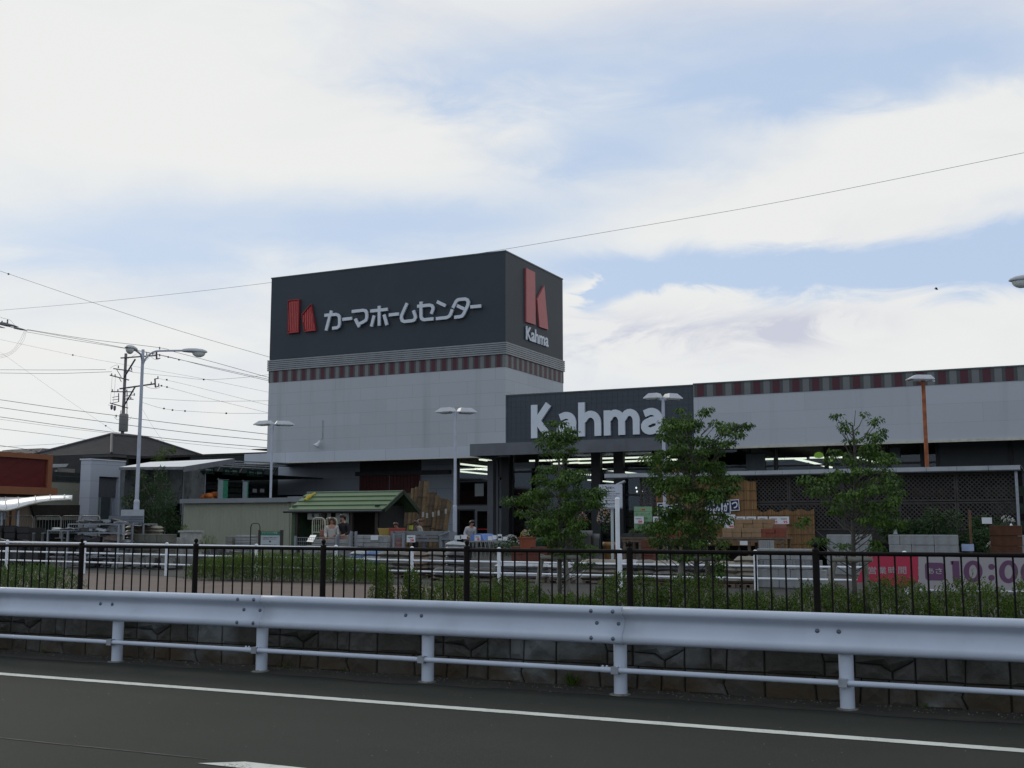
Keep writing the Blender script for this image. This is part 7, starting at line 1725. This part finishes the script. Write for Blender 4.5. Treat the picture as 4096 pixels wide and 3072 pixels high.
bar(3812, 3836, 2244, 2327); bar(3803, 3811.9, 2244, 2258)
ring(3892, 2286, 38, 44, 16, 27); ring(4034, 2287, 38, 46, 16, 28); ring(4120, 2289, 38, 46, 16, 28)
for y in (2267, 2311): ring(3966, y, 13, 12, .5, .5, 14)
tb.build('figures', purp, bn)

#@@PEOPLE
# ------------------------------------------------------------------ people: skin-modifier bodies, clothing and hair as children
skin_m = M('skin', (.36, .20, .14), .6, .08, 8.)
def skinmesh(name, mat, parent, pts, edges, root=0, sub=2):
    me = bpy.data.meshes.new(name); me.from_pydata([p_[0] for p_ in pts], edges, []); me.materials.append(mat)
    o = bpy.data.objects.new(name, me); COL.objects.link(o); o.parent = parent; BASE[o.name] = Vector()
    sk = o.modifiers.new('Skin', 'SKIN'); sk.use_smooth_shade = True
    lay = me.skin_vertices[0] if me.skin_vertices else None
    if lay is None:
        me.attributes if 0 else None
    for i, p_ in enumerate(pts):
        r_ = p_[1]; r_ = (r_, r_) if not isinstance(r_, tuple) else r_
        lay.data[i].radius = r_; lay.data[i].use_root = (i == root)
    o.modifiers.new('Sub', 'SUBSURF').levels = sub; o.modifiers[-1].render_levels = sub
    return o
def person(px, py_head, Y, facing, label, top, legs, hair, long_hair=False, lean=.15, h=1.68, arms='hold'):
    """figure standing on the yard facing -Y when facing=0; py_head is where the top of the head shows"""
    hd = PY(px, py_head, Y); S = h / 1.70
    root = thing('person', label, 'person', (hd.x, Y, GZ)); root.rotation_euler = (0, 0, facing); BASE[root.name] = Vector()
    drop = (GZ + h) - hd.z                       # how far the head is lowered by stooping
    ln = max(lean, 0.); bx_ = 0.0
    def T(x, y, z):                              # bend the upper body forward at the hips
        z *= S
        if z > .95 * S:
            t = z - .95 * S; z = .95 * S + t * math.cos(ln); y = y - t * math.sin(ln)
        return (x * S, y * S, z)
    P_ = [(T(0, 0, .97), (.125, .09)), (T(0, 0, 1.12), (.115, .08)), (T(0, 0, 1.30), (.135, .09)), (T(0, 0, 1.42), (.10, .07)), (T(0, 0, 1.49), (.048, .048)), (T(0, -.01, 1.55), (.058, .065)), (T(0, -.01, 1.62), (.072, .088)), (T(0, .0, 1.675), (.05, .06)),
          (T(-.17, 0, 1.40), .052), (T(-.22, -.03, 1.15), .038), (T(-.17, -.24, 1.06), .028), (T(.17, 0, 1.40), .052), (T(.22, -.03, 1.15), .038), (T(.17, -.24, 1.06), .028),
          (T(-.09, 0, .88), .082), (T(-.10, -.02, .50), .055), (T(-.10, .02, .08), .036), (T(-.10, -.13, .03), .030), (T(.09, 0, .88), .082), (T(.10, -.02, .50), .055), (T(.10, .02, .08), .036), (T(.10, -.13, .03), .030)]
    E_ = [(0, 1), (1, 2), (2, 3), (3, 4), (4, 5), (5, 6), (6, 7), (3, 8), (8, 9), (9, 10), (3, 11), (11, 12), (12, 13), (0, 14), (14, 15), (15, 16), (16, 17), (0, 18), (18, 19), (19, 20), (20, 21)]
    # hands: palm and five fingers each
    for s_, wv in ((-1, 10), (1, 13)):
        b_ = Vector(P_[wv][0]); i0 = len(P_); P_.append((tuple(b_ + Vector((0, -.06, -.005)) * S), .026)); E_.append((wv, i0))
        for f in range(4):
            fx = (-.024 + .016 * f) * S; k = len(P_); L_ = (.036, .042, .040, .032)[f]
            P_.append((tuple(b_ + Vector((fx, -.10, -.01)) * S), .0085)); P_.append((tuple(b_ + Vector((fx, -.10 - L_, -.03)) * S), .0075)); E_ += [(i0, k), (k, k + 1)]
        k = len(P_); P_.append((tuple(b_ + Vector((-s_ * .035, -.07, .0)) * S), .009)); P_.append((tuple(b_ + Vector((-s_ * .045, -.10, -.02)) * S), .008)); E_ += [(i0, k), (k, k + 1)]
    skinmesh('body', skin_m, root, P_, E_)
    g = lambda i, k: (P_[i][0], tuple(r_ * k for r_ in P_[i][1]) if isinstance(P_[i][1], tuple) else P_[i][1] * k)
    tp = [g(0, 1.18), g(1, 1.2), g(2, 1.15), g(3, 1.18), (T(0, 0, 1.465), .06), g(8, 1.3), g(9, 1.35), (tuple(Vector(P_[9][0]).lerp(Vector(P_[10][0]), .9)), .040), g(11, 1.3), g(12, 1.35), (tuple(Vector(P_[12][0]).lerp(Vector(P_[13][0]), .9)), .040)]
    skinmesh('top', top, root, tp, [(0, 1), (1, 2), (2, 3), (3, 4), (3, 5), (5, 6), (6, 7), (3, 8), (8, 9), (9, 10)])
    lg = [g(0, 1.12), g(14, 1.15), g(15, 1.25), g(16, 1.4), g(18, 1.15), g(19, 1.25), g(20, 1.4)]
    skinmesh('trousers', legs, root, lg, [(0, 1), (1, 2), (2, 3), (0, 4), (4, 5), (5, 6)])
    hm2 = MB(); vs = []; fs = []; nr, nk = 12, 20; low = 1.30 if long_hair else 1.545
    for i in range(nr + 1):
        t = i / nr
        for k in range(nk):
            a = 2 * math.pi * k / nk; cx_, sy_ = math.cos(a), math.sin(a)      # sy_ < 0 is the face side
            front = max(0., -sy_) ** .8; bot = low + (1.655 - low) * min(1., front * 1.25)
            if t < .5: ph_ = t / .5 * math.pi / 2; z = 1.635 + .098 * math.cos(ph_); rr_ = math.sin(ph_)
            else: u = (t - .5) / .5; z = 1.635 + (bot - 1.635) * u; rr_ = 1 - (.12 if long_hair else .25) * u + (.10 * math.sin(u * 3.1) if long_hair else 0)
            wob = 1 + .03 * math.sin(7 * a + 5 * t) + .02 * math.sin(13 * a)
            vs.append(T(cx_ * .087 * rr_ * wob, .008 + sy_ * .101 * rr_ * wob + (.02 * (1.6 - z) * 4 if z < 1.6 else 0), z))
    for i in range(nr):
        for k in range(nk): fs.append((i * nk + k, i * nk + (k + 1) % nk, (i + 1) * nk + (k + 1) % nk, (i + 1) * nk + k))
    hm2.add(vs, fs, True); ho = hm2.build('hair', hair, root); md = ho.modifiers.new('Solidify', 'SOLIDIFY'); md.thickness = .012
    fm = MB(); nz = Vector(T(0, -.10, 1.595)); fm.lathe(nz, [(.012, -.01), (.010, .008), (.003, .018)], 6, (0, -1, -.2))
    fm.build('nose', skin_m, root)
    for s_ in (-1, 1):
        MB().lathe(Vector(T(s_ * .027, -.088, 1.62)), [(.009, 0), (.007, .006), (.001, .008)], 6, (0, -1, 0)).build('eye', black_ink, root); MB().lathe(Vector(T(s_ * .076, 0, 1.60)), [(.012, -.006), (.022, 0), (.010, .008)], 8, (s_, 0, 0)).build('ear', skin_m, root)
    MB().lathe(Vector(T(0, -.088, 1.555)), [(.018, 0), (.012, .005), (.001, .006)], 8, (0, -1, 0)).build('mouth', M('lips', (.28, .10, .09), .5), root)
    return root
hair_b = M('brown_hair', (.075, .034, .022), .5, .3, 20.); hair_k = M('black_hair', (.012, .010, .009), .45, .3, 20.)
person(1330, 2074, 30.4, R(28), 'person with long brown hair and a white top, looking down at the goods', M('white_top', (.42, .41, .38), .85, .1, 5.), M('grey_trousers', (.10, .10, .12), .9), hair_b, True, .22, 1.62)
person(1383, 2066, 30.6, R(-8), 'person with short black hair in a black jacket beside the white top', M('black_jacket', (.012, .012, .014), .8, .2, 5.), M('dark_trousers', (.02, .02, .025), .9), hair_k, False, .20, 1.72)
person(1597, 2098, 33., R(10), 'stooping person with dark brown hair behind the red buckets', M('black_jacket', (.012, .012, .014)), M('dark_trousers', (.02, .02, .025)), hair_b, False, .55, 1.55)
person(1662, 2078, 37., R(95), 'person with brown hair in a grey top by the reed rolls', M('grey_top', (.13, .12, .125), .85, .1), M('dark_trousers', (.02, .02, .025)), hair_b, False, .3, 1.62)
person(1697, 2090, 36.5, R(-75), 'bending person in a beige grey shirt by the reed rolls', M('beige_shirt', (.27, .26, .23), .85, .1), M('grey_trousers', (.10, .10, .12)), M('greying_hair', (.10, .07, .06), .6), False, .5, 1.62)
person(1872, 2098, 35., R(60), 'dark haired person in white and dark clothes left of the blue tarpaulin', M('white_dark_top', (.40, .40, .42), .85, .5, 3.), M('dark_trousers', (.02, .02, .025)), hair_k, False, .45, 1.6)
a, b2 = PY(1636, 2118, 35.8), PY(1650, 2101, 35.8); single(MB().box(a.x, b2.x, 35.8, 35.83, a.z, b2.z), 'yellow_card', M('yellow_card', (.50, .58, .08), .6), 'yellow green card left of the grey topped person', 'card', a)

a, b2 = PY(1222, 2003, 34.6), PY(1243, 1984, 34.9)
mb = MB(); mb.tube(smooth([a, a.lerp(b2, .5) + Vector((0, 0, .03)), b2, PY(1262, 1972, 35.1)]), [.07] * 5 + [.09] * 5 + [.05] * 5 + [.02], 8); single(mb, 'yellow_cloth', M('yellow_fabric', (.42, .32, .04), .8, .2), 'rolled yellow cloth on the left corner of the green roof', 'cloth', a)
mb = MB(); mb.prism([PY(1226, 2166, 28.8), PY(1252, 2168, 28.8), PY(1266, 2140, 29.1), PY(1242, 2140, 29.1)], (0, .01, -.02)); single(mb, 'metal_sheet', M('bright_sheet', (.80, .80, .80), .08, .03, 2., metal=1.), 'shiny metal sheet glaring white before the long haired shopper', 'sheet', PY(1245, 2160, 29.))

# ------------------------------------------------------------------ grit, dead leaves and weeds along the gutter
rgr = random.Random(77); gm2 = MB()
for i in range(1500):
    s_ = rgr.uniform(-16, 3); t_ = 10.36 - abs(rgr.gauss(0, .10)); r2 = rgr.uniform(.003, .010); c = rd(s_, t_, .006 + .02 * max(0, (t_ - 10.15) / .25))
    a0 = rgr.uniform(0, 6); gm2.add([c + Vector((math.cos(a0 + k * 2.1) * r2, math.sin(a0 + k * 2.1) * r2, 0)) for k in range(3)] + [c + Vector((0, 0, r2 * .9))], [(0, 1, 3), (1, 2, 3), (2, 0, 3)])
for i in range(260):
    s_ = rgr.uniform(-14, 3); t_ = rgr.uniform(6.2, 10.1); r2 = rgr.uniform(.003, .006); c = rd(s_, t_, .002); a0 = rgr.uniform(0, 6)
    gm2.add([c + Vector((math.cos(a0 + k * 2.1) * r2, math.sin(a0 + k * 2.1) * r2, 0)) for k in range(3)] + [c + Vector((0, 0, r2 * .9))], [(0, 1, 3), (1, 2, 3), (2, 0, 3)])
tag(gm2.build('gutter_grit', M('grit', (.20, .19, .16), .9, .5, 30.)), 'small stones scattered along the foot of the stone wall and on the road', 'grit', kind='stuff')
lm2 = MB()
for i in range(170):
    s_ = rgr.uniform(-15, 3); t_ = 10.37 - abs(rgr.gauss(0, .12)); leaf(lm2, rd(s_, t_, .02), rv(rgr) * Vector((1, 1, .15)), Vector((0, 0, 1)) + rv(rgr) * .4, rgr.uniform(.02, .05), rgr.uniform(.01, .02))
tag(lm2.build('dead_leaves', M('dead_leaf', (.13, .085, .035), .8, .4, 20.)), 'dry fallen leaves lying in the gutter below the stone wall', 'leaves', kind='stuff')
for k, (px, py, n_, nm) in enumerate(((2292, 2745, 46, 'largest weed tuft at the foot of the stone wall, near the joint post'), (1155, 2700, 14, 'small flat weed by the wall right of the second guardrail post'), (1380, 2703, 9, 'tiny weed at the wall foot left of the middle post'), (3700, 2865, 12, 'small weed at the wall foot right of the last post'), (180, 2632, 10, 'tiny weed at the wall foot near the left edge'))):
    b0 = rd(rds(px, 10.36, py), 10.345, .02); wm_ = MB()
    for i in range(n_):
        d = Vector((rgr.gauss(0, .5), rgr.gauss(0, .25) - .15, 1.)); leaf(wm_, b0 + Vector((rgr.gauss(0, .03), rgr.gauss(0, .01), 0)), d, rv(rgr), rgr.uniform(.06, .17) * (1 if n_ > 40 else .55), rgr.uniform(.006, .014))
    single(wm_, 'weed', leaf_b, nm, 'weed', b0, 'weeds at the foot of the stone wall')
